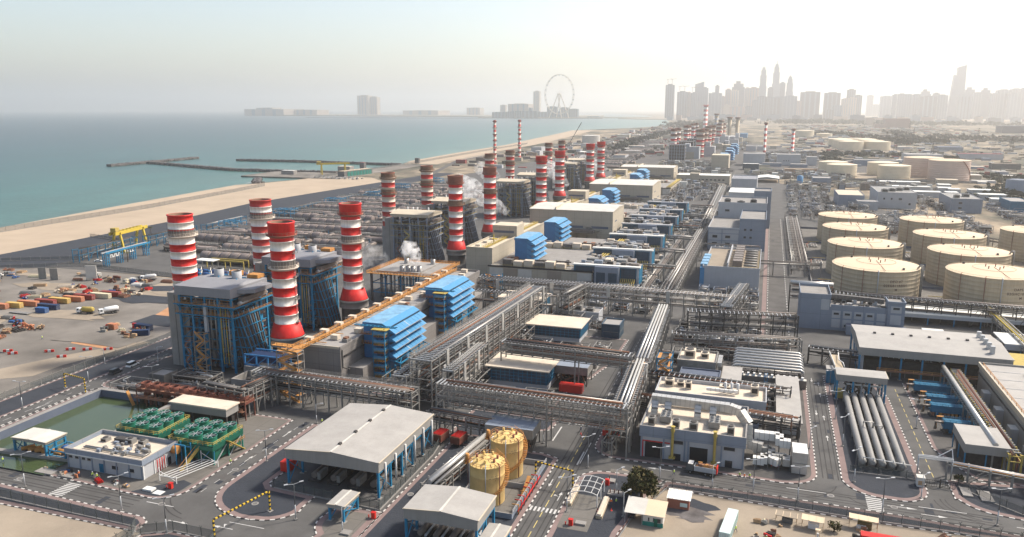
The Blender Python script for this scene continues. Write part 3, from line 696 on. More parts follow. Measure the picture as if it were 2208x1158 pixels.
# ================================================================= gas turbine halls with blue air intakes
def intake(ox, oy, z0, z1, label, w=10.5, d=27, blue='blue_paint', stair=True, base=True):
    t = thing('air_intake', label, 'air intake', (ox,oy,0), 0, 'blue louvred air intakes')
    b = MB(); b.box(0,0,z0,w,d,z1-1.4,blue)
    n = len(b.v); b.v += [(-.3,-.3,z1-1.4),(w,-.3,z1-1.4),(w,d+.3,z1-1.4),(-.3,d+.3,z1-1.4),(-.3,-.3,z1),(w-2.6,-.3,z1),(w-2.6,d+.3,z1),(-.3,d+.3,z1)]
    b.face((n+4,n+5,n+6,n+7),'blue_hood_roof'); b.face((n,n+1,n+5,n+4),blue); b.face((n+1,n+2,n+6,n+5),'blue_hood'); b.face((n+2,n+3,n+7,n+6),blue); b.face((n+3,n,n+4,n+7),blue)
    for k in range(4):
        for q in (2,6): 
            pass
    b.build('filter_house', t)
    hh = (z1-1.4-z0)/4
    for k in range(4):
        za = z1-.2-k*hh; b = MB(); n = len(b.v); o = 3.4
        # sloping hood: top edge at wall, lip lower and outward, with thickness
        zl = za-hh*1.06; b.v += [(w-2.6,-.3,za),(w-2.6,d+.3,za),(w+o-.6,d+.3,zl),(w+o-.6,-.3,zl),(w-.1,-.3,zl+.1),(w-.1,d+.3,zl+.1),(w+o-.6,d+.3,zl-.3),(w+o-.6,-.3,zl-.3),(w-2.6,-.3,zl+1.4),(w-2.6,d+.3,zl+1.4)]
        for f, m in (((0,3,2,1),'blue_hood'),((3,7,6,2),'pole'),((4,5,6,7),blue),((0,8,4,7,3),'blue_hood'),((1,2,6,5,9),blue)): b.face(tuple(n+i for i in f), m)
        for q in range(1,9):
            y = q*d/9; b.beam((w-2.6,y,za+.03),(w+o-.6,y,za-hh*1.06+.03),.12 if q != 4 else .35,'blue_hood' if q != 4 else 'pole',.06)
        b.build('hood', t)
        b = MB(); b.box(w,.4,za-hh*.98,w+.25,d-.4,za-hh*.35,'navy_glass'); b.build('louvre', t)
    if base:
        b = MB()
        for x in (1,w-.4):
            for y in (.4,d/3,2*d/3,d-.4): b.beam((x,y,0),(x,y,z0),.5,'blue_frame')
        for y in (.4,d/2,d-.4):
            b.beam((w-.4,y,z0),(w+4.2,y,z0-1.2),.4,'blue_frame'); b.beam((w-.4,y,z0-4),(w+4.2,y,z0-1.2),.35,'blue_frame')
        b.beam((w+4.2,0,z0-1.2),(w+4.2,d,z0-1.2),.45,'blue_frame'); b.beam((w+1.6,0,z0-.9),(w+1.6,d,z0-.9),.3,'blue_frame')
        for k in range(4): b.beam((w+4.2,k*d/4,z0-1.2),(w+1.6,(k+1)*d/4,z0-.9),.28,'blue_frame')
        b.beam((w+2,.4,0),(w+2,.4,z0-2),.55,'blue_frame'); b.build('support_frame', t)
        b = MB(); b.box(-2,1,1.5,6,d-1,z0,blue); b.build('duct', t)
    if stair:
        b = MB(); zt = z1-2
        b.box(w-5.2,-3.6,0,w-.2,-.2,1.6,'concrete')
        for x in (w-5,w-.2):
            for y in (-3.4,-.3): b.beam((x,y,0),(x,y,zt),.3,'blue_frame')
        z = 2.
        while z < zt:
            b.box(w-5,-3.4,z,w-.2,-.3,z+.15,'orange' if int(z) % 2 == 0 else 'rust_deck'); b.rail([(w-5,-3.4),(w-.2,-3.4),(w-.2,-.3)],z+.15,'ochre',step=2)
            b.box(w-4.9,-3.35,z+.9,w-.3,-3.3,z+2.1,'blue_hood'); b.box(w-.35,-3.3,z+.9,w-.3,-.4,z+2.1,'blue_hood'); b.beam((w-4.6,-2,z),(w-.8,-2,z+3),.9,'dark_machinery',.2); z += 3.1
        b.build('stair_tower', t)
        b = MB(); zt = z1-.2
        for y in (-4.2,-2.8): b.beam((-1.5,y,zt),(w+5,y,zt),.28,'blue_frame')
        for k in range(11): b.beam((-1.5+k*1.6,-4.2,zt),(-1.5+k*1.6,-2.8,zt),.18,'blue_frame')
        b.box(w-5.6,-3.8,zt-1.6,w+.6,-.2,zt-1.4,'ochre'); b.build('gantry', t)
        for z in (z0+(z1-z0)*.42, z0+(z1-z0)*.68):
            b = MB(); b.box(-1.2,-1.5,z,w-5.2,0,z+.15,'rust_deck'); b.rail([(-1.2,-1.5),(w-5.2,-1.5)],z+.15,'orange',step=1.3); b.build('platform', t)
    return t
intake(-140.5, 250.5, 8.2, 22, 'nearest bright blue air intake with four sloping hoods and a stair tower')
intake(-142.5, 311, 8.2, 22, 'second bright blue air intake of the near turbine hall, behind the first')
# near hall
t = thing('turbine_hall', 'long low grey turbine hall with an orange walkway along its roof edge', 'turbine hall', (-157,234,0))
b = MB(); b.box(0,0,0,16,142,16,'greige_wall','grey_roof')
b.box(16,5,0,22,142,8,'greige_wall','concrete'); b.box(16.1,0,0,22,5,4.5,'greige_wall','concrete'); b.build('walls', t)
b = MB(); b.box(-.15,-.15,16,.35,142.15,16.9,'beige_wall'); b.box(15.65,-.15,16,16.15,142.15,16.9,'greige_wall'); b.box(.35,-.15,16,15.65,.35,16.9,'beige_wall'); b.box(.35,141.65,16,15.65,142.15,16.9,'greige_wall'); b.build('parapet', t)
b = MB(); b.box(1,-2,16.5,3.6,141,16.7,'orange'); b.rail([(1,-2),(1,141)],16.7,'orange',w=.14,step=2.6); b.rail([(3.6,-2),(3.6,141)],16.7,'orange',w=.14,step=2.6)
for y in range(4,140,6): b.beam((.6,y,16.6),(8 if y % 4 == 0 else 4.6,y,16.6),.35,'orange',.2)
b.box(3.6,104,16.5,15,106,16.7,'orange'); b.rail([(3.6,104),(15,104)],16.7,'orange',step=2); b.build('walkway', t)
for k in range(26):
    b = MB(); y = 4+k*5.3; x = -1.4 if k % 2 == 0 else rnd(6,11)
    b.box(x,y,16.9 if x < 0 else 16.2,x+3.,y+2.2,17.9,'cream_roof'); b.build('roof_hatch', t)
for k in range(7):
    b = MB(); x, y = rnd(8,13), 8+k*18; b.box(x,y,16,x+2.2,y+3,17.2,'concrete'); b.box(x+.3,y+.4,17.2,x+1.8,y+2.4,17.8,'rust_deck' if k % 3 == 0 else 'cream_roof'); b.build('roof_unit', t)
b = MB(); b.tube([(16.3,1,15.6),(16.3,1,9),(19,1,8.6)],.25,'dark_steel',6); b.tube([(16.4,2,13),(16.4,120,13)],.3,'dark_steel',6); b.build('downpipe', t)
# orange stair tower at its front corner
t = thing('stair_tower', 'galvanised stair tower with orange flights at the corner of the grey hall', 'stair tower', (-157,219,0))
b = MB(); stair_tower(b,0,0,18.5,8.4,3.6,'galvanised','orange',2.9); b.build('flights', t)
b = MB(); b.box(0,3.6,16.6,4,16,16.8,'orange'); b.rail([(0,3.6),(0,16)],16.8,'orange',w=.14,step=1.8); b.rail([(4,3.6),(4,16)],16.8,'orange',w=.14,step=1.8); b.box(-9,10,16.6,0,13,16.8,'orange'); b.rail([(-9,10),(0,10)],16.8,'orange',w=.14,step=2); b.build('bridge', t)
t = thing('stair_tower', 'blue steel stair tower with orange flights at the far end of the grey hall', 'stair tower', (-139,378,0))
b = MB(); stair_tower(b,0,0,15,9,3.4,'blue_frame','orange',2.8); b.build('flights', t)
# grey plinth building at the foot of the nearest chimney, blue truss duct
t = thing('annex', 'low grey annex with a dark blue duct frame at the nearest chimney foot', 'annex', (-181,232,0))
b = MB(); b.box(0,0,0,17,9,6.4,'greige_wall','concrete'); b.build('walls', t)
b = MB()
for x in (0,5,10,15):
    b.beam((x,1,6.4),(x,1,10.6),.5,'blue_paint'); b.beam((x,8,6.4),(x,8,10.6),.5,'blue_paint')
for z in (6.7,10.6): b.beam((0,1,z),(15,1,z),.5,'blue_paint'); b.beam((0,8,z),(15,8,z),.5,'blue_paint')
for x in (0,5,10): b.beam((x,1,6.7),(x+5,1,10.6),.35,'blue_paint')
b.box(.5,3,6.6,14.5,7.6,10.2,'container_navy'); b.build('duct_frame', t)
t = thing('annex', 'low open-topped concrete annex right of the rusty fan row', 'annex', (-179,222,0))
b = MB(); b.box(0,0,0,13,.6,5,'concrete'); b.box(0,9,0,13,9.6,5,'concrete'); b.box(0,.6,0,.6,9,5,'concrete'); b.box(12.4,.6,0,13,9,5,'concrete'); b.box(.6,.6,0,12.4,9,2.4,'dark_concrete'); b.build('walls', t)
b = MB(); b.box(4,3,2.4,8,6,4.4,'dark_machinery'); b.tube([(1,2,3),(12,2,3)],.4,'pipe_silver',8); b.build('equipment', t)
# ---- beige blocks
def block(i, ox, oy, L=118, stw=64, names=('first','')):
    nm = names[0]
    t = thing('turbine_hall', nm+' long narrow beige turbine hall with an ochre walkway on its roof', 'turbine hall', (ox,oy,0), 0, 'beige gas turbine halls')
    b = MB(); b.box(0,0,0,17,L,16,'beige_wall','beige_roof'); b.box(9,6,0,17.05,8,7,'window_dark'); b.build('walls', t)
    b = MB(); b.box(-.2,-.2,16,.4,L+.2,17,'beige_wall','beige_roof'); b.box(16.6,-.2,16,17.2,L+.2,17,'beige_wall','beige_roof'); b.box(.4,-.2,16,16.6,.4,17,'beige_wall','beige_roof'); b.build('parapet', t)
    b = MB(); b.box(10,1,16.3,12.4,L,16.5,'ochre'); b.rail([(10,1),(10,L)],16.5,'ochre',w=.14,step=3); b.rail([(12.4,1),(12.4,L)],16.5,'ochre',w=.14,step=3); b.beam((11,20,16),(11,20,22),.5,'yellow'); b.box(9.6,19,19,13,21.5,19.4,'yellow'); b.build('walkway', t)
    for k in range(8):
        b = MB(); b.box(3,8+k*13,16,6,10+k*13,17.2,'cream_roof'); b.build('roof_hatch', t)
    b = MB(); b.box(1,46,16,18,62,24,'beige_wall','beige_roof'); b.box(2,45.9,19,16,46.1,20.6,'bluegrey_dark'); b.build('lift_house', t)
    # deck right of the hall
    d = thing('generator_deck', nm+' beige-walled generator deck with an ochre pipe rack along its right edge', 'deck', (ox+17.2,oy-8,0), 0, 'beige generator decks')
    Wd = 64
    b = MB(); b.box(0,0,0,Wd,L+4,7.2,'beige_wall','concrete')
    for k in range(7): b.box(1+k*9,-.25,.5,9.4+k*9,0,6.6,'brown_wall' if k % 3 == 1 else ('beige_wall' if k % 2 else 'white_roof'))
    b.box(-.2,-.3,7.2,Wd+.3,.2,8.1,'black'); b.box(Wd,0,7.2,Wd+.5,L+4,8.4,'beige_wall'); b.build('walls', d)
    b = MB(); b.box(Wd-5,2,7.2,Wd-1.2,L,8.0,'dark_steel')
    for x in (Wd-5,Wd-3.4,Wd-1.8): b.tube([(x,2,8.6),(x,L,8.6)],.45,'ochre',6)
    b.rail([(Wd-.4,1),(Wd-.4,L)],8.4,'ochre',w=.12,step=4); b.build('edge_pipes', d)
    for u, yy in enumerate((10, 78 if L > 110 else 66)):
        for k in range(6):
            b = MB(); x = 8+k*6.6; b.box(x,yy-6,7.2,x+5.6,yy-1.5,10.4 if k % 2 else 11.2,'cream_roof' if k % 3 else 'tube_bundle'); b.build('generator_housing', d)
        b = MB()
        for k in range(26):
            x = rnd(4,46); z = rnd(7.2,11); b.tube([(x,yy-1,z),(x+rnd(3,12),yy-1+rnd(-1,1),z)],rnd(.15,.5),random.choice(['pipe_silver','dark_steel','ochre','pipe_warm']),6)
        for k in range(16):
            x = rnd(2,50); b.box(x,yy+rnd(-1,6),7.2,x+rnd(1,3),yy+8,7.2+rnd(1,3.6),random.choice(['dark_machinery','galvanised','pipe_warm','rust_deck']))
        b.rail([(2,yy-7),(50,yy-7)],7.2,'ochre',step=3); b.build('pipework', d)
    return t
def st_hall(ox, oy, w, d, h, label, stripes=True):
    t = thing('turbine_hall', label, 'turbine hall', (ox,oy,0), 0, 'wide beige steam turbine halls')
    b = MB(); b.box(0,0,0,w,d,h,'beige_wall'); b.build('walls', t)
    b = MB(); n = len(b.v); b.v += [(-.5,-.5,h),(w+.5,-.5,h),(w+.5,d+.5,h),(-.5,d+.5,h),(-.5,d/2,h+1.6),(w+.5,d/2,h+1.6)]
    b.face((n,n+1,n+5,n+4),'white_roof'); b.face((n+2,n+3,n+4,n+5),'white_roof'); b.face((n+1,n+2,n+5),'beige_wall'); b.face((n+3,n,n+4),'beige_wall'); b.face((n+3,n+2,n+1,n),'beige_wall')
    b.box(w*.32-.4,-.6,h,w*.32+.4,d+.5,h+2,'beige_roof'); b.rail([(0,0),(0,d),(w,d)],h+.2,'ochre',step=5); b.build('roof', t)
    for k in range(2):
        b = MB(); x = w*(.45+.3*k); b.box(x,-.15,h*.42,x+w*.2,.02,h*.42+1.8,'bluegrey_dark'); b.build('louvre_strip', t)
    b = MB()
    for k in range(2): b.box(w,d*(.2+.4*k),h*.62-k*8,w+.15,d*(.36+.4*k),h*.62+.9-k*8,'bluegrey_dark')
    b.build('side_louvre', t)
    b = MB()
    for k in range(7): b.tube([(w*(.1+.12*k),-1,h*.1),(w*(.1+.12*k),-1,h*(.35+.05*(k%3))),(w*(.16+.12*k),-1,h*(.35+.05*(k%3)))],.5,'pipe_silver',7)
    b.box(w*.35,-3,7,w*.75,-.2,10,'galvanised'); b.box(w*.4,-9,7.2,w*.8,-3,9.5,'tube_bundle'); b.build('pipework', t)
    return t
block(0, -174, 441, 116, names=('first',)); st_hall(-176,583,66,47,23.5,'nearest wide beige steam turbine hall with white roof, facing the blue intakes')
block(1, -180, 672, 116, names=('second',)); st_hall(-180,816,67,66,22,'middle wide beige steam turbine hall, behind the nearest one')
block(2, -190, 945, 120, names=('third',)); st_hall(-196,1089,73,50,21,'farthest wide beige steam turbine hall, left of the windowed admin building')
for k, (x, y, lb) in enumerate(((-146,452,'front blue intake on the nearest beige-walled deck'),(-148,526,'rear blue intake on the nearest beige-walled deck, before the wide hall'),(-151,682,'front blue intake on the second beige-walled deck'),(-154,757,'rear blue intake on the second beige-walled deck'),(-160,952,'front blue intake on the far beige-walled deck'),(-163,1024,'rear blue intake on the far beige-walled deck'))):
    intake(x, y, 7.3, 22, lb, stair=False, base=False)
# ================================================================= pipe racks
def rack(x0, y0, x1, y1, w, levels, label, npipe=6, bay=6., posts=True, m='galvanised', truss=False, top_pipes=(), grp='steel pipe racks', base=0., pm=('pipe_silver','pipe_warm','dark_machinery','galvanised','rust_deck','dark_steel'), rail=None, dense=1., panels=0):
    L = hypot(x1-x0, y1-y0); t = thing('pipe_rack', label, 'pipe rack', (x0,y0,0), atan2(y1-y0, x1-x0), grp)
    n = max(1, round(L/bay)); b = MB(); h = w/2; top = levels[-1]
    for i in range(n+1):
        x = L*i/n
        for s_ in (-h, h):
            if posts and (not truss or i in (0, n, int(n*.6))): b.beam((x,s_,base),(x,s_,top+.6),.42,m)
            elif truss: b.beam((x,s_,levels[0]),(x,s_,top+.2),.26,m)
        for z in levels: b.beam((x,-h-.3,z),(x,h+.3,z),.26,m)
        if i < n and (truss or i % 3 == 1):
            xx = L*(i+1)/n
            for s_ in (-h, h): b.beam((x,s_,levels[0] if truss else base),(xx,s_,top),.2,m)
    for z in levels:
        for s_ in (-h, h): b.beam((0,s_,z),(L,s_,z),.26,m)
    if truss:
        for i in range(n*3): b.beam((L*i/n/3,-h,top+.15),(L*i/n/3,h,top+.15),.3,'pole')
    if not truss and L > 30 and max(y0,y1) < 420 and levels[-1] > 5:
        for i in range(int(L/1.8)): b.beam((i*1.8,-h-.2,top+.35),(i*1.8,h+.2,top+.35),.28,'pole')
    b.build('steel_frame', t)
    if panels:
        for k in range(panels): q = MB(); x = L*(k+.4)/panels; s_ = -h-.3 if k % 2 else h+.3; q.box(x-.9,s_-.15,levels[-1]-rnd(4,7),x+.9,s_+.15,levels[-1]+rnd(.3,1.4),'duct_silver'); q.build('cable_riser', t)
    if truss:
        k = MB(); z = levels[0]+.4
        while z < top-.2: k.box(0,-h-.12,z,L,-h-.02,z+.16,'galvanised'); k.box(0,h+.02,z,L,h+.12,z+.16,'galvanised'); z += .62
        k.build('cable_ladder', t)
    rr = random.Random(int(x0*7+y0))
    for li, z in enumerate(levels):
        for j in range(int(npipe*dense)):
            y = -h+.4+(w-.8)*(j+.5)/max(1, int(npipe*dense))+rr.uniform(-.15,.15); r = rr.choice((.14,.2,.28,.36)); a = rr.uniform(0,.1)*L; c = L*(1-rr.uniform(0,.1))
            P = [(a,y,z+r+.15),(c,y,z+r+.15)]
            if rr.random() < .3: P.append((c,y,max(base+.3,z-rr.uniform(2,5))))
            MB().tube(P, r, rr.choice(pm), 7).build('pipe', t)
    for (y, z, r, mm) in top_pipes: MB().tube([(0,y,z),(L,y,z)], r, mm, 10).build('pipe', t)
    if rail:
        k = MB(); k.box(0,h,top+.3,L,h+1,top+.4,rail); k.rail([(0,h+1),(L,h+1)],top+.4,rail,step=3); k.rail([(0,h),(L,h)],top+.4,rail,step=3); k.build('walkway', t)
    return t
rack(-95,216.4,-34,213.6,5,(8.4,11.6,15.2),'nearest truss pipe bridge crossing the main road',4,4,truss=True)
rack(-90,265,-41,262,5,(11,13,15.2),'second truss pipe bridge, behind the blue-walled hall',4,4,truss=True)
rack(-106,226,-100,346,8,(4,8,11.5,15,18),'tall dense multi-level pipe rack running back beside the blue intakes',7,6,rail='galvanised',panels=14)
rack(-112,222,-112,262,5,(5,9,13),'lower front bay of the tall dense pipe rack',6,5,panels=6)
rack(-97,228,-97,262,4,(6,10,14.5),'short pipe rack stub between the tall rack and the front bridge',5,5,panels=5)
rack(-37,215,-39,262,6,(5,8.6,12.4),'white-piped rack along the main road, front stretch',6,5,top_pipes=((-1.8,14.2,.4,'duct_silver'),(-.8,14.2,.4,'duct_silver'),(.4,14.2,.4,'duct_silver')))
rack(-39,270,-42,352,6,(6,10),'white-piped rack along the main road, rear stretch',6,6,top_pipes=((-1.8,11.8,.45,'duct_silver'),(-.6,11.8,.45,'duct_silver'),(.6,11.8,.45,'duct_silver'),(1.8,11.8,.45,'duct_silver')))
rack(-166,219,-104,217,5,(6,9,10.6),'low pipe rack in front of the grey turbine hall',6,5,rail='galvanised')
rack(-178,206,-158,204,4,(5,7,9),'curved low pipe rack end by the white flat shed',7,4)
rack(-160,204,-158,222,4,(5,7.4,9.6),'short pipe rack at the foot of the orange stair tower',5,4)
rack(-97,212.5,-74,210,3.4,(4,6.8),'low pipe rack behind the large shed corner',5,5)
rack(-79,172,-75,208,5,(1.6,3.4),'low pipe trestle with a silver duct beside the yellow tanks',6,4,top_pipes=((0,4.6,.7,'duct_silver'),(-1.6,4.2,.4,'pipe_silver')))
rack(-142,352,-92,352,4,(7,12),'rack behind the near air intakes',5,6)
rack(-150,376,-4,372,6,(7,10,13),'long pipe rack crossing the site in front of the beige decks',6,6,panels=10,pm=('dark_steel','pipe_warm','galvanised','pipe_silver'))
rack(-158,408,-44,405,7,(4,6.4),'dark low pipe rack along the foot of the beige deck wall',8,6,m='dark_steel',pm=('dark_steel','pipe_warm','galvanised'))
rack(-88,346,-84,372,6,(7,10.5,14),'silver pipe rack joining the tall rack to the long crossing rack',6,5)
rack(-46,398,-46,640,8,(5,7.6),'long white-piped central pipe rack, nearer half',9,8,pm=('pipe_silver','pipe_warm','duct_silver'))
rack(-46,650,-52,1010,9,(5,7.6),'long white-piped central pipe rack, farther half',8,10,pm=('pipe_silver','pipe_warm','duct_silver'))
rack(-60,400,-60,620,5,(4,),'low side rack beside the central pipe rack',7,8,pm=('pipe_silver','pipe_warm'))
rack(-34,320,17,326,5,(5,8,),'pipe rack behind the blue stair frame, right of the main road',7,5)
rack(-30,344,16,350,6,(6,9,12),'dark pipe rack beside the tank service road',6,5,m='dark_steel',pm=('dark_steel','pipe_warm','galvanised'))
rack(-14,352,-8,404,5,(6,10,13),'galvanised pipe rack leading back from the dark rack',6,5)
rack(14,404,34,404,6,(8,11,14),'thick-piped bridge over the tank service road',5,5,m='dark_steel',top_pipes=((-1,15.6,.7,'duct_silver'),(1,15.6,.7,'duct_silver')))
rack(34,408,160,398,7,(5,8,10.6),'long pipe rack in front of the cream storage tanks',6,6,m='dark_steel',pm=('dark_steel','pipe_warm','galvanised'))
rack(23,500,23,765,11,(3,),'ten parallel pipes running back beside the tank service road',12,12,m='dark_steel',pm=('pipe_silver','pipe_warm'))
rack(-39,490,34,496,3,(7,8.5),'thin pipe bridge to the tank yard, nearer one',3,9,m='concrete')
rack(-40,545,-2,543,3,(9,),'thin pipe bridge from the office block to the central rack',3,9)
for i, y in enumerate((455,510,566,620,690,760)): rack(-68,y,-48,y,2.6,(8,9.6),nth(i)+' short pipe bridge from the grey halls, counted along the central rack',3,7,grp='short pipe bridges')
rack(34,775,170,612,4,(7,9),'covered conveyor-like pipe bridge behind the storage tanks',3,12,m='concrete')
rack(-38,236,-40,212,3,(4,),'small pipe rack at the red road machine',4,5)
rack(-38,246,14,240,4,(4,7),'pipe rack between the two cream-roofed plant buildings',6,5,m='dark_steel')
rack(-38,272,12,268,4,(4,6.5),'pipe rack behind the cream-roofed plant buildings',6,5,m='dark_steel')
rack(-20,318,18,316,5,(2.2,4),'low pipes at the silver expansion loops',7,5)
rack(20,322,66,316,4,(4,6.5),'pipe rack along the back of the large white shed',5,5,m='dark_steel')
rack(66.5,308,66.5,236,3,(6,),'pipe rack with a bright silver duct beside the right building',3,6,top_pipes=((-1,7.6,.75,'duct_silver'),))
rack(69.5,308,69.5,232,3,(5,6.6),'orange pipe rack beside the right building',4,6,m='ochre',pm=('rust_deck','pipe_warm','rust'))
rack(52,227,72,223,2.2,(4.4,),'orange-topped pipe bridge by the right gate',4,5,pm=('orange','pole','pole'))
rack(104,300,104,420,4,(5,7),'yellow-piped rack at the right edge',4,8,pm=('yellow','pipe_silver'))
for i in range(7): rack(-432+i*2,392+i*60,-436+i*2,448+i*60,5,(5,8.5),nth(i)+' stretch of the blue steel rack along the seaward edge',4,8,m='blue_steel',grp='blue steel rack along the sea side',pm=('pipe_silver','dark_steel','pipe_warm'))
# blue frame towers along the seaward side
for i, (x, y) in enumerate(((-420,520),(-424,600),(-426,690),(-418,760),(-430,850),(-424,940))):
    t = thing('steel_frame', nth(i)+' open blue steel frame from the gantry crane along the sea side', 'steel frame', (x,y,0), 0, 'blue steel frames on the sea side')
    b = MB()
    for a in range(4):
        for c in range(3): b.beam((a*6,c*6,0),(a*6,c*6,11),.4,'blue_frame')
    for z in (4,7.5,11):
        for c in range(3): b.beam((0,c*6,z),(18,c*6,z),.35,'blue_frame')
        for a in range(4): b.beam((a*6,0,z),(a*6,12,z),.35,'blue_frame')
    b.build('frame', t); b = MB()
    for k in range(8): b.tube([(rnd(0,4),rnd(0,12),3+k),(rnd(12,20),rnd(0,12),3+k)],.4,'pipe_silver',6)
    b.box(3,2,0,14,9,3.4,'bluegrey_dark'); b.build('equipment', t)
# ================================================================= evaporators (desalination)
EV = []
def ev_proto(kind, L, seed):
    rr = random.Random(seed); t = thing('evaporator','x','evaporator',(0,0,0),0,'desalination evaporators beside the chimneys'); b = MB(); n = 6
    if kind == 0:
        for k in range(n):
            a = L*k/n; c = L*(k+.97)/n; b.tube([(a,-1,4.4),(a+.7,-1,4.4),(c-.7,-1,4.4),(c,-1,4.4)],[2.7,3.5,3.5,2.7],'evap_shell',14); b.box(a+.8,-3,0,a+1.6,3,2,'dark_concrete')
            for q in (.3,.6,.9): b.tube([(a+q*L/n,-1,4.4),(a+q*L/n+.15,-1,4.4)],3.62,'pipe_warm',14)
        b.tube([(0,6.4,4),(L,6.4,4)],2.1,'evap_shell',12)
    elif kind == 1:
        b.tube([(0,0,3),(L,0,3)],2.1,'evap_shell',12); b.tube([(3,6,3.4),(L-6,6,3.4),(L-2,6,3.4),(L,3,3.4)],1.6,'pipe_warm',12); b.box(L*.2,9,0,L*.45,15,5,'bluegrey_wall','grey_roof'); b.box(L*.6,9,0,L*.7,13,3.4,'dark_machinery')
    else:
        for k in range(4): a = L*k/4; b.tube([(a,2,3.6),(a+1,2,3.6),(a+L*.22,2,3.6),(a+L*.235,2,3.6)],[1.6,2.9,2.9,1.6],'evap_shell',14); b.box(a+2,-.6,0,a+3,5,2,'dark_concrete')
        b.tube([(0,-3.4,2.6),(L,-3.4,2.6)],1.1,'pipe_warm',10)
    b.build('shell', t)
    b = MB(); y0 = (3.2,2,5)[kind]; z = (7.8,6.2,7)[kind]
    for k in range(int(L/2.2)): b.beam((k*2.2,y0,z),(k*2.2,y0+5,z),.35,'pipe_warm')
    for yy in (y0,y0+2.5,y0+5): b.rail([(0,yy),(L,yy)],z,'white_roof' if yy == y0 else 'galvanised',w=.13,step=2.4); b.beam((0,yy,z),(L,yy,z),.3,'galvanised')
    for k in range(9): b.beam((k*L/8,y0,0),(k*L/8,y0,z),.25,'galvanised'); b.beam((k*L/8,y0+5,0),(k*L/8,y0+5,z),.25,'blue_frame')
    b.build('walkway', t)
    for k in range(6):
        yy = rr.uniform(-5,13); z = rr.uniform(1,9.5); r = rr.uniform(.25,.85); x0 = rr.uniform(0,L*.3); x1 = rr.uniform(L*.6,L)
        MB().tube([(x0,yy,.5),(x0,yy,z),(x1,yy,z),(x1+rr.uniform(0,2),yy+rr.uniform(-4,4),z-rr.uniform(.2,2))],r,rr.choice(('pipe_warm','pipe_silver','evap_shell','pipe_warm')),7).build('pipe', t)
    b = MB()
    if kind == 0: b.tube([(L-2,-6,3),(L+5,-6,3),(L+8,-6,6),(L+8,2,6),(L+4,4,6)],1.3,'pipe_warm',10)
    else: b.tube([(2,16,2),(L*.4,16,2),(L*.46,14,4),(L*.46,4,5)],1.2,'evap_shell',10)
    b.build('large_duct', t); b = MB()
    for k in range(16): x, yy = rr.uniform(0,L), rr.uniform(9,19); b.box(x,yy,0,x+rr.uniform(1,4),yy+rr.uniform(1,3),rr.uniform(1,3.6),rr.choice(('dark_machinery','galvanised','rust_deck','bluegrey_wall','pipe_warm')))
    b.build('pumps', t); EV.append([t, 0]); return t
for q in range(5): ev_proto((0,1,2,0,1)[q], (46,44,46,40,46)[q], q+3)
def evaporator(x, y, kind, label, grp=None):
    p = EV[kind]
    if not p[1]: p[1] = 1; t = p[0]; t.location = (x,y,0); t['label'] = label; return t
    return dup(p[0], (x,y,0), 0, label, grp)
for r_ in range(16):
    y = 418+r_*32; sh = -r_*1.8
    for c in range(3):
        x = -405+c*50+sh*2+rnd(-2,2)
        if c == 2 and any(abs(y-yy-8) < 20 and x+46 > xx-8 for xx, yy in mn): x -= 6
        if c == 0 and r_ < 1: continue
        kd = (0,1,3,2,0,4)[(r_+c*(r_%2))%6]
        evaporator(x, y+c*3+rnd(-3,3), kd, f'{nth(r_)} evaporator inland from the yard in the {("seaward","middle","landward")[c]} file beside the chimneys')
# pump stations, small halls among the evaporators
# ---- near pumps and boxes left of the boiler houses
t = thing('pump_hall', 'flat grey-blue pump hall behind the nearest chimney', 'pump hall', (-318,424,0)); b = MB(); b.box(0,0,0,22,26,9,'palegrey_wall','penthouse_grey'); b.build('walls', t)
for k in range(10): b = MB(); b.box(1+(k%5)*4,4+(k//5)*10,9,3.4+(k%5)*4,8+(k//5)*10,10.4,'galvanised'); b.build('roof_unit', t)
t = thing('canopy', 'white flat canopy with yellow crane beams among the blue pumps', 'canopy', (-342,398,0)); b = MB(); b.box(0,0,6,14,7,6.4,'bright_roof')
for x in (1,13):
    for y in (1,6): b.beam((x,y,0),(x,y,6),.3,'galvanised')
b.build('roof', t); b = MB()
for y in (9,14): b.beam((2,y,5),(30,y,5),.8,'ochre')
for x in (2,16,30): b.beam((x,9,0),(x,9,5),.5,'ochre'); b.beam((x,14,0),(x,14,5),.5,'ochre')
b.build('crane_beams', t)
for i in range(12):
    t = thing('pump_set', ['dark blue','teal','deep blue'][i%3]+' pump set, '+nth(i)+' from the chimney in the open pump yard', 'pump', (-338+(i%6)*7, 384+(i//6)*8, 0), 0, 'blue pumps in the pump yard')
    b = MB(); b.tube([(0,0,1.4),(3.4,0,1.4)],1.1,'container_blue',12); b.tube([(3.4,0,1.4),(5,0,1.4)],.7,'blue_paint',10); b.build('motor', t); b = MB(); b.box(-.4,-1.4,0,5.2,1.4,.4,'concrete'); b.tube([(4.6,0,1.4),(4.6,1.5,1.4),(4.6,1.5,3.4)],.4,'pipe_silver',8); b.build('base', t)
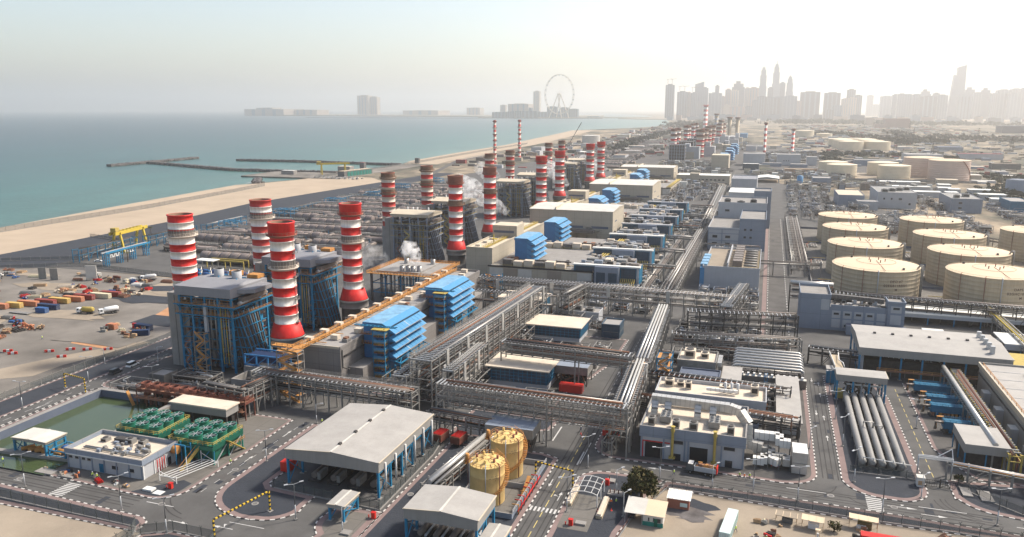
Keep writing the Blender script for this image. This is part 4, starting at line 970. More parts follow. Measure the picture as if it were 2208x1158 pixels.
# ================================================================= steaming desal building with orange deck
t = thing('process_building', 'open steel process building with an orange roof deck and steaming vents', 'process building', (-196,360,0))
b = MB(); b.box(0,0,15,34,34,15.5,'dark_steel','concrete'); b.box(2,2,15.5,26,30,16.3,'concrete','grey_roof'); b.build('roof', t)
b = MB()
for x in (0,8,17,26,34):
    for y in (0,11,22,34): b.tube([(x,y,0),(x,y,15)],.75 if x in (0,34) else .4,'dark_concrete' if x in (0,34) else 'blue_frame',8)
for z in (5,10): 
    for y in (0,34): b.beam((0,y,z),(34,y,z),.4,'blue_frame')
    for x in (0,34): b.beam((x,0,z),(x,34,z),.4,'blue_frame')
for k in range(9): b.tube([(6+k*2.4,.5,2),(6+k*2.4,.5,14)],.5,'galvanised',8)
b.build('columns', t)
b = MB(); b.box(-2,-2,15.2,36,0,15.5,'orange'); b.box(34,0,15.2,36,36,15.5,'orange'); b.box(-2,34,15.2,34,36,15.5,'orange'); b.box(-2,0,15.2,0,34,15.5,'orange')
for pts in ([(-2,-2),(36,-2),(36,36),(-2,36)],[(0,0),(34,0),(34,34),(0,34)]): b.rail(pts,15.5,'orange',w=.16,step=1.8,closed=True)
b.build('walkway', t)
for x, y in ((16,4),(19,5),(22,4.6),(25,6),(9,24),(24,26)): b = MB(); b.lathe(x,y,[(1.3,15.4),(1.3,19.2),(1.1,19.2),(1.1,17)],14,['pipe_silver','pipe_silver','black']); b.lathe(x,y,[(0,17),(1.1,17)],12,'black'); b.build('vent_stack', t)
for i, (x, y, h) in enumerate(((-150,330,12),(-158,318,10),(-163,296,9))):
    t = thing('equipment_rack', ['tall','middle','low'][i]+' galvanised equipment rack behind the orange walkway', 'equipment rack', (x-12,y,0), 0, 'galvanised racks behind the near hall')
    b = MB()
    for a in range(5):
        for c in range(2): b.beam((a*3.4,c*5,0),(a*3.4,c*5,h),.4,'galvanised')
    z = 3
    while z <= h: b.beam((0,0,z),(13.6,0,z),.35,'galvanised'); b.beam((0,5,z),(13.6,5,z),.35,'galvanised'); b.beam((13.6,0,z),(13.6,5,z),.35,'galvanised'); z += 3
    b.build('frame', t); b = MB()
    for k in range(14): b.box(rnd(0,11),rnd(.5,3),rnd(.5,h-2),rnd(11,13),4.6,rnd(h-2,h-.5),'dark_machinery') if k < 2 else b.tube([(rnd(0,3),rnd(0,5),rnd(1,h)),(rnd(9,13),rnd(0,5),rnd(1,h))],rnd(.2,.5),'pipe_warm',6)
    b.build('equipment', t)
t = thing('cable_bridge', 'wide lattice-topped cable bridge running beside the orange walkway', 'cable bridge', (-163,262,0), 0)
b = MB()
for k in range(40): b.beam((0,k*1.6,9.8),(7,k*1.6,9.8),.3,'pole')
for x in (0,3.5,7): b.beam((x,0,9.6),(x,64,9.6),.35,'galvanised')
for k in range(12): b.beam((0,k*5.8,0),(0,k*5.8,9.6),.35,'galvanised'); b.beam((7,k*5.8,0),(7,k*5.8,9.6),.35,'galvanised')
for z in (6.5,7.3,8.1,8.9): b.box(-.1,-.1,z,7.1,0,z+.2,'galvanised'); b.box(-.2,0,z,-.1,64,z+.2,'galvanised')
b.build('frame', t)
# ================================================================= buildings on the near site
def flat(name, label, x0, y0, x1, y1, h, wall, roof, cat, grp=None, par=.6, wins=(), z0=0., over=0.):
    t = thing(name, label, cat, (x0,y0,0), 0, grp); w, d = x1-x0, y1-y0
    b = MB(); b.box(0,0,z0,w,d,h,wall,roof); b.build('walls', t)
    if par:
        b = MB()
        for q in ((-.15,-.15,w+.15,.2),(-.15,d-.2,w+.15,d+.15),(-.15,.2,.2,d-.2),(w-.2,.2,w+.15,d-.2)): b.box(q[0],q[1],h-.3,q[2],q[3],h+par,wall)
        b.build('parapet', t)
    if over: b = MB(); b.box(-over,-over,h+.01,w+over,d+over,h+.45,roof); b.build('roof', t)
    for a in wins:
        if a[0] == 'f': win(t, a[1], 0, a[2], a[3], a[4], 'y', name=a[5] if len(a) > 5 else 'window', m=a[6] if len(a) > 6 else 'window_dark')
        else: win(t, w, a[1], a[2], a[3], a[4], 'x', name=a[5] if len(a) > 5 else 'window', m=a[6] if len(a) > 6 else 'window_dark')
    return t
def acs(t, pts, h, m='galvanised', name='air_unit'):
    for x, y, w, d, hh in pts:
        b = MB(); b.box(x,y,h,x+w,y+d,h+hh,m); b.box(x+w*.15,y-.06,h+hh*.25,x+w*.85,y,h+hh*.8,'dark_machinery'); b.lathe(x+w/2,y+d/2,[(min(w,d)*.36,h+hh),(min(w,d)*.36,h+hh+.25)],12,'dark_steel',True); b.build(name, t)
def glazed_hall(x, y, w, d, h, label, split=.34):
    """cream flat roof on a blue louvred wall over a pale base"""
    t = thing('transformer_hall', label, 'hall', (x,y,0), 0, 'blue-walled halls with cream roofs')
    b = MB(); b.box(.3,.3,0,w-.3,d-.3,h*split,'palegrey_wall'); b.build('base_wall', t)
    b = MB(); b.box(.2,.2,h*split,w-.2,d-.2,h,'blue_steel')
    b.box(.5,0,h*split+.15,w-.5,.2,h-.2,'navy_glass'); b.box(w-.2,.5,h*split+.15,w,d-.5,h-.2,'navy_glass')
    k = 1.7
    while k < w-.5: b.box(k,-.1,h*split,k+.14,.02,h,'blue_frame'); k += 1.7
    k = 1.7
    while k < d-.5: b.box(w-.02,k,h*split,w+.1,k+.14,h,'blue_frame'); k += 1.7
    z = h*split+1.2
    while z < h-.4: b.box(.3,-.12,z,w-.3,.02,z+.1,'blue_frame'); b.box(w-.02,.3,z,w+.12,d-.3,z+.1,'blue_frame'); z += 1.2
    b.build('louvre_wall', t)
    b = MB(); b.box(-.7,-.7,h,w+.7,d+.7,h+.45,'cream_roof'); b.build('roof', t)
    return t
a = glazed_hall(-93.5,256.5,23,16.5,7.6,'front blue-walled hall with a cream roof beside the red container')
b = MB(); b.tube([(-14,4,5.4),(0,4,5.4)],1.3,'white_paint',12); b.tube([(-14,7,5.2),(0,7,5.2)],.8,'duct_silver',12); b.build('white_duct', a)
a = glazed_hall(-97,318,24,16.5,6.8,'second blue-walled hall with a cream roof, farther up the main road')
b = MB(); b.tube([(-12,4,5),(0,4,5)],1.1,'white_paint',12); b.build('white_duct', a)
a = glazed_hall(-129,392,0+24,15,8,'third blue-walled hall with a cream roof, below the beige deck') if 0 else glazed_hall(-122,352,22,15,9,'third blue-walled hall with a cream roof, at the top of the tall rack')
def container(x, y, L, m, label, rz=0, h=2.6, w=2.45, grp=None, z=0., cat='container', win_=False):
    t = thing('shipping_container', label, cat, (x,y,z), rz, grp); b = MB(); b.box(0,0,.1,L,w,h,m)
    k = .3
    while k < L-.2: b.box(k,-.05,.3,k+.16,0,h-.2,m); b.box(k,w,.3,k+.16,w+.05,h-.2,m); k += .5
    b.build('body', t); b = MB()
    for q in (.1,w/2+.03): b.box(L,q,.2,L+.06,q+w/2-.14,h-.15,m)
    for q in (.35,.9,1.5,2.05): b.beam((L+.1,q,.3),(L+.1,q,h-.3),.06,'pole')
    b.build('doors', t)
    if win_: b = MB(); b.box(1,-.08,1.2,2,-.02,1.9,'window_dark'); b.build('window', t)
    return t
container(-66.8,258.6,8.4,'fire_red','bright red container beside the front blue-walled hall',h=3,w=3)
container(-125.5,192,10,'red_paint','long red container against the left side of the large shed',R(90),2.8,2.6)
container(-122.5,173,4.5,'fire_red','short bright red cabin at the front-left of the large shed',R(90),3,2.6)
# clutter yards behind the two halls
FARB = MB()
def skid(x, y, w, d, h, label, m=('galvanised','pipe_warm','dark_machinery'), rz=0, grp='process skids', seed=0, frame='galvanised'):
    rr = random.Random(seed or int(x*13+y*7)); t = thing('process_skid', label, 'process skid', (x,y,0), rz, grp)
    b = MB(); b.box(-.3,-.3,0,w+.3,d+.3,.3,'concrete')
    for a in (0,w):
        for c in (0,d): b.beam((a,c,0),(a,c,h),.28,frame)
    for z in (h*.5,h):
        for c in (0,d): b.beam((0,c,z),(w,c,z),.24,frame)
        for a in (0,w): b.beam((a,0,z),(a,d,z),.24,frame)
    b.build('frame', t)
    for k in range(rr.randint(2,4)):
        b = MB(); r = rr.uniform(.5,min(1.4,d*.3)); yy = rr.uniform(r,max(r,d-r)); zz = rr.uniform(r+.4,max(r+.5,h-r))
        if rr.random() < .6: b.tube([(.4,yy,zz),(.8,yy,zz),(w-.8,yy,zz),(w-.4,yy,zz)],[r*.5,r,r,r*.5],rr.choice(m),12)
        else: xx = rr.uniform(r,max(r,w-r)); b.tube([(xx,yy,.3),(xx,yy,h*.9),(xx,yy,h)],[r,r,r*.4],rr.choice(m),12)
        b.build('vessel', t)
    b = MB()
    for k in range(int(w*d/2.6)+12):
        x1, y1, z1 = rr.uniform(0,w), rr.uniform(0,d), rr.uniform(.6,h); ax = rr.random(); l = rr.uniform(1,max(1.2,w*.6))
        P = [(x1,y1,z1),(min(w,x1+l),y1,z1)] if ax < .5 else ([(x1,y1,z1),(x1,min(d,y1+l),z1)] if ax < .75 else [(x1,y1,.3),(x1,y1,z1)])
        b.tube(P, rr.uniform(.08,.26), rr.choice(('pipe_silver','pipe_warm','dark_steel','pole',m[0])), 5)
    for k in range(int(w*d/6)+5):
        x1, y1 = rr.uniform(0,w-.8), rr.uniform(0,d-.8); b.box(x1,y1,.3,x1+rr.uniform(.5,1.6),y1+rr.uniform(.5,1.6),.3+rr.uniform(.4,min(2.4,h)),rr.choice(m+('dark_machinery','dark_steel','rust_deck')))
    b.build('pipework', t); return t
for i, (x, y, w, d, h, s_) in enumerate(((-96,280,10,9,5,'behind the front blue-walled hall, left'),(-84,281,12,8,4.5,'behind the front blue-walled hall, right'),(-68,284,9,9,5.4,'between the two blue-walled halls near the road'),(-94,296,12,10,5,'before the second blue-walled hall, left'),(-78,298,12,9,4,'before the second blue-walled hall, right'),(-92,340,14,9,6,'behind the second blue-walled hall, left'),(-74,340,10,8,5,'behind the second blue-walled hall, right'),(-128,240,12,12,5,'between the front intake and the tall rack'),(-128,296,12,14,4.5,'between the two blue intakes and the tall rack'),(-92,240,12,8,4,'inside the front truss bridge'),(-76,240,10,9,4,'left of the road under the front truss bridge'),(-111,266,9,20,9,'under the tall rack, nearest'),(-111,290,9,20,8,'under the tall rack, middle'),(-111,314,9,22,8,'under the tall rack, farthest'),(-97,240,5,20,7,'beside the white duct of the front hall'),(-97,298,4,18,7,'beside the white duct of the second hall'),(-128,262,12,22,3,'on the court between the intakes'),(-64,296,6,16,4,'along the kerb below the second hall'))):
    skid(x,y,w,d,h,'grey pipework skid '+s_,grp='process skids round the blue-walled halls')
t = flat('substation','small grey cabin building with dark louvres by the road bend',-66,330,-58,341,6,'navy_glass','grey_roof','substation',wins=(('f',4,3.2,6.4,2,'louvre','navy_glass'),('s',5.5,3.2,9,2,'louvre','navy_glass')))
t = flat('substation','long pale duct house behind the second blue-walled hall',-92,352,-72,362,5,'palegrey_wall','grey_roof','duct house'); acs(t,((2,2,3,3,2),(7,3,4,3,2.4),(13,2,4,4,1.8)),5)
# big canopy boxes hanging under the truss bridges (wind-screened cooler)
for i, (x, y) in enumerate(((-76,212),(-73,272))):
    t = thing('cooler_house', ('front' if i == 0 else 'rear')+' grey box cooler raised on legs beside the truss bridge', 'cooler', (x,y-6,0), 0, 'raised box coolers')
    b = MB(); b.box(0,0,4.4,15,9,7.4,'galvanised','bluegrey_wall'); b.build('casing', t); b = MB()
    for a in (.4,5,10,14.6):
        for c in (.4,8.6): b.beam((a,c,0),(a,c,4.4),.3,'dark_steel')
        b.beam((a,.4,0),(a,8.6,4.4),.22,'dark_steel')
    b.build('legs', t); b = MB()
    for k in range(24): b.box(rnd(0,12),rnd(1,7),0,rnd(12,14),8.5,rnd(1,3.8),'dark_machinery') if k < 2 else b.tube([(rnd(1,14),rnd(1,8),.4),(rnd(1,14),rnd(1,8),4)],rnd(.1,.4),'rust_deck' if k % 3 else 'pipe_warm',6)
    b.build('equipment', t)
# ================================================================= sheds with blue legs
def shed(x, y, w, d, h, label, fas=1.9, roof='sheet_roof', leg='blue_frame', ridge=1.0, rows=5, axis='y', inner=True, clad=None):
    t = thing('shed', label, 'shed', (x,y,0), 0, 'open sheds with pale pitched roofs')
    c = clad or 'sheet_cladding'
    b = MB(); n = len(b.v)
    if axis == 'y':
        b.v += [(-.5,-.5,h),(w+.5,-.5,h),(w+.5,d+.5,h),(-.5,d+.5,h),(w/2,-.5,h+ridge),(w/2,d+.5,h+ridge)]
        b.face((n,n+4,n+5,n+3),roof); b.face((n+4,n+1,n+2,n+5),roof); b.beam((w/2,-.5,h+ridge+.05),(w/2,d+.5,h+ridge+.05),.5,'white_roof',.12)
    else:
        b.v += [(-.5,-.5,h),(w+.5,-.5,h),(w+.5,d+.5,h),(-.5,d+.5,h),(-.5,d/2,h+ridge),(w+.5,d/2,h+ridge)]
        b.face((n,n+1,n+5,n+4),roof); b.face((n+4,n+5,n+2,n+3),roof)
    b.build('roof', t)
    b = MB(); o = .42
    def strip(a, e, m):
        # gable-following fascia: a,e corner xy with top heights
        (x0,y0,z0),(x1,y1,z1) = a, e; k = len(b.v)
        dx, dy = x1-x0, y1-y0; L = hypot(dx, dy); nx, ny = -dy/L*.12, dx/L*.12
        b.v += [(x0,y0,h-fas),(x1,y1,h-fas),(x1,y1,z1-.06),(x0,y0,z0-.06),(x0+nx,y0+ny,h-fas),(x1+nx,y1+ny,h-fas),(x1+nx,y1+ny,z1-.06),(x0+nx,y0+ny,z0-.06)]
        b.face((k,k+1,k+2,k+3),m); b.face((k+5,k+4,k+7,k+6),m); b.face((k,k+4,k+5,k+1),m)
    if axis == 'y':
        strip((-o,-o,h),(w/2,-o,h+ridge),c); strip((w/2,-o,h+ridge),(w+o,-o,h),c); strip((w+o,d+o,h),(w/2,d+o,h+ridge),c); strip((w/2,d+o,h+ridge),(-o,d+o,h),c)
        strip((w+o,-o,h),(w+o,d+o,h),c); strip((-o,d+o,h),(-o,-o,h),c)
    else:
        strip((w+o,-o,h),(w+o,d/2,h+ridge),c); strip((w+o,d/2,h+ridge),(w+o,d+o,h),c); strip((-o,d/2,h+ridge),(-o,-o,h),c); strip((-o,d+o,h),(-o,d/2,h+ridge),c)
        strip((-o,-o,h),(w+o,-o,h),c); strip((w+o,d+o,h),(-o,d+o,h),c)
    b.build('fascia', t)
    b = MB(); b.beam((w+.62,-.5,h-.05),(w+.62,d+.5,h-.05),.25,'beige_roof'); b.beam((-.5,-.62,h-.0),(w/2,-.62,h+ridge),.16,'beige_roof') if axis == 'y' else None; b.build('gutter', t)
    for k in range(rows+1):
        for a in ((0,w) if axis == 'y' else (k*w/rows,)):
            for yy in ((k*d/rows,) if axis == 'y' else (0,d)):
                b = MB(); b.beam((a,yy,0),(a,yy,h-.2),.55,leg); b.box(a-.7,yy-.7,0,a+.7,yy+.7,.35,'concrete'); b.build('leg', t)
    b = MB()
    for k in range(rows):
        y0, y1 = k*d/rows, (k+1)*d/rows
        for a in (0,w):
            b.beam((a,y0,h-fas-.6),(a,y1,h-fas-.6),.28,leg)
            if k % 2 == 0: b.beam((a,y0,.5),(a,y1,h-fas-.6),.2,leg); b.beam((a,y1,.5),(a,y0,h-fas-.6),.2,leg)
        b.beam((0,y0,h-.4),(w,y0,h-.4),.35,leg)
    b.build('bracing', t)
    return t
t = shed(-118.6,167.5,27.2,34,10.4,'large open shed with a pale pitched roof and blue legs, pumps inside',2.9,ridge=1.1)
for k in range(4): b = MB(); b.box(13.2,4+k*8.4,11.45,14,5+k*8.4,12.0,'dark_steel'); b.build('roof_vent', t)
for k in range(6): b = MB(); b.tube([(27.8,3+k*6,9),(27.8,3+k*6,1.2)],.3,'white_paint',8); b.build('downpipe', t)
for i in range(8):
    x, y = -114+(i%4)*6, 171+(i//4)*14
    t = thing('pump_set', nth(i)+' cream pump set on its skid inside the large shed', 'pump', (x,y,.25), 0, 'pump sets inside the large shed')
    b = MB(); b.tube([(1,0,1.5),(1,6,1.5)],.9,'pipe_warm',10); b.tube([(1,6,1.5),(1,9,1.5),(1,9,4)],.5,'galvanised',8); b.build('pump', t)
    b = MB(); b.box(-.4,-1,0,3,9,.4,'dark_steel'); b.box(2,0,.4,3,4,2.4,'galvanised'); b.build('skid', t)
t = shed(-75.4,150.8,17.6,11.5,9,'smaller open shed with a pale roof at the bottom centre',2.6,ridge=.8,rows=2)
for i in range(4):
    t = thing('pump_set', nth(i)+' pump set under the smaller bottom shed', 'pump', (-73+i*4,153,.25), 0, 'pump sets under the smaller shed')
    b = MB(); b.tube([(0,0,1.4),(0,7,1.4)],.7,'pipe_warm',10); b.tube([(1.4,0,1),(1.4,6,1)],.3,'pole',8); b.build('pump', t); b = MB(); b.box(-1,-1,0,2,7,.4,'dark_steel'); b.build('skid', t)
t = shed(-97.8,154,3.8,6.8,4.7,'small canopy with blue legs at the gate of the large shed',1.0,ridge=.15,rows=1)
t = shed(-56.8,151.8,4.4,5.6,4.5,'tiny canopy right of the smaller bottom shed',1.2,ridge=.15,rows=1)
# front control building with parapet
t = thing('control_building', 'single-storey pale control building with parapet roof beside the green coolers', 'control building', (-184,156.6,0))
b = MB(); b.box(0,0,.2,26.4,12.8,5,'palegrey_wall','cream_roof')
for k in range(7): b.box(k*4.33-.05,-.18,.2,k*4.33+.35,0,5,'bluegrey_wall')
for k in range(4): b.box(26.4,k*4.1,.2,26.6,k*4.1+.35,5,'white_paint')
b.build('walls', t)
b = MB()
for q in ((-.5,-.5,26.9,0),(-.5,12.8,26.9,13.3),(-.5,0,0,12.8),(26.4,0,26.9,12.8)): b.box(*q[:2],4.6,*q[2:],6.2,'bluegrey_wall','concrete')
b.box(.1,-.7,4.5,26.8,-.45,4.75,'white_paint'); b.build('parapet', t)
for x in (1.2,3.4,5.8,7.8): win(t,x,0,3.3,1.1,.6)
for x in (16.8,22.4): win(t,x,0,2.0,2.0,.9)
win(t,12,0,.3,1.5,2.6,'y',name='door',m='blue_steel'); win(t,26.4,10,.3,1.2,2.3,'x',name='door')
for k in range(4): b = MB(); b.tube([(26.8,5+k*.9,.3),(26.8,5+k*.9,4)],.12,'fire_red',6); b.build('fire_pipe', t)
b = MB()
for k in range(2): b.tube([(3,3+k*.7,5.5),(24,3+k*.7,5.5),(24,6,5.5)],.22,'pipe_silver',6)
for k in range(30): x, y = rnd(8,22), rnd(2,9); b.box(x,y,5,x+rnd(.5,1.6),y+rnd(.4,1),5+rnd(.5,1.1),random.choice(['pipe_silver','galvanised','bluegrey_wall']))
b.box(8,9,5,12,11,6.2,'dark_steel'); b.build('roof_pipes', t)
acs(t,((12,9,2.4,2,1.5),(16,9.6,2,2,1.2),(4,8,2,2,1)),5)
# white flat shed beside the coolers
t = flat('flat_shed','long white flat-roofed shed behind the green coolers',-178.3,191.2,-157,197.2,7.4,'sheet_cladding','cream_roof','shed',z0=5,par=0,over=.4)
b = MB()
for x in (.4,8,15,21):
    for y in (.4,5.6): b.beam((x,y,0),(x,y,5),.35,'dark_steel')
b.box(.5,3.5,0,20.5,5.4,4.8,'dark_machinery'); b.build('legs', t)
# green cooling towers
def cooler(x, y, label):
    t = thing('cooling_unit', label, 'cooling unit', (x,y,0), 0, 'green cooling units with nine fans'); w, d = 15.5, 13.5; h = 6
    b = MB(); b.box(0,0,h-1.6,w,d,h,'green_dark','green_paint'); b.box(.6,.6,1.2,w-.6,d-.6,h-1.6,'green_dark'); b.box(0,-.12,h-1.5,w,0,h-.4,'green_paint'); b.build('casing', t)
    for i in range(3):
        for j in range(3):
            b = MB(); cx, cy = 2.7+i*5.0, 2.4+j*4.4
            b.lathe(cx,cy,[(2.15,h),(1.95,h+.5),(1.95,h+1.7),(2.1,h+2.0),(1.9,h+2.0),(1.8,h+.6)],22,['green_paint','green_paint','green_paint','green_steel','green_dark']); b.lathe(cx,cy,[(0,h+.6),(1.8,h+.6)],16,'green_dark')
            for a in range(4): c, s_ = cos(a*pi/4+.3)*1.9, sin(a*pi/4+.3)*1.9; b.beam((cx-c,cy-s_,h+2.02),(cx+c,cy+s_,h+2.02),.1,'pole')
            b.box(cx-.3,cy-.3,h+1.2,cx+.3,cy+.3,h+1.9,'green_steel'); b.build('fan', t)
    b = MB()
    for a in (.3,5,10,w-.3):
        for c in (.3,d/2,d-.3): b.beam((a,c,0),(a,c,h-1.6),.35,'green_steel')
        b.beam((a,.3,0),(min(w,a+4),.3,h-1.6),.2,'blue_frame')
    for c in (.3,d/2): b.beam((w-.3,c,0),(w-.3,c+6,h-1.6),.25,'pole')
    b.build('legs', t)
    b = MB(); b.rail([(0,0),(w,0),(w,d),(0,d)],h,'ochre',w=.12,step=1.6,closed=True); b.build('railing', t)
    b = MB(); b.beam((w+.7,d-1,.1),(w+.7,d-8,h-.4),1.2,'ochre',.25); b.rail([(w+1.2,d-1),(w+1.2,d-8)],h-2.6,'orange',step=1); b.build('stairs', t)
    return t
cooler(-181,171.5,'left green cooling unit, beside the pond'); cooler(-160.5,170,'right green cooling unit with long legs')
# rusty fan row
t = thing('fan_row', 'long rusty brown row of round fans on an orange-railed deck', 'cooling fans', (-201,200.5,0))
b = MB(); b.box(0,0,5.4,44,5,6.4,'rust','rust_deck'); b.box(0,-1.5,3.4,44,-.2,3.6,'rust_deck')
for k in range(12): 
    for y in (0,4.8): b.beam((k*4,y,0),(k*4,y,5.4),.3,'rust')
for k in range(30): b.box(rnd(0,42),rnd(.5,3),.4,rnd(1,2)+rnd(0,42) if 0 else 0,0,0,'rust') if 0 else b.box(k*1.4,1+(k%3)*.6,.3,k*1.4+1.1,4,rnd(2,5),'rust' if k % 2 else 'dark_machinery')
b.build('deck', t)
for k in range(11): b = MB(); b.lathe(2+k*4,2.5,[(1.75,6.4),(1.6,6.9),(1.65,7.9),(1.5,7.9),(1.4,6.9)],18,'rust'); b.lathe(2+k*4,2.5,[(0,6.9),(1.4,6.9)],14,'dark_machinery'); b.build('fan', t)
b = MB(); b.rail([(0,-1.5),(44,-1.5)],3.6,'rust_deck',w=.12,step=1.8); b.rail([(0,0),(44,0),(44,5),(0,5)],6.4,'rust',w=.12,step=2,closed=True); b.beam((-.5,-1,0),(-3,-1,5.4),1.2,'orange',.2); b.build('railing', t)
t = skid(-218,206,14,8,4.4,'open pipe frame at the corner of the pond, behind the rusty fans',grp='process skids by the pond'); t = skid(-205,222,16,8,3.6,'low pipework frame in front of the nearest boiler house',grp='process skids by the pond')
t = flat('substation','small flat grey cabin beside the left road',-214,220,-207,227,3.2,'dark_concrete','grey_roof','cabin')
# white pipe frame beside the control building
t = thing('pipe_trestle','white painted low pipe frame on the concrete near the control building','pipe frame',(-153,157.6,.25))
b = MB()
for k in range(5): b.beam((k*1.4,0,1.6),(4+k*1.4,12,1.6),.16,'white_paint')
for (x,y,z) in ((0,0,4),(5.6,0,2),(3.6,6.5,4.6),(4,12,4.2),(9.6,12,2)): b.beam((x,y,0),(x,y,z),.18,'white_paint')
b.beam((0,0,3),(5.6,0,.6),.12,'white_paint'); b.beam((4,12,3.6),(9.6,12,1),.12,'white_paint'); b.beam((0,0,1.6),(5.6,0,1.6),.16,'white_paint'); b.beam((4,12,1.6),(9.6,12,1.6),.16,'white_paint'); b.build('frame', t)
t = thing('stair_tower','blue steel frame with a yellow stair behind the control building','stair',(-155.5,167,.2)); b = MB()
for x in (0,3.4):
    for y in (0,2.2): b.beam((x,y,0),(x,y,6.4),.25,'blue_frame')
b.beam((0,0,6.4),(3.4,0,6.4),.3,'blue_frame'); b.beam((0,2.2,5),(3.4,2.2,5),.3,'blue_frame'); b.build('frame', t)
b = MB(); b.beam((4,-3.2,.2),(5.4,4.2,5.2),1.1,'ochre',.3); b.beam((3.4,-3.2,1.2),(4.8,4.2,6.2),.1,'orange'); b.beam((4.7,-3.2,1.2),(6.1,4.2,6.2),.1,'orange'); b.build('stairs', t)
b = MB(); b.tube([(-2,1,4.2),(0,1,4.2)],1.2,'orange',12); b.build('drum', t)
# canopy over equipment at left edge
t = shed(-206,158.4,12,6.5,5.6,'white-roofed canopy with blue legs and orange pumps at the left edge',.8,'white_roof',ridge=.2,rows=2)
b = MB()
for k in range(4): b.tube([(1+k*2.6,1,1.4),(3+k*2.6,4,1.4)],.6,'orange',10); b.box(1+k*2.6,.6,0,3+k*2.6,4,.6,'dark_steel')
b.build('pumps', t); skid(-193,158.5,6,6,3.2,'orange and blue valve skid right of the left-edge canopy',('orange','container_blue','pipe_warm'),grp='process skids by the pond',frame='blue_frame')
# yellow tanks
def ytank(x, y, h, r, label):
    t = thing('storage_tank', label, 'tank', (x,y,.2), 0, 'yellow tanks with spiral stairs')
    b = MB(); b.lathe(0,0,[(r,0),(r,h*.33),(r+.06,h*.33+.1),(r,h*.33+.2),(r,h*.72),(r+.06,h*.72+.1),(r,h*.72+.2),(r,h-.2),(r+.15,h)],40,'yellow_tank'); b.build('shell', t)
    b = MB(); b.lathe(0,0,[(r+.15,h),(r*.6,h+.7),(r*.15,h+1.1),(0,h+1.15)],40,'yellow_roof')
    for k in range(20): a = 2*pi*k/20; b.beam((cos(a)*r*.2,sin(a)*r*.2,h+1.15),(cos(a)*r*.97,sin(a)*r*.97,h+.16),.1,'tank_rust' if k % 2 else 'yellow_roof')
    for k in range(7): a = k*.9+.4; q = r*.6; b.box(cos(a)*q-.25,sin(a)*q-.25,h+.5,cos(a)*q+.25,sin(a)*q+.25,h+1.6,'tank_rust' if k % 3 == 0 else 'yellow_roof')
    b.build('roof', t)
    b = MB()
    for zz in (.6,1.15): b.tube([(cos(R(a))*(r+.1),sin(R(a))*(r+.1),h+zz) for a in range(0,361,15)],.05,'orange',4,False)
    for k in range(24): a = 2*pi*k/24; b.beam((cos(a)*(r+.1),sin(a)*(r+.1),h),(cos(a)*(r+.1),sin(a)*(r+.1),h+1.15),.08,'orange')
    b.build('railing', t)
    b = MB(); n = 40
    for k in range(n): 
        a = -1.9+k*.085; z = .2+k*h/n; c0, s0 = cos(a), sin(a); c1, s1 = cos(a+.085), sin(a+.085)
        b.prism([(c0*r*1.01,s0*r*1.01),(c0*(r+1.2),s0*(r+1.2)),(c1*(r+1.2),s1*(r+1.2)),(c1*r*1.01,s1*r*1.01)], z, z+.12, 'orange')
        b.beam((c0*(r+1.2),s0*(r+1.2),z+1),(c1*(r+1.2),s1*(r+1.2),z+1+h/n),.08,'orange'); b.beam((c0*(r+1.2),s0*(r+1.2),z),(c0*(r+1.2),s0*(r+1.2),z+1),.06,'orange')
    b.build('spiral_stair', t)
    b = MB()
    for a, m_ in ((-2.4,'pole'),(-1.3,'pole'),(-2.8,'tank_rust'),(-.5,'tank_rust')): c, s_ = cos(a)*(r+.3), sin(a)*(r+.3); b.tube([(c*.8,s_*.8,h+.9),(c,s_,h+.3),(c,s_,.2)],.15,m_,6)
    b.build('downpipes', t)
    b = MB(); b.box(-r-1.6,-.5,h-1.4,-r+.2,1.4,h-1.2,'orange'); b.rail([(-r-1.6,-.5),(-r-1.6,1.4)],h-1.2,'orange',step=.8); b.tube([(-r-1.2,.4,h-1.2),(-r-.9,.4,h+1.2)],.5,'orange',10); b.build('platform', t)
    return t
def curved_text(lines, parent, r, a0, ztop, size, lead, name='lettering', m='lettering_dark', squash=1.):
    for i, tx in enumerate(lines):
        cu = bpy.data.curves.new(name, 'FONT'); cu.body = tx; cu.size = size; cu.align_x = 'CENTER'; cu.space_character = 1.15; cu.offset = size*.02
        o = bpy.data.objects.new(name, cu); S.collection.objects.link(o); dg = bpy.context.evaluated_depsgraph_get(); dg.update()
        me = bpy.data.meshes.new_from_object(o.evaluated_get(dg)); bpy.data.objects.remove(o); bpy.data.curves.remove(cu)
        for v in me.vertices:
            a = a0+v.co.x*squash/r; z = ztop-i*lead+v.co.y; v.co = (cos(a)*(r+.06), sin(a)*(r+.06), z)
        me.materials.clear(); me.materials.append(MATS[m]); q = bpy.data.objects.new(name, me); S.collection.objects.link(q); q.parent = parent
t = ytank(-64.4,176,10.6,4.6,'nearer yellow tank with a spiral stair'); curved_text(['-- - --','-- ----- --','-'],t,4.6,-.75,8.2,.8,.6)
t = ytank(-64.4,192,10.6,4.6,'farther yellow tank with a spiral stair'); curved_text(['-- - --','-- ----- --','-'],t,4.6,-.75,8.2,.8,.6)
t = thing('bund_wall','low grey bund wall round the two yellow tanks','wall',(-71,168,.2)); b = MB()
for q in ((0,0,16,.35),(0,31,16,31.35),(0,.35,.35,31),(15.65,.35,16,31),(.35,16,15.65,16.3)): b.box(q[0],q[1],0,q[2],q[3],1.5,'bluegrey_wall','concrete')
b.box(.35,.35,.02,15.65,31,.05,'concrete_ground'); b.build('walls', t); b = MB(); b.rail([(16.2,0),(16.2,31)],1.5,'pole',w=.12,step=1.2); b.build('railing', t)
b = MB()
for k in range(8): b.tube([(16.8,3+k*2.4,0),(16.8,3+k*2.4,2.6),(15,3+k*2.4,2.6)],.16,'red_paint' if k % 3 else 'orange',6)
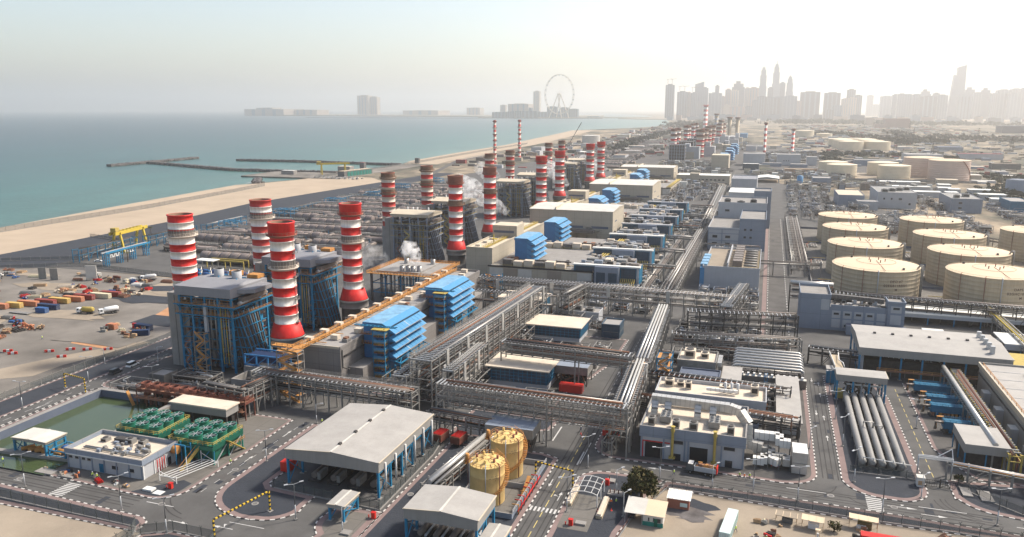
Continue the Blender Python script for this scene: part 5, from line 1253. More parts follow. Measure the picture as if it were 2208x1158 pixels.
b.tube([(16.9,2,1.4),(16.9,22,1.4)],.16,'red_paint',6); b.beam((15,12,.3),(15,18,3),.9,'orange',.3); b.build('fire_pipes', t)
for i in range(2):
    t = thing('fan_cooler', ('left','right')[i]+' rusty red louvred cooler behind the large shed corner', 'cooler', (-92+i*6,203,.2), R(-8), 'rusty louvred coolers'); b = MB(); b.box(0,0,1,3.2,5,3.2,'rust','rust_deck')
    for k in range(7): b.box(.1,.3+k*.7,3.2,3.1,.6+k*.7,3.45,'red_paint')
    b.build('casing', t); b = MB()
    for a in (.2,3): 
        for c in (.2,4.8): b.beam((a,c,0),(a,c,1),.2,'dark_steel')
    b.build('legs', t)
# ================================================================= mechanical building with silver ducts
t = thing('plant_building','grey and cream plant building with two dark roller doors and silver roof ducts','plant building',(-30.5,214.4,.2)); w, d, h = 29, 24, 8.6
b = MB(); b.box(0,0,0,w,d,h,'palegrey_wall','cream_roof'); b.build('walls', t)
b = MB()
for q in ((-.4,-.4,w+.4,0),(-.4,d,w+.4,d+.4),(-.4,0,0,d),(w,0,w+.4,d)): b.box(*q[:2],h-2.2,*q[2:],h+1.1,'bluegrey_wall','concrete')
b.build('parapet', t)
b = MB()
for x in (0,6.4,8.8,12.4,13.4,20.6,22.6,28.6): b.box(x,-.25,0,x+.5,0,h-2.2,'bluegrey_wall')
b.box(.5,-.2,4.9,8.4,0,5.2,'red_paint'); b.box(.5,-.2,0,.8,0,5,'red_paint'); b.build('trim', t)
for x in (3.8,16.6): win(t,x,0,0,5,4.8,'y',name='roller_door',m='black')
for x in (10.6,25): win(t,x,0,0,2,2.1,'y',name='door'); win(t,x,0,5.2,3,.9,'y')
for x in (9.2,21): b = MB(); b.lathe(x,-1,[(.4,1.4),(.4,8.8),(.6,9.4),(.4,10.4),(.7,10.8)],12,'ochre',True); b.box(x-.9,-1.6,1,x+.9,-.2,1.4,'ochre'); b.build('exhaust_stack', t)
acs(t,((1.5,3,2,2.4,2.4),(8.6,2.6,2,2.4,2.4),(13.4,2.6,2.4,2.4,2.4),(19.6,3.4,0.1,0.1,0.1),(24,2.6,2,2.4,2.4)),h,'galvanised')
for x in (4.6,18.6):
    b = MB(); b.box(x,5.4,h+.4,x+3.2,11,h+2.2,'galvanised')
    for i in range(2):
        for j in range(4): b.lathe(x+.85+i*1.5,6.2+j*1.35,[(.55,h+2.2),(.55,h+2.45)],10,'white_paint'); b.lathe(x+.85+i*1.5,6.2+j*1.35,[(0,h+2.35),(.5,h+2.35)],8,'black')
    b.build('chiller', t)
def duct(P, w, m='duct_silver', hh=None):
    b = MB()
    for a, c in zip(P, P[1:]):
        b.beam(a, c, w, m, hh or w); A, B = Vector(a), Vector(c); L = (B-A).length; n = int(L/1.5)
        for k in range(1, n+1):
            p = A+(B-A)*(k/(n+1)); q = p+(B-A).normalized()*.08; b.beam(p, q, w+.12, 'galvanised', (hh or w)+.12)
    return b
duct([(1,14,13),(24,14,12.6),(27,13.4,12),(29.6,12,9),(30,11,3.4),(34,10,3.2)],2.4).build('main_duct', t)
for x in (2.2,6.2,15,19.4): duct([(x,13,12.2),(x,11.6,10.6),(x,11.2,8.8)],1.9).build('branch_duct', t)
duct([(4,20,10),(26,20,10)],1.6).build('rear_duct', t)
t = thing('duct_assembly','white insulated ducts and air boxes at the corner right of the plant building','air duct',(0,212.6,.2))
duct([(1,12,2.4),(6,12,2.4),(6,8,2.4),(10,8,2.4),(10,4.4,2.4)],2,'duct_silver').build('lower_duct', t); duct([(1,15,5.6),(8,15,5.6),(8,11,5.6),(11,11,5.6)],2.2,'white_paint').build('upper_duct', t); duct([(1,5,2),(4,5,2),(4,8,2),(8,5,2)],2,'white_paint').build('curved_duct', t)
for k in range(2): b = MB(); b.box(11.4,3+k*4.2,.4,15.4,6.8+k*4.2,6.6-k*.4,'duct_silver','white_paint'); b.box(11.6,2.9+k*4.2,3.4,15.2,3+k*4.2,3.6,'galvanised'); b.build('air_box', t)
b = MB()
for x in (2,5,8,11,14):
    for y in (4,10,14): b.beam((x,y,0),(x,y,5),.2,'pole_dark')
b.build('supports', t)
# cream roofed building behind it
t = flat('plant_building','cream-roofed plant building with roof ducts behind the roller-door building',-31,248,4,262,7.4,'palegrey_wall','cream_roof','plant building',par=1.2); acs(t,((2,8,3,3,2.4),(6,9,2.5,2.5,1.6),(9,7,2,2,2.6),(20,9,4,3,1.6),(30,8,2.6,3,3)),7.4,'cream_roof')
b = duct([(16,6,8.8),(26,6,8.8)],.9,'white_paint'); 
for x in (22,24,26): b.tube([(x,8,7.4),(x,8,11)],.45,'white_paint',8)
b.build('roof_duct', t)
b = MB(); b.box(0,14.2,2,34,17,7,'dark_machinery')
for k in range(18): b.beam((k*2,14,0),(k*2,14,7),.2,'galvanised')
b.build('rear_plant', t)
for i, (x0,y0,x1,y1,h) in enumerate(((-24,238.6,-12,243,4),(-10,238.2,2,242.6,4),(-26,276,-12,283,5.4))):
    flat('water_basin', ('left','right','rear')[i]+' open blue-grey walled basin between the plant buildings',x0,y0,x1,y1,h,'bluegrey_dark','bluegrey_dark','basin','blue-grey basins',par=.5)
for i, (x, y) in enumerate(((-22,244),(-19.5,244),(-12,240),(3.4,281))):
    t = thing('ladder_cage', nth(i)+' small bright blue caged ladder on the basins', 'ladder', (x,y,0), 0, 'blue caged ladders'); b = MB()
    for a in (0,1): 
        for c in (0,1): b.beam((a,c,0),(a,c,7),.16,'blue_hood')
    for z in (2,4,6,7): b.beam((0,0,z),(1,0,z),.14,'blue_hood'); b.beam((1,0,z),(1,1,z),.14,'blue_hood')
    b.build('cage', t)
t = flat('mcc_building','long grey-roofed cabin with blue louvres standing along the right road',8,244.4,14.4,288,4.0,'navy_glass','sheet_roof','cabin',par=0,over=.7)
b = MB(); b.box(-.3,-.3,0,6.7,43.9,2.0,'palegrey_wall'); b.build('base', t)
# blue stair frame and pieces behind
t = thing('stair_tower','bright blue steel stair tower at the turn of the main rack','stair tower',(-34,272,0)); b = MB(); stair_tower(b,0,0,13,5,7,'blue_frame','orange',3); b.build('flights', t)
t = thing('stair_tower','orange stair cage inside the silver pipes over the main road','stair tower',(-42,262,0)); b = MB(); stair_tower(b,0,0,12,5,4,'galvanised','orange',2.4); b.build('flights', t)
b = MB()
for k in range(3):
    z = 13-k*2; b.tube([(-1,-1-k*.2,3),(-1,-1-k*.2,z),(6,-1-k*.2,z),(6,-1-k*.2,z-5)],.35,'duct_silver',8)
b.build('pipe_loops', t)
t = flat('plant_building','low cream-topped plant room behind the blue basins',-28,286,-14,300,7,'galvanised','cream_roof','plant room',par=.8); acs(t,((2,5,4,4,3),(8,6,3,3,2)),7,'cream_roof'); duct([(15.2,2,6.4),(15.2,12,6.4),(15.2,13,1)],1.6).build('duct', t)
flat('mcc_building','small pale cabin with blue side behind the basins',-11,276,-5,292,4.4,'blue_steel','sheet_roof','cabin',par=0,over=.5)
# silver expansion loop bank
for i in range(7):
    t = thing('expansion_loop', nth(i)+' silver pipe of the loop bank, counted from the front', 'pipe', (-8,295+i*3.6,0), 0, 'silver expansion loops'); b = MB(); z = 4.4
    b.tube([(0,0,1),(0,0,z),(1,0,z+.6),(24,0,z+.6),(25,0,z),(25,0,1)],.55,'duct_silver',10); b.tube([(0,1.7,1),(0,1.7,z-1),(24,1.7,z-1),(24,1.7,1)],.4,'pipe_silver',8); b.build('pipe', t)
    b = MB()
    for x in (3,9,15,21): b.beam((x,0,0),(x,0,z),.25,'dark_steel')
    b.build('supports', t)
t = thing('valve_bank','cream-topped row of valves with white caps beside the right road','valves',(-6,288,0)); b = MB(); b.box(0,0,0,24,2.2,3.4,'pipe_warm','white_roof')
for k in range(11): b.box(1+k*2.1,2.2,0,2.2+k*2.1,5,4.6,'dark_machinery'); b.box(1.2+k*2.1,.4,3.4,2+k*2.1,1.8,4.3,'white_paint')
b.build('valves', t)
for i, (x, y, w, d, h) in enumerate(((-30,226,3,9,6),(-34,302,14,10,5),(-32,330,16,9,5),(-10,335,22,7,5),(0,262,5,18,4),(-4,300,3,20,3),(-30,218,3,6,5))): skid(x+2,y,w,d,h,('crowded grey pipework left of the cream-roofed plant building','low pipework before the blue stair tower','pipework skid under the pipe rack, left','pipework skid under the pipe rack, right','narrow pipework strip beside the long grey-roofed cabin','narrow valve strip at the silver loops','pipework at the front-left corner of the roller-door building')[i],grp='process skids right of the main road')
# ================================================================= storage cylinders
t = shed(27.6,281.6,15.4,7.4,9.4,'pale-roofed shed on blue legs at the back of the storage cylinders',2.2,ridge=.3,rows=3,axis='x')
b = MB(); 
for k in range(18): b.tube([(rnd(1,14),rnd(1,6),.4),(rnd(1,14),rnd(1,6),6)],rnd(.15,.4),'pipe_warm' if k % 2 else 'dark_steel',6)
b.box(0,1,0,2.4,5,2.6,'ochre'); b.build('valves', t)
for i in range(5):
    x = 30.6+i*2.55
    t = thing('storage_cylinder', nth(i)+' long pale grey cylinder from the left in the bank of five', 'storage cylinder', (x,225.5,.25), 0, 'long pale grey cylinders')
    b = MB(); b.tube([(0,-.6,2.2),(0,0,2.2),(0,56,2.2),(0,57,2.2)],[.5,.95,.95,.5],'sheet_cladding',18); b.build('vessel', t)
    b = MB()
    for k in range(6): b.box(-.9,2+k*10.4,0,.9,2.8+k*10.4,1.5,'concrete')
    b.build('saddles', t); b = MB(); b.tube([(0,56.6,2.2),(0,57.6,2.2),(0,57.6,5.4)],.35,'pole',8); b.tube([(0,-.5,3),(0,-.5,3.9)],.12,'pole',6); b.build('nozzle', t)
t = thing('header_pipe','white header pipe across the back of the long cylinders','pipe',(29.6,283.2,0)); MB().tube([(0,0,5.6),(12.6,0,5.6)],.35,'white_paint',8).build('pipe', t)
t = thing('header_pipe','thin white pipe across the front of the long cylinders','pipe',(30,225,0)); b = MB(); b.tube([(0,0,4.0),(13,0,3.2)],.12,'white_paint',6); b.tube([(3,18,3.4),(3,18,5),(5.6,18,5),(5.6,18,3.4)],.25,'pole',8) if 0 else None; b.build('pipe', t)
t = thing('crossover_pipe','silver crossover loop between the second and third cylinders','pipe',(33,250,0)); b = MB(); b.tube([(0,0,3),(0,0,5),(2.8,0,5),(2.8,0,3)],.3,'pipe_silver',8); b.tube([(2.8,0,4.2),(5.4,0,4.2),(5.4,0,3)],.2,'pipe_silver',8); b.build('pipe', t)
# ================================================================= right side buildings
t = shed(37.5,310,50,33,11.8,'very large white-roofed open shed on the right',3,'sheet_roof','blue_frame',ridge=1.4,rows=7,axis='x',clad='sheet_cladding')
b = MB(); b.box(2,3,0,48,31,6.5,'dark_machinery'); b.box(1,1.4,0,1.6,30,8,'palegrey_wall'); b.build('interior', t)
for k in range(5): b = MB(); b.box(44,4+k*5,12,45.4,5.4+k*5,15,'pole'); b.build('roof_stack', t)
for k in range(6): b = MB(); b.box(6+k*6.5,16,13.1,7+k*6.5,17,13.7,'dark_steel'); b.build('roof_vent', t)
b = MB(); b.box(6,-2.2,3.6,40,-.6,3.8,'rust_deck'); b.rail([(6,-2.2),(40,-2.2)],3.8,'orange',w=.14,step=3)
for k in range(8): b.beam((6+k*4.8,-2.2,0),(6+k*4.8,-2.2,3.6),.2,'pole_dark')
b.build('gallery', t)
t = thing('stair_tower','long pale stair with a curved white rail beside the right shed','stair',(29.6,296,0)); b = MB(); b.beam((0,2,6),(-1,18,6.4),3,'tank_wall',.4); b.beam((-1.6,2,7),(-2.6,18,7.6),.2,'white_paint',.8)
b.tube([(1.6,2,7),(1.4,6,7.4),(.2,9,7.4),(.4,13,7.4),(.6,18,7.6)],.2,'white_paint',6)
for y in (3,9,15): b.beam((0,y,0),(0,y,6),.4,'dark_steel')
b.build('stair', t)
flat('cabin','tiny blue-legged cabin beside the road and the right shed',25.4,298,29,302,5.4,'blue_steel','sheet_roof','cabin',par=0,over=.3)
t = thing('plant_building','very large pale building with a white roof at the right edge','plant building',(76.5,226,0)); b = MB(); b.box(0,0,0,48,80,10.4,'sheet_cladding','sheet_roof')
for k in range(1,9): b.box(.5,k*9,10.4,48,k*9+.14,10.5,'pole')
b.build('walls', t); b = MB(); b.box(-.4,-.4,9.4,.1,80.4,11,'beige_wall','beige_roof'); b.box(.1,80,9.4,48,80.4,11,'sheet_cladding'); b.box(-.35,0,7.2,-.02,80,7.6,'dark_steel'); b.build('parapet', t)
for k in range(4): b = MB(); b.box(-2.2,14+k*16,0,0,18+k*16,5.5,'palegrey_wall','white_roof'); b.build('wall_box', t)
for k in range(5): b = MB(); x, y = 12+(k%2)*3, 20+k*12; b.box(x,y,10.4,x+2.6,y+2.6,11.2,'bluegrey_wall'); b.box(x-.4,y-.4,11.2,x+3,y+3,11.5,'duct_silver'); b.build('roof_vent', t)
b = MB(); b.rail([(.6,2),(.6,78)],10.4,'orange',w=.14,step=5); b.build('roof_rail', t)
t = flat('plant_building','ochre-roofed low building behind the right-edge building',88,308,130,340,6,'sheet_cladding','ochre','plant building',par=0)
t = thing('flat_shed','square white-roofed shed near the right gate','shed',(57.6,234.6,0)); b = MB(); b.box(0,0,5,11.4,15.4,7.6,'sheet_cladding','sheet_roof'); b.build('roof', t); b = MB()
for x in (.3,5.6,11):
    for y in (.3,7.6,15): b.beam((x,y,0),(x,y,5),.3,'blue_frame')
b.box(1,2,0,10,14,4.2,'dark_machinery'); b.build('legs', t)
for i, (x, y) in enumerate(((52.6,294.4),(54.6,282.6),(54.4,274),(55.6,259.6))):
    t = thing('compressor_skid', nth(i)+' long deep blue compressor housing from the back', 'compressor', (x,y,.3), 0, 'deep blue compressor housings')
    b = MB(); b.box(1.6,0,1.6,13.4,3.4,4.0,'blue_steel','blue_steel'); 
    for k in range(8): b.box(2+k*1.4,.2,4.0,2.1+k*1.4,3.2,4.1,'blue_frame')
    b.build('housing', t); b = MB(); b.rail([(1.6,0),(13.4,0),(13.4,3.4),(1.6,3.4)],4.0,'blue_steel',h=.6,step=1.6,closed=True); b.build('railing', t)
    b = MB(); b.box(1.6,-.3,0,13.4,3.7,.4,'dark_steel')
    for k in range(10): b.box(2+k*1.15,-.2,.4,2.8+k*1.15,3,1.6,random.choice(['rust_deck','orange','blue_steel','dark_machinery']))
    b.tube([(-.6,1,1),(-.6,1,3.4),(1.6,1,3.4)],.5,'pipe_warm',8); b.tube([(0,2.6,.6),(0,2.6,4.6),(1.8,2.6,4.6)],.3,'orange',8); b.build('base_frame', t)
    b = MB()
    for k in range(4): b.tube([(13.4,k*.8+.4,1+k*.6),(16+k*.4,k*.8+.4,1+k*.6),(16+k*.4,k*.8-2,2.2)],.3,'dark_steel',7)
    b.build('pipes', t)
# grey-blue control block in front of the tanks
t = thing('control_building','blue-grey control block with window rows in front of the cream tanks','control building',(18,375,0)); b = MB(); b.box(0,0,0,13,22,15.6,'bluegrey_wall','concrete'); b.box(13,.2,0,44,18,11,'bluegrey_wall','concrete'); b.box(37,-.6,0,44,9,14.6,'bluegrey_wall','concrete'); b.box(20,-6,0,45,-.61,4.2,'bluegrey_wall','bluegrey_dark'); b.build('walls', t)
b = MB()
for q in ((0,-.2,13,.1,15.6,16.8),(0,21.8,13,22.2,15.6,16.8),(-.2,.1,.1,21.8,15.6,16.8),(12.9,.1,13.2,21.8,15.6,16.8),(13.2,-.05,37,.35,11,12.2),(36.8,-.8,44.2,-.4,14.6,15.6),(43.8,-.4,44.2,9.2,14.6,15.6),(36.8,-.4,37.2,9.2,14.6,15.6)): b.box(q[0],q[1],q[4],q[2],q[3],q[5],'bluegrey_wall')
b.build('parapet', t)
b = MB()
for k in range(5):
    for z in (4.4,8.4): b.box(14+k*4.7,.02,z-2.9 if z < 5 else z-2.4,17.6+k*4.7,.16,z+1,'palegrey_wall')
b.box(9,-.14,9.5,12.6,-.0,14.4,'palegrey_wall'); b.box(38.2,-.75,5,42.6,-.61,9.4,'palegrey_wall'); b.box(38.2,-.75,10.4,42.6,-.61,13.4,'palegrey_wall'); b.build('wall_panels', t)
for k in range(4): win(t,15.8+k*4.7,-.0+.02,7.6,2.2,.9)
for x, z in ((20.6,2.2),(25.4,2.2)): win(t,x,.02,z,2.2,.8)
win(t,40.4,-.75,12,2.6,.9)
duct([(13.4,12,13.6),(34,10,13.2),(36.6,9,13.2)],2,'tube_bundle').build('roof_duct', t)
b = MB()
for k in range(40): x, y = rnd(14,35), rnd(1,14); b.box(x,y,11,x+rnd(.4,2.4),y+rnd(.4,2),11+rnd(.5,2.2),random.choice(['galvanised','dark_steel','dark_machinery','palegrey_wall']))
b.rail([(13.4,.6),(36.6,.6)],11,'galvanised',h=2,step=1.5); b.build('roof_equipment', t)
t = thing('long_shed','very long white-roofed gallery shed before the cream tanks','shed',(65,398.5,0)); b = MB(); b.prism([(0,-.5),(95,-.5),(95,20),(0,20)],4.9,5.3,'bright_roof'); b.build('roof', t); b = MB(); b.box(0,-.4,3.4,95,-.2,4.9,'palegrey_wall'); b.build('fascia', t); b = MB()
for k in range(9): b.beam((k*11,0,0),(k*11,0,4.8),.5,'blue_frame')
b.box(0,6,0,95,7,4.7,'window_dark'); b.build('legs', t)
t = thing('long_shed','short white-roofed shed at the right edge below the long gallery','shed',(96,352,0)); b = MB(); b.box(0,0,6,22,18,6.4,'bright_roof'); b.box(0,-.2,3.8,22,0,6,'palegrey_wall'); b.build('roof', t); b = MB()
for k in range(4): b.beam((k*6,0,0),(k*6,0,4),.4,'blue_frame')
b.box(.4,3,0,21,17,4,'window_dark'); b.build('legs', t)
t = flat('cabin','small white cabin with two windows before the long white gallery',70,372,78,377,3.4,'palegrey_wall','bright_roof','cabin',par=0,over=.3,wins=(('f',2,1.4,1.2,1),('f',5.6,1.4,1.2,1)))
# ================================================================= storage tanks
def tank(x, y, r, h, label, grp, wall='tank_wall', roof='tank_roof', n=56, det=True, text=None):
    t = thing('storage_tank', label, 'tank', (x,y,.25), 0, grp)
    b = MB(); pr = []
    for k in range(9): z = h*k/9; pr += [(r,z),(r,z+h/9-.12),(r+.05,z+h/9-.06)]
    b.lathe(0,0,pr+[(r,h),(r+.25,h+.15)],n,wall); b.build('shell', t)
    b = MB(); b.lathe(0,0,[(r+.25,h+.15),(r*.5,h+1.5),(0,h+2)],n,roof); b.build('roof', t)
    if not det: return t
    b = MB()
    for q in (.45,.97): b.tube([(cos(R(a))*r*q,sin(R(a))*r*q,h+.25+(1-q)*2+.5) for a in range(0,361,12)],.07,'tank_rust' if q < .9 else 'tank_roof',4,False)
    b.beam((0,0,h+2.2),(r*.1,-r*.98,h+.8),.16,'tank_rust')
    for a in (0,1.2,2.4,3.9,5.1): b.tube([(cos(a)*r*.2,sin(a)*r*.2,h+1.5),(cos(a)*r*.2,sin(a)*r*.2,h+3.2)],.25,'tank_rust',6)
    for a in (-.9,2.2): b.box(cos(a)*r*.85-.5,sin(a)*r*.85-.5,h+.3,cos(a)*r*.85+.5,sin(a)*r*.85+.5,h+1.5,'dark_steel')
    b.build('roof_fittings', t)
    b = MB()
    for a in (-1.95,-1.62,-2.5): c, s_ = cos(a)*(r+.3), sin(a)*(r+.3); b.tube([(c*.97,s_*.97,h+.8),(c,s_,h+.4),(c,s_,0)],.16 if a != -1.62 else .28,'tank_rust' if a != -1.62 else 'pole',6)
    for a in (-.42,-.28): c, s_ = cos(a), sin(a); b.tube([(c*(r-1),s_*(r-1),h+.6),(c*r,s_*r,h+2),(c*(r+1),s_*(r+1),h+1.8),(c*(r+1.1),s_*(r+1.1),h-1),(c*(r+1.1),s_*(r+1.1),0)],.42,'galvanised',8)
    b.build('pipes', t)
    if text: curved_text(text, t, r, -1.2, h*.72, 1.7, 2.1)
    return t
TK = 'large cream storage tanks in the bund'
for i, (x, y, tx) in enumerate(((57.4,445,['DFO #7','02EGB11BB001','M']),(59.5,517,None),(60.5,588,['DFO #7']),(61,652,None),(112,444,['DAPS #7','02GHC10BB001','M']),(114,507,['DAPS #7']),(116,572,None),(118,645,None))):
    tank(x,y,21.3,19,(nth(i%4)+' cream tank from the front in the '+('left' if i < 4 else 'right')+' row of four'),TK,text=tx)
tank(176,608,21.3,19,'cream tank cut off by the right edge of the view',TK)
t = thing('bund_wall','low grey bund wall round the cream tanks','wall',(28,420,.2)); b = MB()
for q in ((0,0,122,.4),(0,.4,.4,282),(121.6,.4,122,282),(.4,281.6,121.6,282)): b.box(*q[:2],0,*q[2:],1.6,'bluegrey_dark','concrete')
for yy in (62,134,205): b.box(.4,yy,0,121.6,yy+.4,1.3,'bluegrey_dark','concrete')
b.build('walls', t)
for i, (x, y) in enumerate(((36,488),(36,560),(36,628),(90,460),(92,530),(94,600))):
    t = thing('tank_pipework', nth(i)+' bundle of low pipes between the cream tanks', 'pipework', (x,y,.25), 0, 'low pipes between the cream tanks'); b = MB()
    for k in range(6): b.tube([(-3+k*.9,-24,.6),(-3+k*.9,-8+k,.6),(2+k,-2+k*.8,.6)],.25,'pipe_silver' if k % 2 else 'galvanised',6)
    b.beam((-4,-3,1.2),(4,-3,1.2),.3,'ochre'); b.build('pipes', t)
t = thing('bund_wall','reddish hose path kerb left of the cream tanks','kerb',(30,480,.25)); b = MB()
for yy in (0,72,140): b.tube([(1,yy-16,.2),(1,yy,.2),(4,yy+8,.2),(9,yy+10,.2)],.3,'tank_rust',6); b.tube([(4,yy-14,.2),(4,yy-3,.2),(8,yy+2,.2)],.3,'tank_rust',6)
b.build('kerb_line', t)
MT = 'distant cream tanks'
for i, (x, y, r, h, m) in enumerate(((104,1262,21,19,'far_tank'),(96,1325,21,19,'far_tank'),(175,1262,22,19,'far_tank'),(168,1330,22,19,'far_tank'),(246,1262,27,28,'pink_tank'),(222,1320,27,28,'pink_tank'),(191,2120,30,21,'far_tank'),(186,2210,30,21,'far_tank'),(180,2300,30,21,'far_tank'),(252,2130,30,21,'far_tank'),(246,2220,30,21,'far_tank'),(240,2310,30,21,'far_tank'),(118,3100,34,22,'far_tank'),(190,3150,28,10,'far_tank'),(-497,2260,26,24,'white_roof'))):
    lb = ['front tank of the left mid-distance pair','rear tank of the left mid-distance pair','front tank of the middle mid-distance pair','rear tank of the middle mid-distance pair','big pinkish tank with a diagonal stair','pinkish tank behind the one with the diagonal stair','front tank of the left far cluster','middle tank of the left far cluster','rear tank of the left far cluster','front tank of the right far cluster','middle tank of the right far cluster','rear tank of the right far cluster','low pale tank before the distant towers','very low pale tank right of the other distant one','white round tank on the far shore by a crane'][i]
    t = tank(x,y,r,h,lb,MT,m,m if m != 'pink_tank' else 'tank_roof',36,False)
    if i == 4: b = MB(); n = 16; [b.beam((cos(-1.1+k*.07)*(r+.4),sin(-1.1+k*.07)*(r+.4),h-k*h/n),(cos(-1.1+(k+1)*.07)*(r+.4),sin(-1.1+(k+1)*.07)*(r+.4),h-(k+1)*h/n),.8,'tank_rust') for k in range(n)]; b.build('spiral_stair', t)
# ================================================================= middle-distance buildings
t = flat('office_block','blue-grey four-storey office block with small dark windows',-38.8,577,-17,640,15,'palegrey_wall','concrete','office block',par=1.2)
for z in (3.4,8.6):
    for x in (5,14): win(t,x,0,z,3.4,1.8)
b = MB()
for x in (0,9.6,21.4): b.box(x,-.3,0,x+.6,0,15,'bluegrey_wall')
for z in (6.4,11.6,14.6): b.box(0,-.25,z,21.8,0,z+.5,'bluegrey_wall')
b.build('trim', t)
t = flat('office_block','tall blue-grey stair and lift block standing on the office block side',-17,577,1,630,22,'bluegrey_wall','concrete','office block',par=1.2)
for z in (3,9,14.5): win(t,4,0,z,1.6,1.4); win(t,8,0,z,1.6,1.4)
t = flat('office_block','upper rear storeys of the office block with rooftop pipes',-36,641,1,690,26,'palegrey_wall','concrete','office block',par=1.4)
for x in (7,20): win(t,x,0,20,3.4,1.6)
win(t,31,0,20,1.8,1.6); acs(t,((4,8,5,5,3),(14,6,6,4,2),(24,10,5,6,3)),26)
flat('office_block','blue-grey tower block rising at the back of the office block',-10,692,4,720,31,'bluegrey_wall','concrete','office block',par=1)
t = flat('pump_building','blue-grey pump building with a bright blue louvre strip on its left edge',-31.8,447,-1,512,11.8,'palegrey_wall','dust','pump building',par=1)
b = MB(); b.box(-1.6,-.3,0,.8,40,11.4,'blue_hood'); 
for k in range(4): b.box(-1.8,4+k*9,11.4,2,11+k*9,13,'blue_hood_roof')
b.build('blue_louvres', t)
for k in range(7): b = MB(); b.box(16,6+k*8,11.8,21,12+k*8,15.4,'pipe_warm'); b.tube([(22,6+k*8,13),(29,6+k*8,13)],.7,'galvanised',8); b.build('roof_unit', t)
b = MB(); b.box(13,1,11.8,13.6,64,15,'palegrey_wall'); b.rail([(15,1),(30,1),(30,63)],11.8,'ochre',step=4); b.build('roof_wall', t)
rs2 = random.Random(77)
for i, y in enumerate((434,491,551,606,657,703,760)):
    x0 = -104-i*.9; w = 38
    t = thing('electrical_building', nth(i)+' grey electrical building with white roof edge, counted back from the crossing rack', 'building', (x0,y,0), 0, 'row of grey electrical buildings')
    b = MB(); b.box(0,0,0,w,13,11.4,'blue_steel','concrete'); b.box(0,17,0,w-8,42,9,'bluegrey_wall',('concrete','cream_roof','penthouse_grey')[i%3]); b.build('walls', t)
    b = MB(); [b.box(x_,y_,z_,x_+rs2.uniform(1,5),y_+rs2.uniform(1,4),z_+rs2.uniform(.5,3),rs2.choice(('galvanised','bluegrey_wall','palegrey_wall','dark_steel','pipe_warm','cream_roof'))) for x_, y_, z_ in [(rs2.uniform(1,26),rs2.uniform(18,38),9) for _ in range(26)]+[(rs2.uniform(1,34),rs2.uniform(4,9),11.4) for _ in range(12)]+[(rs2.uniform(30,44),rs2.uniform(-6,40),0) for _ in range(26)]+[(rs2.uniform(-4,36),rs2.uniform(-9,-2),0) for _ in range(14)]]; b.build('roof_clutter', t)
    b = MB(); b.box(-.6,-.8,11.2,w+.6,2.6,12,'bright_roof' if i < 3 else 'palegrey_wall'); b.build('roof_edge', t)
    b = MB(); b.box(13,-4,0,27,0,11.6,'bluegrey_wall','bluegrey_dark'); b.box(14,-4.2,1,19.2,-4,8.4,'navy_glass'); b.box(21,-4.2,1,26,-4,8.4,'navy_glass'); b.build('transformer_bay', t)
    b = MB(); b.box(w-1.4,-.5,0,w-.2,-.1,11.4,'palegrey_wall'); b.box(1,-.2,.5,12.6,0,10.6,'navy_glass'); b.box(27.6,-.2,.5,w-2,0,10.6,'navy_glass'); b.build('louvres', t)
    for k in range(3): b = MB(); b.box(3+k*9,20,9,9+k*9,26,11.6,'galvanised'); b.tube([(4+k*9,30,9.6),(12+k*9,30,9.6),(12+k*9,34,9.6)],.8,'pipe_warm',8); b.build('roof_unit', t)
    b = MB()
    for k in range(8): b.beam((28+k*1.1,-8,1),(28+k*1.1,-1,5),.4,'ochre'); b.box(1+k*1.4,-6,0,2+k*1.4,-3,2,'pipe_warm')
    b.build('cable_racks', t)
t = flat('admin_building','long beige admin building with a row of small dark windows',-118,1080,-48,1120,12,'beige_wall','bright_roof','admin building',par=.6,wins=[('f',8+k*5.4,6,2.8,1.5) for k in range(11)]+[('f',30+k*5.6,1.5,2.6,1.5) for k in range(5)])
b = MB(); b.box(18,-1,0,30,10,15,'beige_wall','beige_roof'); b.build('entrance_block', t)
t = flat('plant_building','tall pale mechanical hall with open steel roof, left of the bright white roof',-42,1000,-12,1060,15,'palegrey_wall','penthouse_grey','building',par=1)
t = flat('plant_building','white-roofed pale building before the tall mechanical hall',-39,880,0,930,11,'palegrey_wall','bright_roof','building',par=0,over=.6)
t = flat('plant_building','low white-roofed building in front of the far tall hall',-34,820,1,860,7,'palegrey_wall','bright_roof','building',par=0,over=.6)
t = shed(-16,1137,31,46,6,'bright white pitched roof shed in the middle distance',1.4,'bright_roof',ridge=2,rows=2)
SB = 'middle-distance plant buildings'
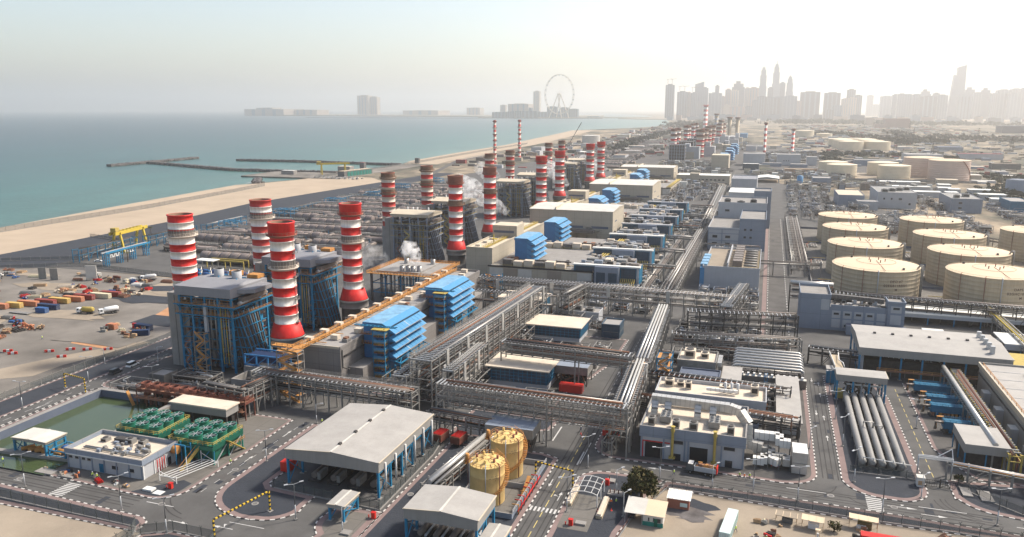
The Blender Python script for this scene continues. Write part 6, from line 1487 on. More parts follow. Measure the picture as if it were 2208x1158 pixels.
for i, (x, y, w, d, h, wl, rf, lb) in enumerate(((-88,1300,27,50,27,'beige_wall','beige_roof','tall plain beige gable block of the second station'),(-156,1642,20,30,24,'palegrey_wall','grey_roof','pale boxy boiler of the second station'),(-97,1725,18,40,25,'beige_wall','beige_roof','beige block behind the dark blue intakes'),(-44,1474,37,40,21,'palegrey_wall','grey_roof','pale square building behind the blue-glazed hall'),(-41,1371,26,20,9.8,'navy_glass','bright_roof','blue-glazed hall of the second station'),(-36,1290,9,8,6.7,'beige_wall','bright_roof','tiny cream box before the blue-glazed hall'),(14,1494,40,40,19.5,'palegrey_wall','grey_roof','pale gridded building below the thin right stack'),(65,1510,17,30,15,'palegrey_wall','grey_roof','small pale building right of the gridded one'),(56,1086,22,30,12,'bluegrey_wall','grey_roof','blue-grey house beside the teal upright tank'),(-128,2399,40,80,20.7,'palegrey_wall','bright_roof','long pale hall behind the second station'),(-103,2911,25,60,14.7,'blue_hood','blue_hood_roof','turquoise-roofed structure far behind'),(-54,1982,23,40,12,'palegrey_wall','grey_roof','pale cube left of the thin left stack'),(-29,2032,17,30,10,'palegrey_wall','bright_roof','striped white-louvred cube by the thin left stack'),(25,1319,60,14,6.6,'orange_soil','cream_roof','row of cream bus shelters with orange walls'),(147,1535,73,30,9.9,'bluegrey_wall','grey_roof','long grey hall behind the mid-distance tanks'),(251,1674,64,60,14,'palegrey_wall','grey_roof','pale factory block right of the long grey hall'),(392,2146,53,60,8.9,'bluegrey_wall','bluegrey_dark','dark shed in the desert'),(364,1800,82,20,11,'palegrey_wall','red_paint','long low building with a red roof in the desert'),(359,1512,43,20,9.3,'dark_concrete','dust','square earth-coloured compound at the right'),(109,877,36,70,16,'palegrey_wall','galvanised','long pale building with a cluttered roof and window rows'),(71,873,25,60,12.4,'bluegrey_wall','beige_roof','beige-roofed hall left of the cluttered roof'),(88,854,19,18,8.4,'palegrey_wall','grey_roof','low block in front of the beige-roofed hall'),(173,859,27,60,13.6,'bluegrey_wall','galvanised','blue-grey building with pipes on its roof, right'),(228,877,18,40,10.8,'blue_steel','grey_roof','dark blue slatted hall at the right edge'),(566,5468,47,60,46,'tower_cream','tower_cream','orange-cream tower block alone in the desert'),(584,4697,123,100,49,'tower_pink','tower_pink','pink arched block at the desert edge'),(918,3780,120,100,30,'tower_dark','tower_grey','dark low block far right'),(532,4680,76,80,20,'tower_pink','tower_pink','low pink wing of the arched block'))):
    t = flat('building', lb, x,y,x+w,y+d,h,wl,rf,'building',SB,par=.5)
    if lb.startswith('long pale building with a clut'):
        for x_ in (6,13): win(t,x_,0,9,1.6,1.8)
        win(t,21,0,9,3,1.8); win(t,30,0,4,2,2)
        acs(t,[(4+k*8,6+k*9,6,6,3) for k in range(4)],16)
    if lb.startswith('blue-grey building with'):
        win(t,8,0,9,3,1.6); win(t,8,0,4,3,1.6); acs(t,((4,10,5,5,3),(14,22,6,6,3)),13.6)
    if lb.startswith('pale gridded'):
        for x_ in (12,16,20): win(t,x_,0,8,1.4,1.6)
WR = 'long white roofs right of the tanks'
for i, (x0, y0, w) in enumerate(((142,1131,48),(142,1064,48),(140,1000,50),(206,1104,14),(198,1058,14),(207,1045,12),(196,1002,12),(203,972,14),(228,1044,26),(227,990,26),(228,942,26))):
    t = thing('warehouse', nth(i)+' long white-roofed warehouse, the counting starting at the back left', 'warehouse', (x0,y0,0), 0, WR); b = MB(); b.box(0,0,0,w,14,6,'palegrey_wall'); b.build('walls', t)
    b = MB(); b.prism([(-.5,-.8),(w+.5,-.8),(w+.5,15),(-.5,15)],6,6.6,'bright_roof'); b.build('roof', t)
for i in range(4):
    t = thing('canopy', nth(i)+' curved white carport from the left behind the tanks', 'canopy', (124+i*9,752-i*8,0), 0, 'curved white carports'); b = MB()
    b.tube([(3,0,3),(3,34-i*6,3)],3,'bright_roof',14); b.build('roof', t); b = MB(); b.box(.4,.2,0,5.6,33-i*6,2.6,'dark_machinery'); b.build('cars', t) if 0 else b.build('posts', t)
for i, (x, y, r, h, m, lb) in enumerate(((41,1108,4,12.3,'blue_hood','small upright teal tank in the middle distance'),(282,1066,12,17.5,'bluegrey_wall','blue-grey round silo at the right edge'))):
    t = thing('upright_tank', lb, 'tank', (x,y,0)); b = MB(); b.lathe(0,0,[(r,0),(r,h),(r*.6,h+1),(0,h+1.4)],28,m); b.build('shell', t); b = MB(); b.rail([(cos(k*pi/6)*r,sin(k*pi/6)*r) for k in range(13)],h,'galvanised',w=.15); b.build('railing', t)
# equipment scattered through the middle distance: real skids in the empty strips
rs = random.Random(5); MS = 'middle-distance process skids'
zones = [(-36,330,2,364,5,3,'between the crossing rack and the silver loops'),(-84,376,-52,430,3,5,'behind the crossing rack, left of the central pipes'),(-62,640,-20,700,3,4,'left of the office block rear'),(-34,520,-4,570,3,3,'in front of the office block'),(-34,396,0,440,4,3,'in front of the pump building'),(-4,700,0,0,0,0,''),(-60,720,0,810,5,5,'behind the office block'),(20,780,100,860,7,5,'behind the storage tanks, left'),(110,720,180,840,5,6,'behind the storage tanks, right'),(20,880,70,1060,4,8,'left of the cluttered roof'),(-180,1240,-60,1300,8,3,'below the second station'),(-30,1200,110,1300,9,4,'below the bus shelters'),(-190,1400,-70,1500,7,4,'at the foot of the second station'),(-10,1560,90,1900,6,8,'round the thin right stack'),(-190,2000,-60,2500,5,7,'in the far second station'),(-140,640,-112,810,2,6,'beside the second beige deck'),(-112,880,-60,1070,4,7,'behind the middle wide turbine hall'),(60,690,150,770,6,3,'just behind the cream tanks'),(20,1060,200,1130,9,3,'below the white warehouses'),(210,720,330,930,6,7,'at the far right behind the tanks'),(60,1180,110,1240,3,3,'beside the left mid-distance tanks'),(150,870,170,1000,2,5,'between the far roofs'),(-120,640,-100,0,0,0,'')]
cnt = 0
for (x0,y0,x1,y1,nx,ny,ref) in zones:
    if not nx: continue
    k = 0
    for i in range(nx):
        for j in range(ny):
            x = x0+(x1-x0)*(i+rs.uniform(.05,.3))/nx; y = y0+(y1-y0)*(j+rs.uniform(.05,.3))/ny; w = (x1-x0)/nx*rs.uniform(.55,.8); d = min((y1-y0)/ny*rs.uniform(.4,.75), 26); h = rs.uniform(3,8 if y0 > 500 else 5)
            if y > 1000:
                for q in range(rs.randint(2,5)):
                    a, c = x+rs.uniform(0,w), y+rs.uniform(0,d); FARB.box(a,c,0,a+rs.uniform(2,10),c+rs.uniform(2,8),rs.uniform(1.5,9),rs.choice(('palegrey_wall','galvanised','bluegrey_wall','beige_wall','bright_roof','pipe_warm','dark_steel')))
                for q in range(5): a, c, z = x+rs.uniform(0,w), y+rs.uniform(0,d), rs.uniform(2,8); FARB.beam((a,c,z),(a+rs.uniform(4,16),c,z),rs.uniform(.4,1.2),rs.choice(('pipe_silver','pipe_warm','galvanised'))); FARB.beam((a,c,0),(a,c,z+2),.4,'galvanised')
                cnt += 1; continue
            skid(x,y,w,d,h,nth(k)+' process skid '+ref,rs.choice((('galvanised','pipe_warm','palegrey_wall'),('bluegrey_wall','pipe_silver','palegrey_wall'),('pipe_warm','dark_machinery','galvanised'),('white_roof','palegrey_wall','dark_steel'))),grp=MS,seed=cnt+11,frame=rs.choice(('galvanised','galvanised','bluegrey_wall'))); k += 1; cnt += 1
for q in range(1500):
    y = rs.uniform(1350,5200); x = rs.uniform(40,900) if y > 1450 else rs.uniform(280,420); w = rs.uniform(3,16)*(1+y/5000)
    FARB.box(x,y,0,x+w,y+rs.uniform(3,16),rs.uniform(1,5),rs.choice(('dust','sand','beige_wall','palegrey_wall','bluegrey_wall','dark_concrete','far_leaf','white_roof','greige_wall','container_maroon')))
for q in range(900):
    y = rs.uniform(1250,5200); x = rs.uniform(-560,-230)-max(0,(y-3000)*.05); FARB.box(x,y,0,x+rs.uniform(4,22),y+rs.uniform(3,10),rs.uniform(1,7),rs.choice(('evap_shell','dust','beige_wall','palegrey_wall','pipe_warm','container_maroon','far_leaf')))
o = FARB.build('distant_plant'); o['kind'] = 'stuff'; o['label'] = 'mass of small pipes, boxes and frames on the distant plant ground'
# stores/cabins with pale roofs in the mid distance
for i in range(90):
    x = rs.uniform(-30,340); y = rs.uniform(1120,3600); x = x if y > 1450 or x < 80 else x+120; w = rs.uniform(10,34); t = thing('low_building', nth(i)+' low pale-roofed hut scattered beyond the second power station', 'hut', (x,y,0), 0, 'low huts beyond the station'); b = MB(); b.box(0,0,0,w,rs.uniform(8,20),rs.uniform(3,8),rs.choice(('palegrey_wall','beige_wall','bluegrey_wall')),rs.choice(('bright_roof','white_roof','grey_roof','beige_roof'))); b.build('walls', t)
for i in range(40):
    x = rs.uniform(-560,-260); y = rs.uniform(1500,3600); w = rs.uniform(12,50); t = thing('low_building', nth(i)+' low industrial shed along the far coast strip', 'hut', (x-.05*y*.3,y,0), 0, 'low sheds along the far coast'); b = MB(); b.box(0,0,0,w,rs.uniform(10,40),rs.uniform(4,12),rs.choice(('beige_wall','palegrey_wall','evap_shell')),rs.choice(('bright_roof','dust','grey_roof','cream_roof'))); b.build('walls', t)
# ================================================================= second power station
E5 = 'chimneys of the distant second station'
for i, (x, y, r) in enumerate(((-200,1745,5), (-198,1802,5), (-207,2084,5), (-205,2118,5), (-219,2394,5), (-216,2468,5), (-140,1705,6), (-136,1755,6), (-149,2050,6), (-144,2110,6), (-145,2418,6), (-139,2490,6))):
    w = i < 6
    r += 1.6 if i < 6 else 2.4
    chimney(x,y,nth(i % 6)+(' slim red and pink' if w else ' stout red and buff')+' chimney of the distant station, from the front',58,0,r,'main',red='chimney_dull_red' if not w else 'chimney_red',white='chimney_white' if w else 'chimney_buff',rim='chimney_rust',group=E5,n=20,plinth=False)
for i, (x, y, h, r, a, c) in enumerate(((-306,3968,120,10,'chimney_dull_red','chimney_white'),(-11,1913,70,3,'chimney_dull_red','chimney_white'),(50,1934,56,3.6,'chimney_red','chimney_white'),(-123,2561,76,6,'tank_wall','tank_wall'),(-100,2580,75,6,'tank_wall','tank_wall'),(-185,2900,84,6,'palegrey_wall','tank_wall'),(-141,2428,68,6,'chimney_rust','chimney_buff'))):
    t = thing('chimney', ('tall candy-striped chimney against the towers','thin ringed chimney with a dark head, left of two','thin red and white chimney alone, right of two','left plain ochre chimney before the towers','right plain ochre chimney before the towers','pale plain chimney before the towers','rusty chimney behind the stout ones')[i], 'chimney', (x,y,0), 0, E5); b = MB(); p = []; m_ = []
    for k in range(11): p += [(r,k*h/11),(r,(k+1)*h/11)]; m_ += [c if k % 2 else a]*2
    b.lathe(0,0,p,14,m_); b.build('shaft', t)
    b = MB(); b.lathe(0,0,[(r*1.5,h-4),(r*1.5,h-1),(r,h)],14,'chimney_rust' if i else a); b.build('cap', t)
for i in range(9):
    t = thing('boiler_block', nth(i)+' pale blocky building packed among the distant striped chimneys', 'building', (-170+(i%3)*34,1640+i*96,0), 0, 'pale blocks of the distant station'); b = MB(); b.box(0,0,0,24,40,14+(i*7)%13,'palegrey_wall' if i % 2 else 'beige_wall','grey_roof'); b.box(4,8,14,14,30,30,'palegrey_wall'); b.build('walls', t)
for i in range(5):
    t = thing('boiler_house', nth(i)+' dark steel boiler house of the distant station', 'boiler house', (-190,1590+i*175,0), 0, 'boiler houses of the distant station'); b = MB()
    b.box(0,0,0,30,26,30,'dark_steel','grey_roof'); b.build('casing', t); b = MB()
    for k in range(7): b.beam((k*5,-1,0),(k*5,-1,31),.8,'bluegrey_wall')
    for z in (6,12,18,24,31): b.beam((0,-1,z),(30,-1,z),.7,'bluegrey_wall'); b.beam((30.6,0,z),(30.6,26,z),.7,'bluegrey_wall')
    b.build('steel_frame', t)
for i in range(5): intake(-78+(i%2)*3,1360+i*95,10,27,nth(i)+' distant dark blue air intake of the second station',blue='container_blue',stair=False,base=False,w=13,d=26)
for r_ in range(26):
    for c in range(2):
        t = evaporator(-345+c*62-r_*3+rnd(-4,4), 1330+r_*46, (r_*2+c)%5, f'{nth(r_)} evaporator of the {("seaward","landward")[c]} file in the distant desalination field', 'distant desalination evaporators')
# ================================================================= street furniture
def lamp_proto(h, double):
    t = thing('street_lamp','x','street lamp',(0,0,.2)); b = MB(); b.tube([(0,0,0),(0,0,h*.42)],[.17,.13],'pole',8); b.tube([(0,0,h*.42),(0,0,h)],[.13,.08],'pole' if not double else 'pole_dark',8); b.box(-.35,-.35,0,.35,.35,.25,'concrete'); b.build('pole', t)
    for s_ in ((-1,1) if double else (1,)): b = MB(); b.beam((0,0,h-.05),(s_*2.1,0,h+.25),.1,'pole'); b.box(s_*1.4 if s_ > 0 else -2.4,-.22,h+.2,s_*2.4 if s_ > 0 else -1.4,.22,h+.34,'pole'); b.build('lamp_head', t)
    return t
LM = [(-236.6,214,1,'at the fork of the left road'),(-236,186,1,'on the verge of the left road'),(-205.5,213,1,'at the corner behind the rusty fans'),(-185,143.5,1,'on the lower verge, left'),(-150.5,141.6,1,'on the lower verge before the control building'),(-132.5,177,1,'on the kerb beside the central lane'),(-131.5,136,1,'at the small lower verge'),(-134,206,0,'by the lane left of the large shed'),(-106,151.5,1,'at the curved kerb before the guard canopy'),(-43.4,202,1,'at the island corner of the main road'),(-43,176,1,'beside the bare canopy frame'),(-29,178,0,'inside the gravel plot by the shack'),(-33,190,0,'inside the gravel plot by the tree'),(-23,200.8,1,'near the tree on the bottom road'),(1.5,201,1,'before the corner air ducts'),(-9,200.6,0,'behind the orange truck'),(27.6,216,1,'by the front of the long cylinders'),(26,262,1,'halfway along the left kerb of the cylinder plot'),(26.5,240,1,'left of the long cylinders'),(25.5,284,1,'at the back left of the cylinder plot'),(43.4,211.8,0,'by the small guard box'),(32.6,199.8,1,'at the right zebra crossing'),(58.6,202.4,1,'at the right bend'),(12.6,200,1,'on the fence verge, right'),(-60,214,0,'beside the main crossing'),(-38,300,1,'along the far main road'),(-92,150,0,'at the lower edge by the guard canopy'),(-64,232,0,'behind the main crossing'),(17,235,0,'on the right lane by the air boxes'),(50,262,1,'between the cylinders and blue compressors'),(3,350,1,'before the tank road'),(-120,405,0,'under the beige deck, left'),(-100,405,0,'under the beige deck, right'),(-247,232,0,'beyond the left fence'),(-228,240,0,'beside the nearest boiler house road')]
pr = {}
for x, y, dbl, w in LM:
    lb = ('double-armed' if dbl else 'single-armed')+' street lamp '+w; g = 'street lamps'
    if dbl not in pr: pr[dbl] = lamp_proto(9.5 if dbl else 6.5, dbl); o = pr[dbl]; o.location = (x,y,.2); o['label'] = lb; o['group'] = g; o.rotation_euler[2] = R(20)
    else: dup(pr[dbl], (x,y,.2), R(rnd(0,60)), lb, g)
def barrier(x0, y0, x1, y1, h, label):
    t = thing('height_barrier', label, 'height barrier', (x0,y0,.12), atan2(y1-y0,x1-x0), 'black and yellow height barriers'); L = hypot(x1-x0,y1-y0)
    for nm, p, q in (('post',(0,0,0),(0,0,h)),('post',(L,0,0),(L,0,h)),('crossbar',(0,0,h),(L,0,h))):
        b = MB(); P, Q = Vector(p), Vector(q); n = max(4,int((Q-P).length/.55))
        for k in range(n): b.beam(P+(Q-P)*k/n, P+(Q-P)*(k+1)/n, .34, 'barrier_yellow' if k % 2 else 'black')
        if nm == 'post': b.box(p[0]-.6,-.6,0,p[0]+.6,.6,.25,'concrete')
        b.build(nm, t)
barrier(-239,206,-227.5,204,5.6,'height barrier across the left road'); barrier(-118.5,137,-114.5,153,5.6,'height barrier over the lower lane by the rounded plot')
barrier(-55.5,190.5,-44.4,188,5.4,'height barrier across the main road'); barrier(71.5,212,69,198,6,'height barrier at the right edge')
M('fence_mesh', (.10,.11,.11), .8)
mm = MATS['fence_mesh'].node_tree; bs = mm.nodes['Principled BSDF']; bs.inputs['Alpha'].default_value = .3
def fence(P, label, h=2.6, gap=4., m='fence_dark', wall=True, arms=True, mesh=True, name='fence'):
    t = thing(name, label, 'fence', (P[0][0],P[0][1],.15)); ox, oy = P[0]
    b = MB(); b.beam((0,0,0),(0,0,h),.11,m)
    if arms: b.beam((0,0,h),(-.35,-.1,h+.5),.08,m); b.beam((0,0,h),(.35,.1,h+.5),.08,m)
    me = None; k = 0; w = MB(); f = MB()
    for (x0,y0),(x1,y1) in zip(P,P[1:]):
        L = hypot(x1-x0,y1-y0); n = max(1,round(L/gap))
        for i in range(n):
            if k > 96: break
            if me is None: o = b.build('post', t); me = o.data
            else: o = link('post', me, t)
            o.location = (x0+(x1-x0)*i/n-ox, y0+(y1-y0)*i/n-oy, 0); k += 1
        dx, dy = (x1-x0)/L*.02, (y1-y0)/L*.02
        if mesh: f.prism([(x0-ox-dy,y0-oy+dx),(x1-ox-dy,y1-oy+dx),(x1-ox+dy,y1-oy-dx),(x0-ox+dy,y0-oy-dx)],.3,h-.1,'fence_mesh')
        f.beam((x0-ox,y0-oy,h-.08),(x1-ox,y1-oy,h-.08),.06,m)
        if wall: w.beam((x0-ox,y0-oy,.1),(x1-ox,y1-oy,.1),.4,'concrete',.35)
    f.build('mesh_panel', t)
    if wall: w.build('plinth', t)
    return t
fence([(-240,135.4),(-186,137),(-141,136.2),(-139,133),(-140,120)],'dark wire fence along the lower left road')
fence([(-137.4,126),(-137.4,134),(-131,137.6),(-118.5,137.4),(-117,128)],'short dark fence round the small lower verge')
fence([(-23,197),(4,196.2),(28,195.2),(49,195.4),(66,194.6),(120,189)],'dark wire fence along the lower right road')
fence([(-256,150),(-250,186),(-251,236),(-248,262)],'pale post fence between the left road and the yard',gap=5,m='concrete',wall=False)
fence([(-121,164),(-108,163.2),(-88.4,162),(-88.6,196),(-90,206)],'dark green fence round the large shed',2.4,3)
fence([(45,222.6),(27,222.4)],'fence at the front of the storage cylinders',2.2,4)
fence([(72,203.4),(60,217),(52.6,221.6)],'fence of the right corner plot',2.2,3.6) if 0 else fence([(54,222),(60,215),(66,210),(84,207.4)],'fence of the right corner plot',2.2,3.6)
fence([(-20.6,196.6),(-27,178),(-31,150)],'pinkish low wall fence between the gravel plot and the shack',1.0,3,'tank_rust',True,False)
fence([(-600,180),(-600,470),(-602,640),(-620,800),(-632,880)],'long dark fence running along the beach',4.2,9,'dark_steel',True,False)
fence([(-632,1000),(-628,1330),(-650,1700),(-672,2200)],'beach fence continuing beyond the intake basin',4.2,18,'dark_steel',True,False)
fence([(-484,380),(-440,402),(-470,470),(-512,480)],'pale wall fence beside the yard',2.4,6,'concrete')
fence([(-480,350),(-420,384),(-330,374),(-262,352)],'grey fence between the yard and the desalination plant',2.6,7,'concrete')
fence([(-100,163),(-100,160)],'dark gate leaf near the guard canopy',2.4,1.5,'black',False,False,False,'gate')
t = thing('gate','black double-leaf steel gate on the right lane','gate',(45.4,219.6,.15)); 
for s_ in (0,1):
    b = MB(); x0 = s_*3.8
    for z in (.2,1.1,2): b.beam((x0,0,z),(x0+3.6,0,z),.12,'black')
    for k in range(7): b.beam((x0+k*.6,0,.2),(x0+k*.6,0,2),.06,'black')
    b.beam((x0,0,.2),(x0+3.6,0,2),.1,'black'); b.beam((x0,0,0),(x0,0,2.6),.25,'black'); b.build('leaf', t)
flat('guard_box','small guard box with a brown window by the right gate',43.4,218.4,45.2,220.4,2.5,'white_paint','white_roof','guard box',par=0,over=.15,wins=(('f',.9,.9,1.3,1.1,'window','wood'),))
t = thing('road_portal','pale steel gantry frame spanning the right lane','gantry',(44.6,226,.15)); b = MB()
for x in (0,8.4): b.tube([(x,0,0),(x,0,6)],.2,'pole',8)
for z in (5.4,6): b.beam((0,-.4,z),(8.4,-.4,z),.22,'pole'); b.beam((0,.4,z),(8.4,.4,z),.22,'pole')
b.beam((8.4,0,6),(8.4,2,8),.2,'pole'); b.beam((4.4,0,6),(8.4,2,8),.2,'pole'); b.build('frame', t)
# intake screens (lower left)
t = thing('bare_canopy','bare white arched canopy frame over a concrete lay-by','canopy frame',(-43.2,180.4,.25)); b = MB()
for k in range(4): b.tube([(0,k*3,3),(1.6,k*3,3.7),(3.6,k*3,4),(5.6,k*3,3.8),(7,k*3,3.4)],.11,'white_paint',6)
for x, z in ((0,3),(1.8,3.75),(3.6,4),(5.4,3.8),(7,3.4)): b.beam((x,0,z),(x,9,z),.1,'white_paint')
for x, y in ((0,0),(7,0),(7,9),(7,4.5),(0,9)): b.beam((x,y,0),(x,y,3.3 if x else 3),.28,'white_paint')
b.build('frame', t)
for i, (x, y) in enumerate(((-44.2,179),(-35.4,175))):
    t = thing('barrier_block',('left','right')[i]+' long tan concrete barrier beside the bare canopy frame','barrier',(x,y,.25),0,'tan concrete barriers'); b = MB(); b.prism([(0,0),(1.6,0),(1.6,10),(0,10)],0,.8,'tank_wall','cream_roof'); b.prism([(.3,.2),(1.3,.2),(1.3,9.8),(.3,9.8)],.8,1.2,'cream_roof'); b.build('block', t)
sheet('layby', [(-43.6,168),(-43.6,186),(-36,186),(-36,168)], .26, 'concrete_ground', 'concrete lay-by under the bare canopy frame')
def hydrant(x, y, w, s=1.):
    t = thing('fire_hose_box','bright red fire hose cabinet '+w,'fire cabinet',(x,y,.2),0,'red fire cabinets'); b = MB(); b.box(0,0,0,1*s,.8*s,1.6*s,'fire_red'); b.box(-.1,-.1,1.6*s,1*s+.1,.8*s+.1,1.7*s,'red_paint'); b.build('cabinet', t); b = MB(); b.tube([(-.8,.3,0),(-.8,.3,.8)],.16,'fire_red',8); b.build('hydrant', t)
for x, y, w in ((-41,169.6,'in the gravel plot by the bare canopy frame'),(-88.4,157.6,'near the guard canopy'),(-147.5,154.6,'by the white pipe frame'),(-36.6,193,'behind the bare canopy frame'),(7,219,'in the corner plot by the air boxes'),(-230,300,'by the far left road')): hydrant(x,y,w)
for i, (x, y, w, d, h) in enumerate(((-39.6,170.4,2.6,1.6,.5),(-35,187.6,4,2.6,.4),(-36.6,194.6,2.2,2,.5),(-190,150.6,6,2.6,.4),(-181.6,150.8,5,2.4,.4),(-92,148.6,2.4,2,.4),(58,214.4,3,6,.4),(54,216,2.4,5,.4),(-153.4,151.6,3,1.8,.5),(-149.6,150.9,2.6,2,.16))):
    t = thing('concrete_pad', ('small pale pad by the red cabinet','pale pad with valves behind the canopy frame','pale pad with a red valve post','large concrete hatch at the lower left','second concrete hatch at the lower left','pale slab below the guard canopy','long pale slab right of the right gate','narrow pale slab inside the right gate','white upturned tub on the gravel patch','white square frame on the gravel patch')[i], 'concrete pad', (x,y,.27), 0, 'concrete pads'); b = MB(); b.box(0,0,0,w,d,h,'concrete' if i < 8 else 'white_paint'); b.build('slab', t)
    if i in (1,2): b = MB(); [b.tube([(k*1.1+.6,1,h),(k*1.1+.6,1,h+1.1)],.16,'rust',6) for k in range(3 if i == 1 else 1)]; b.build('valve', t)
# people
def person(x, y, z, rz, label, top='hivis', leg='navy_cloth', hat='white_paint', pose=0):
    ve = []; ed = []; rad = []
    def J(p, r, par=None): ve.append(p); rad.append(r); ed.append((par, len(ve)-1)) if par is not None else None; return len(ve)-1
    f = .16 if pose else .05
    pel = J((0,0,.95),.16); ch = J((0,.02,1.25),.19,pel); nk = J((0,.02,1.5),.08,ch); hd = J((0,.03,1.62),.11,nk); J((0,.03,1.74),.09,hd)
    for s_ in (-1,1):
        sh = J((s_*.2,.02,1.42),.08,ch); el = J((s_*.27,.02+f*s_,1.14),.055,sh); wr = J((s_*.26,.14+f*s_,.92),.04,el); J((s_*.25,.17+f*s_,.84),.042,wr)
        hp = J((s_*.1,0,.88),.1,pel); kn = J((s_*.11,f*1.4*-s_+.03,.5),.07,hp); an = J((s_*.11,f*2*-s_,.09),.05,kn); J((s_*.12,f*2*-s_+.14,.05),.045,an)
    me = bpy.data.meshes.new('person'); me.from_pydata(ve, ed, []); o = bpy.data.objects.new('person', me); S.collection.objects.link(o)
    sk = o.modifiers.new('skin','SKIN'); sb = o.modifiers.new('sub','SUBSURF'); sb.levels = sb.render_levels = 1
    for v, r in zip(me.skin_vertices[0].data, rad): v.radius = (r, r)
    me.skin_vertices[0].data[0].use_root = True
    dg = bpy.context.evaluated_depsgraph_get(); m2 = bpy.data.meshes.new_from_object(o.evaluated_get(dg)); bpy.data.objects.remove(o)
    for n in ('skin', leg, top): m2.materials.append(MATS[n])
    for p in m2.polygons:
        c = p.center; p.material_index = 0 if c.z > 1.5 or (abs(c.x) > .2 and c.z < .92) else (1 if c.z < .95 and abs(c.x) < .21 else 2); p.use_smooth = True
    o = bpy.data.objects.new('person', m2); S.collection.objects.link(o); o.location = (x,y,z); o.rotation_euler[2] = rz; tag(o, label, 'person', 'site workers')
    b = MB(); b.lathe(0,.03,[(.17,1.7),(.135,1.72),(.12,1.8),(.05,1.87),(0,1.88)],12,hat); b.build('hard_hat', o)
    b = MB(); b.lathe(0,.02,[(.2,1.0),(.215,1.1),(.215,1.14),(.225,1.3),(.2,1.42)],12,[top,'white_paint',top,top]); b.build('vest', o)
for a in ((-141,172,.25,.4,'worker in yellow-green vest standing near the green cooler kerb'),(-300,250,.2,2,'worker alone on the open yard ground'),(-132,206,.2,1,'worker in green by the red box behind the large shed'),(-31.8,183.5,.25,1,'worker in dark blue on the gravel plot'),(-33,182.8,.25,3,'worker in orange crouching on the gravel plot','hivis_orange'),(-19.6,204.6,.25,1,'worker walking on the kerb left of the orange truck'),(-2.2,208.6,.3,2,'left worker behind the orange truck'),(-1,208.2,.3,4,'middle worker behind the orange truck','hivis_orange'),(.4,208.8,.3,0,'right worker behind the orange truck'),(-176,152.6,.25,1,'worker in orange by the crates at the control building','hivis_orange'),(-172,153.4,.25,4,'worker in green by the crates at the control building'),(-170,153,.25,2,'third worker by the crates at the control building'),(-204,152.6,.25,2,'worker by the left-edge canopy'),(-2,179.4,.15,1,'worker in the yard right of the mint container'),(-51,226,.15,1,'person walking at the main crossing','navy_cloth'),(5,177,.15,3,'worker at the bottom edge near the timber')):
    person(*a, pose=1)
for i, (x, y) in enumerate(((-32.4,180),(-50.6,224),(-35.6,178.6),(-49.8,222))):
    b = MB(); b.lathe(0,0,[(.3,0),(.3,.05),(.16,.06),(.04,.75)],10,'fire_red'); o = b.build('traffic_cone'); o.location = (x,y,.26); tag(o,'small red cone '+('beside the worker in orange','at the zebra crossing','by the tan barrier','left of the main road machine')[i],'cone','red cones')
# vehicles
def wheels(t, pts, r=.5, w=.35):
    for x, y in pts: b = MB(); b.tube([(x,y-w/2,r),(x,y+w/2,r)],r,'tyre',14); o = b.build('wheel', t); b = MB(); b.tube([(x,y-w/2-.02,r),(x,y+w/2+.02,r)],r*.5,'galvanised',10); b.build('rim', o)
def car(x, y, rz, m, label, van=False):
    t = thing('parked_car' if not van else 'van', label, 'van' if van else 'car', (x,y,.12), rz, 'vehicles on the site'); L, W_ = (5.2,2.0) if van else (4.6,1.85); b = MB(); H = 2.1 if van else 1.5
    def pr(side, m1):
        n = len(b.v); k = len(side); b.v += [(p[0],-W_/2+p[2],p[1]) for p in side]+[(p[0],W_/2-p[2],p[1]) for p in side]
        for i in range(k): j = (i+1)%k; b.face((n+i,n+j,n+k+j,n+k+i), m1[i] if isinstance(m1, list) else m1)
        b.face(tuple(n+k-1-i for i in range(k)), m1 if isinstance(m1,str) else 'window_dark'); b.face(tuple(n+k+i for i in range(k)), m1 if isinstance(m1,str) else 'window_dark')
    pr([(0,.3,0),(L,.3,0),(L,.75,.05),(L-.9,.95,.05),(.1,1.0,.05)], m)
    pr([(.15 if van else .5,.95,.08),(L-1.1,.95,.08),(L-1.8,H-.1,.2),(.35 if van else 1.1,H-.1,.2)], ['window_dark','window_dark',m,'window_dark'])
    b.box(.5 if van else 1.2,-W_/2+.2,H-.1,L-1.9,W_/2-.2,H,m); b.build('body', t); wheels(t,((.9,-W_/2+.1),(L-.9,-W_/2+.1),(.9,W_/2-.1),(L-.9,W_/2-.1)),.36,.25)
    b = MB(); [b.box(L-.02,s_*.6-.2,.6,L+.03,s_*.6+.2,.78,'white_paint') for s_ in (-1,1)]; b.build('headlights', t); return t
car(-234.2,222,R(92),'car_dark','dark van waiting on the left road',True); car(-234.6,231,R(92),'car_white','white van behind the dark one on the left road',True)
car(-423,398,R(30),'car_white','white pickup on the curved road by the gantry crane'); car(-27,177.6,R(90),'car_dark','black car parked under the shack roof')
for i, (x, y) in enumerate(((-58,424),(-56,446),(-62,470),(-58,500),(-62,540))): car(x,y,R(90),('car_white','car_dark')[i%2],nth(i)+' car along the lane left of the central pipe rack')
for i in range(34):
    car(-640+(i%12)*7+rnd(-1,1),1000+(i//12)*13,R(80+rnd(-8,8)),('car_white','car_dark','pipe_silver')[i%3],nth(i)+' car in the rows by the harbour gantry cranes')
t = thing('dump_truck','orange-loaded dump truck with a white cab and red tailgate','truck',(-16.6,208.6,.12),R(-4),'vehicles on the site'); b = MB(); b.box(.4,-1,.7,8.4,1,1.1,'dark_steel'); b.build('chassis', t)
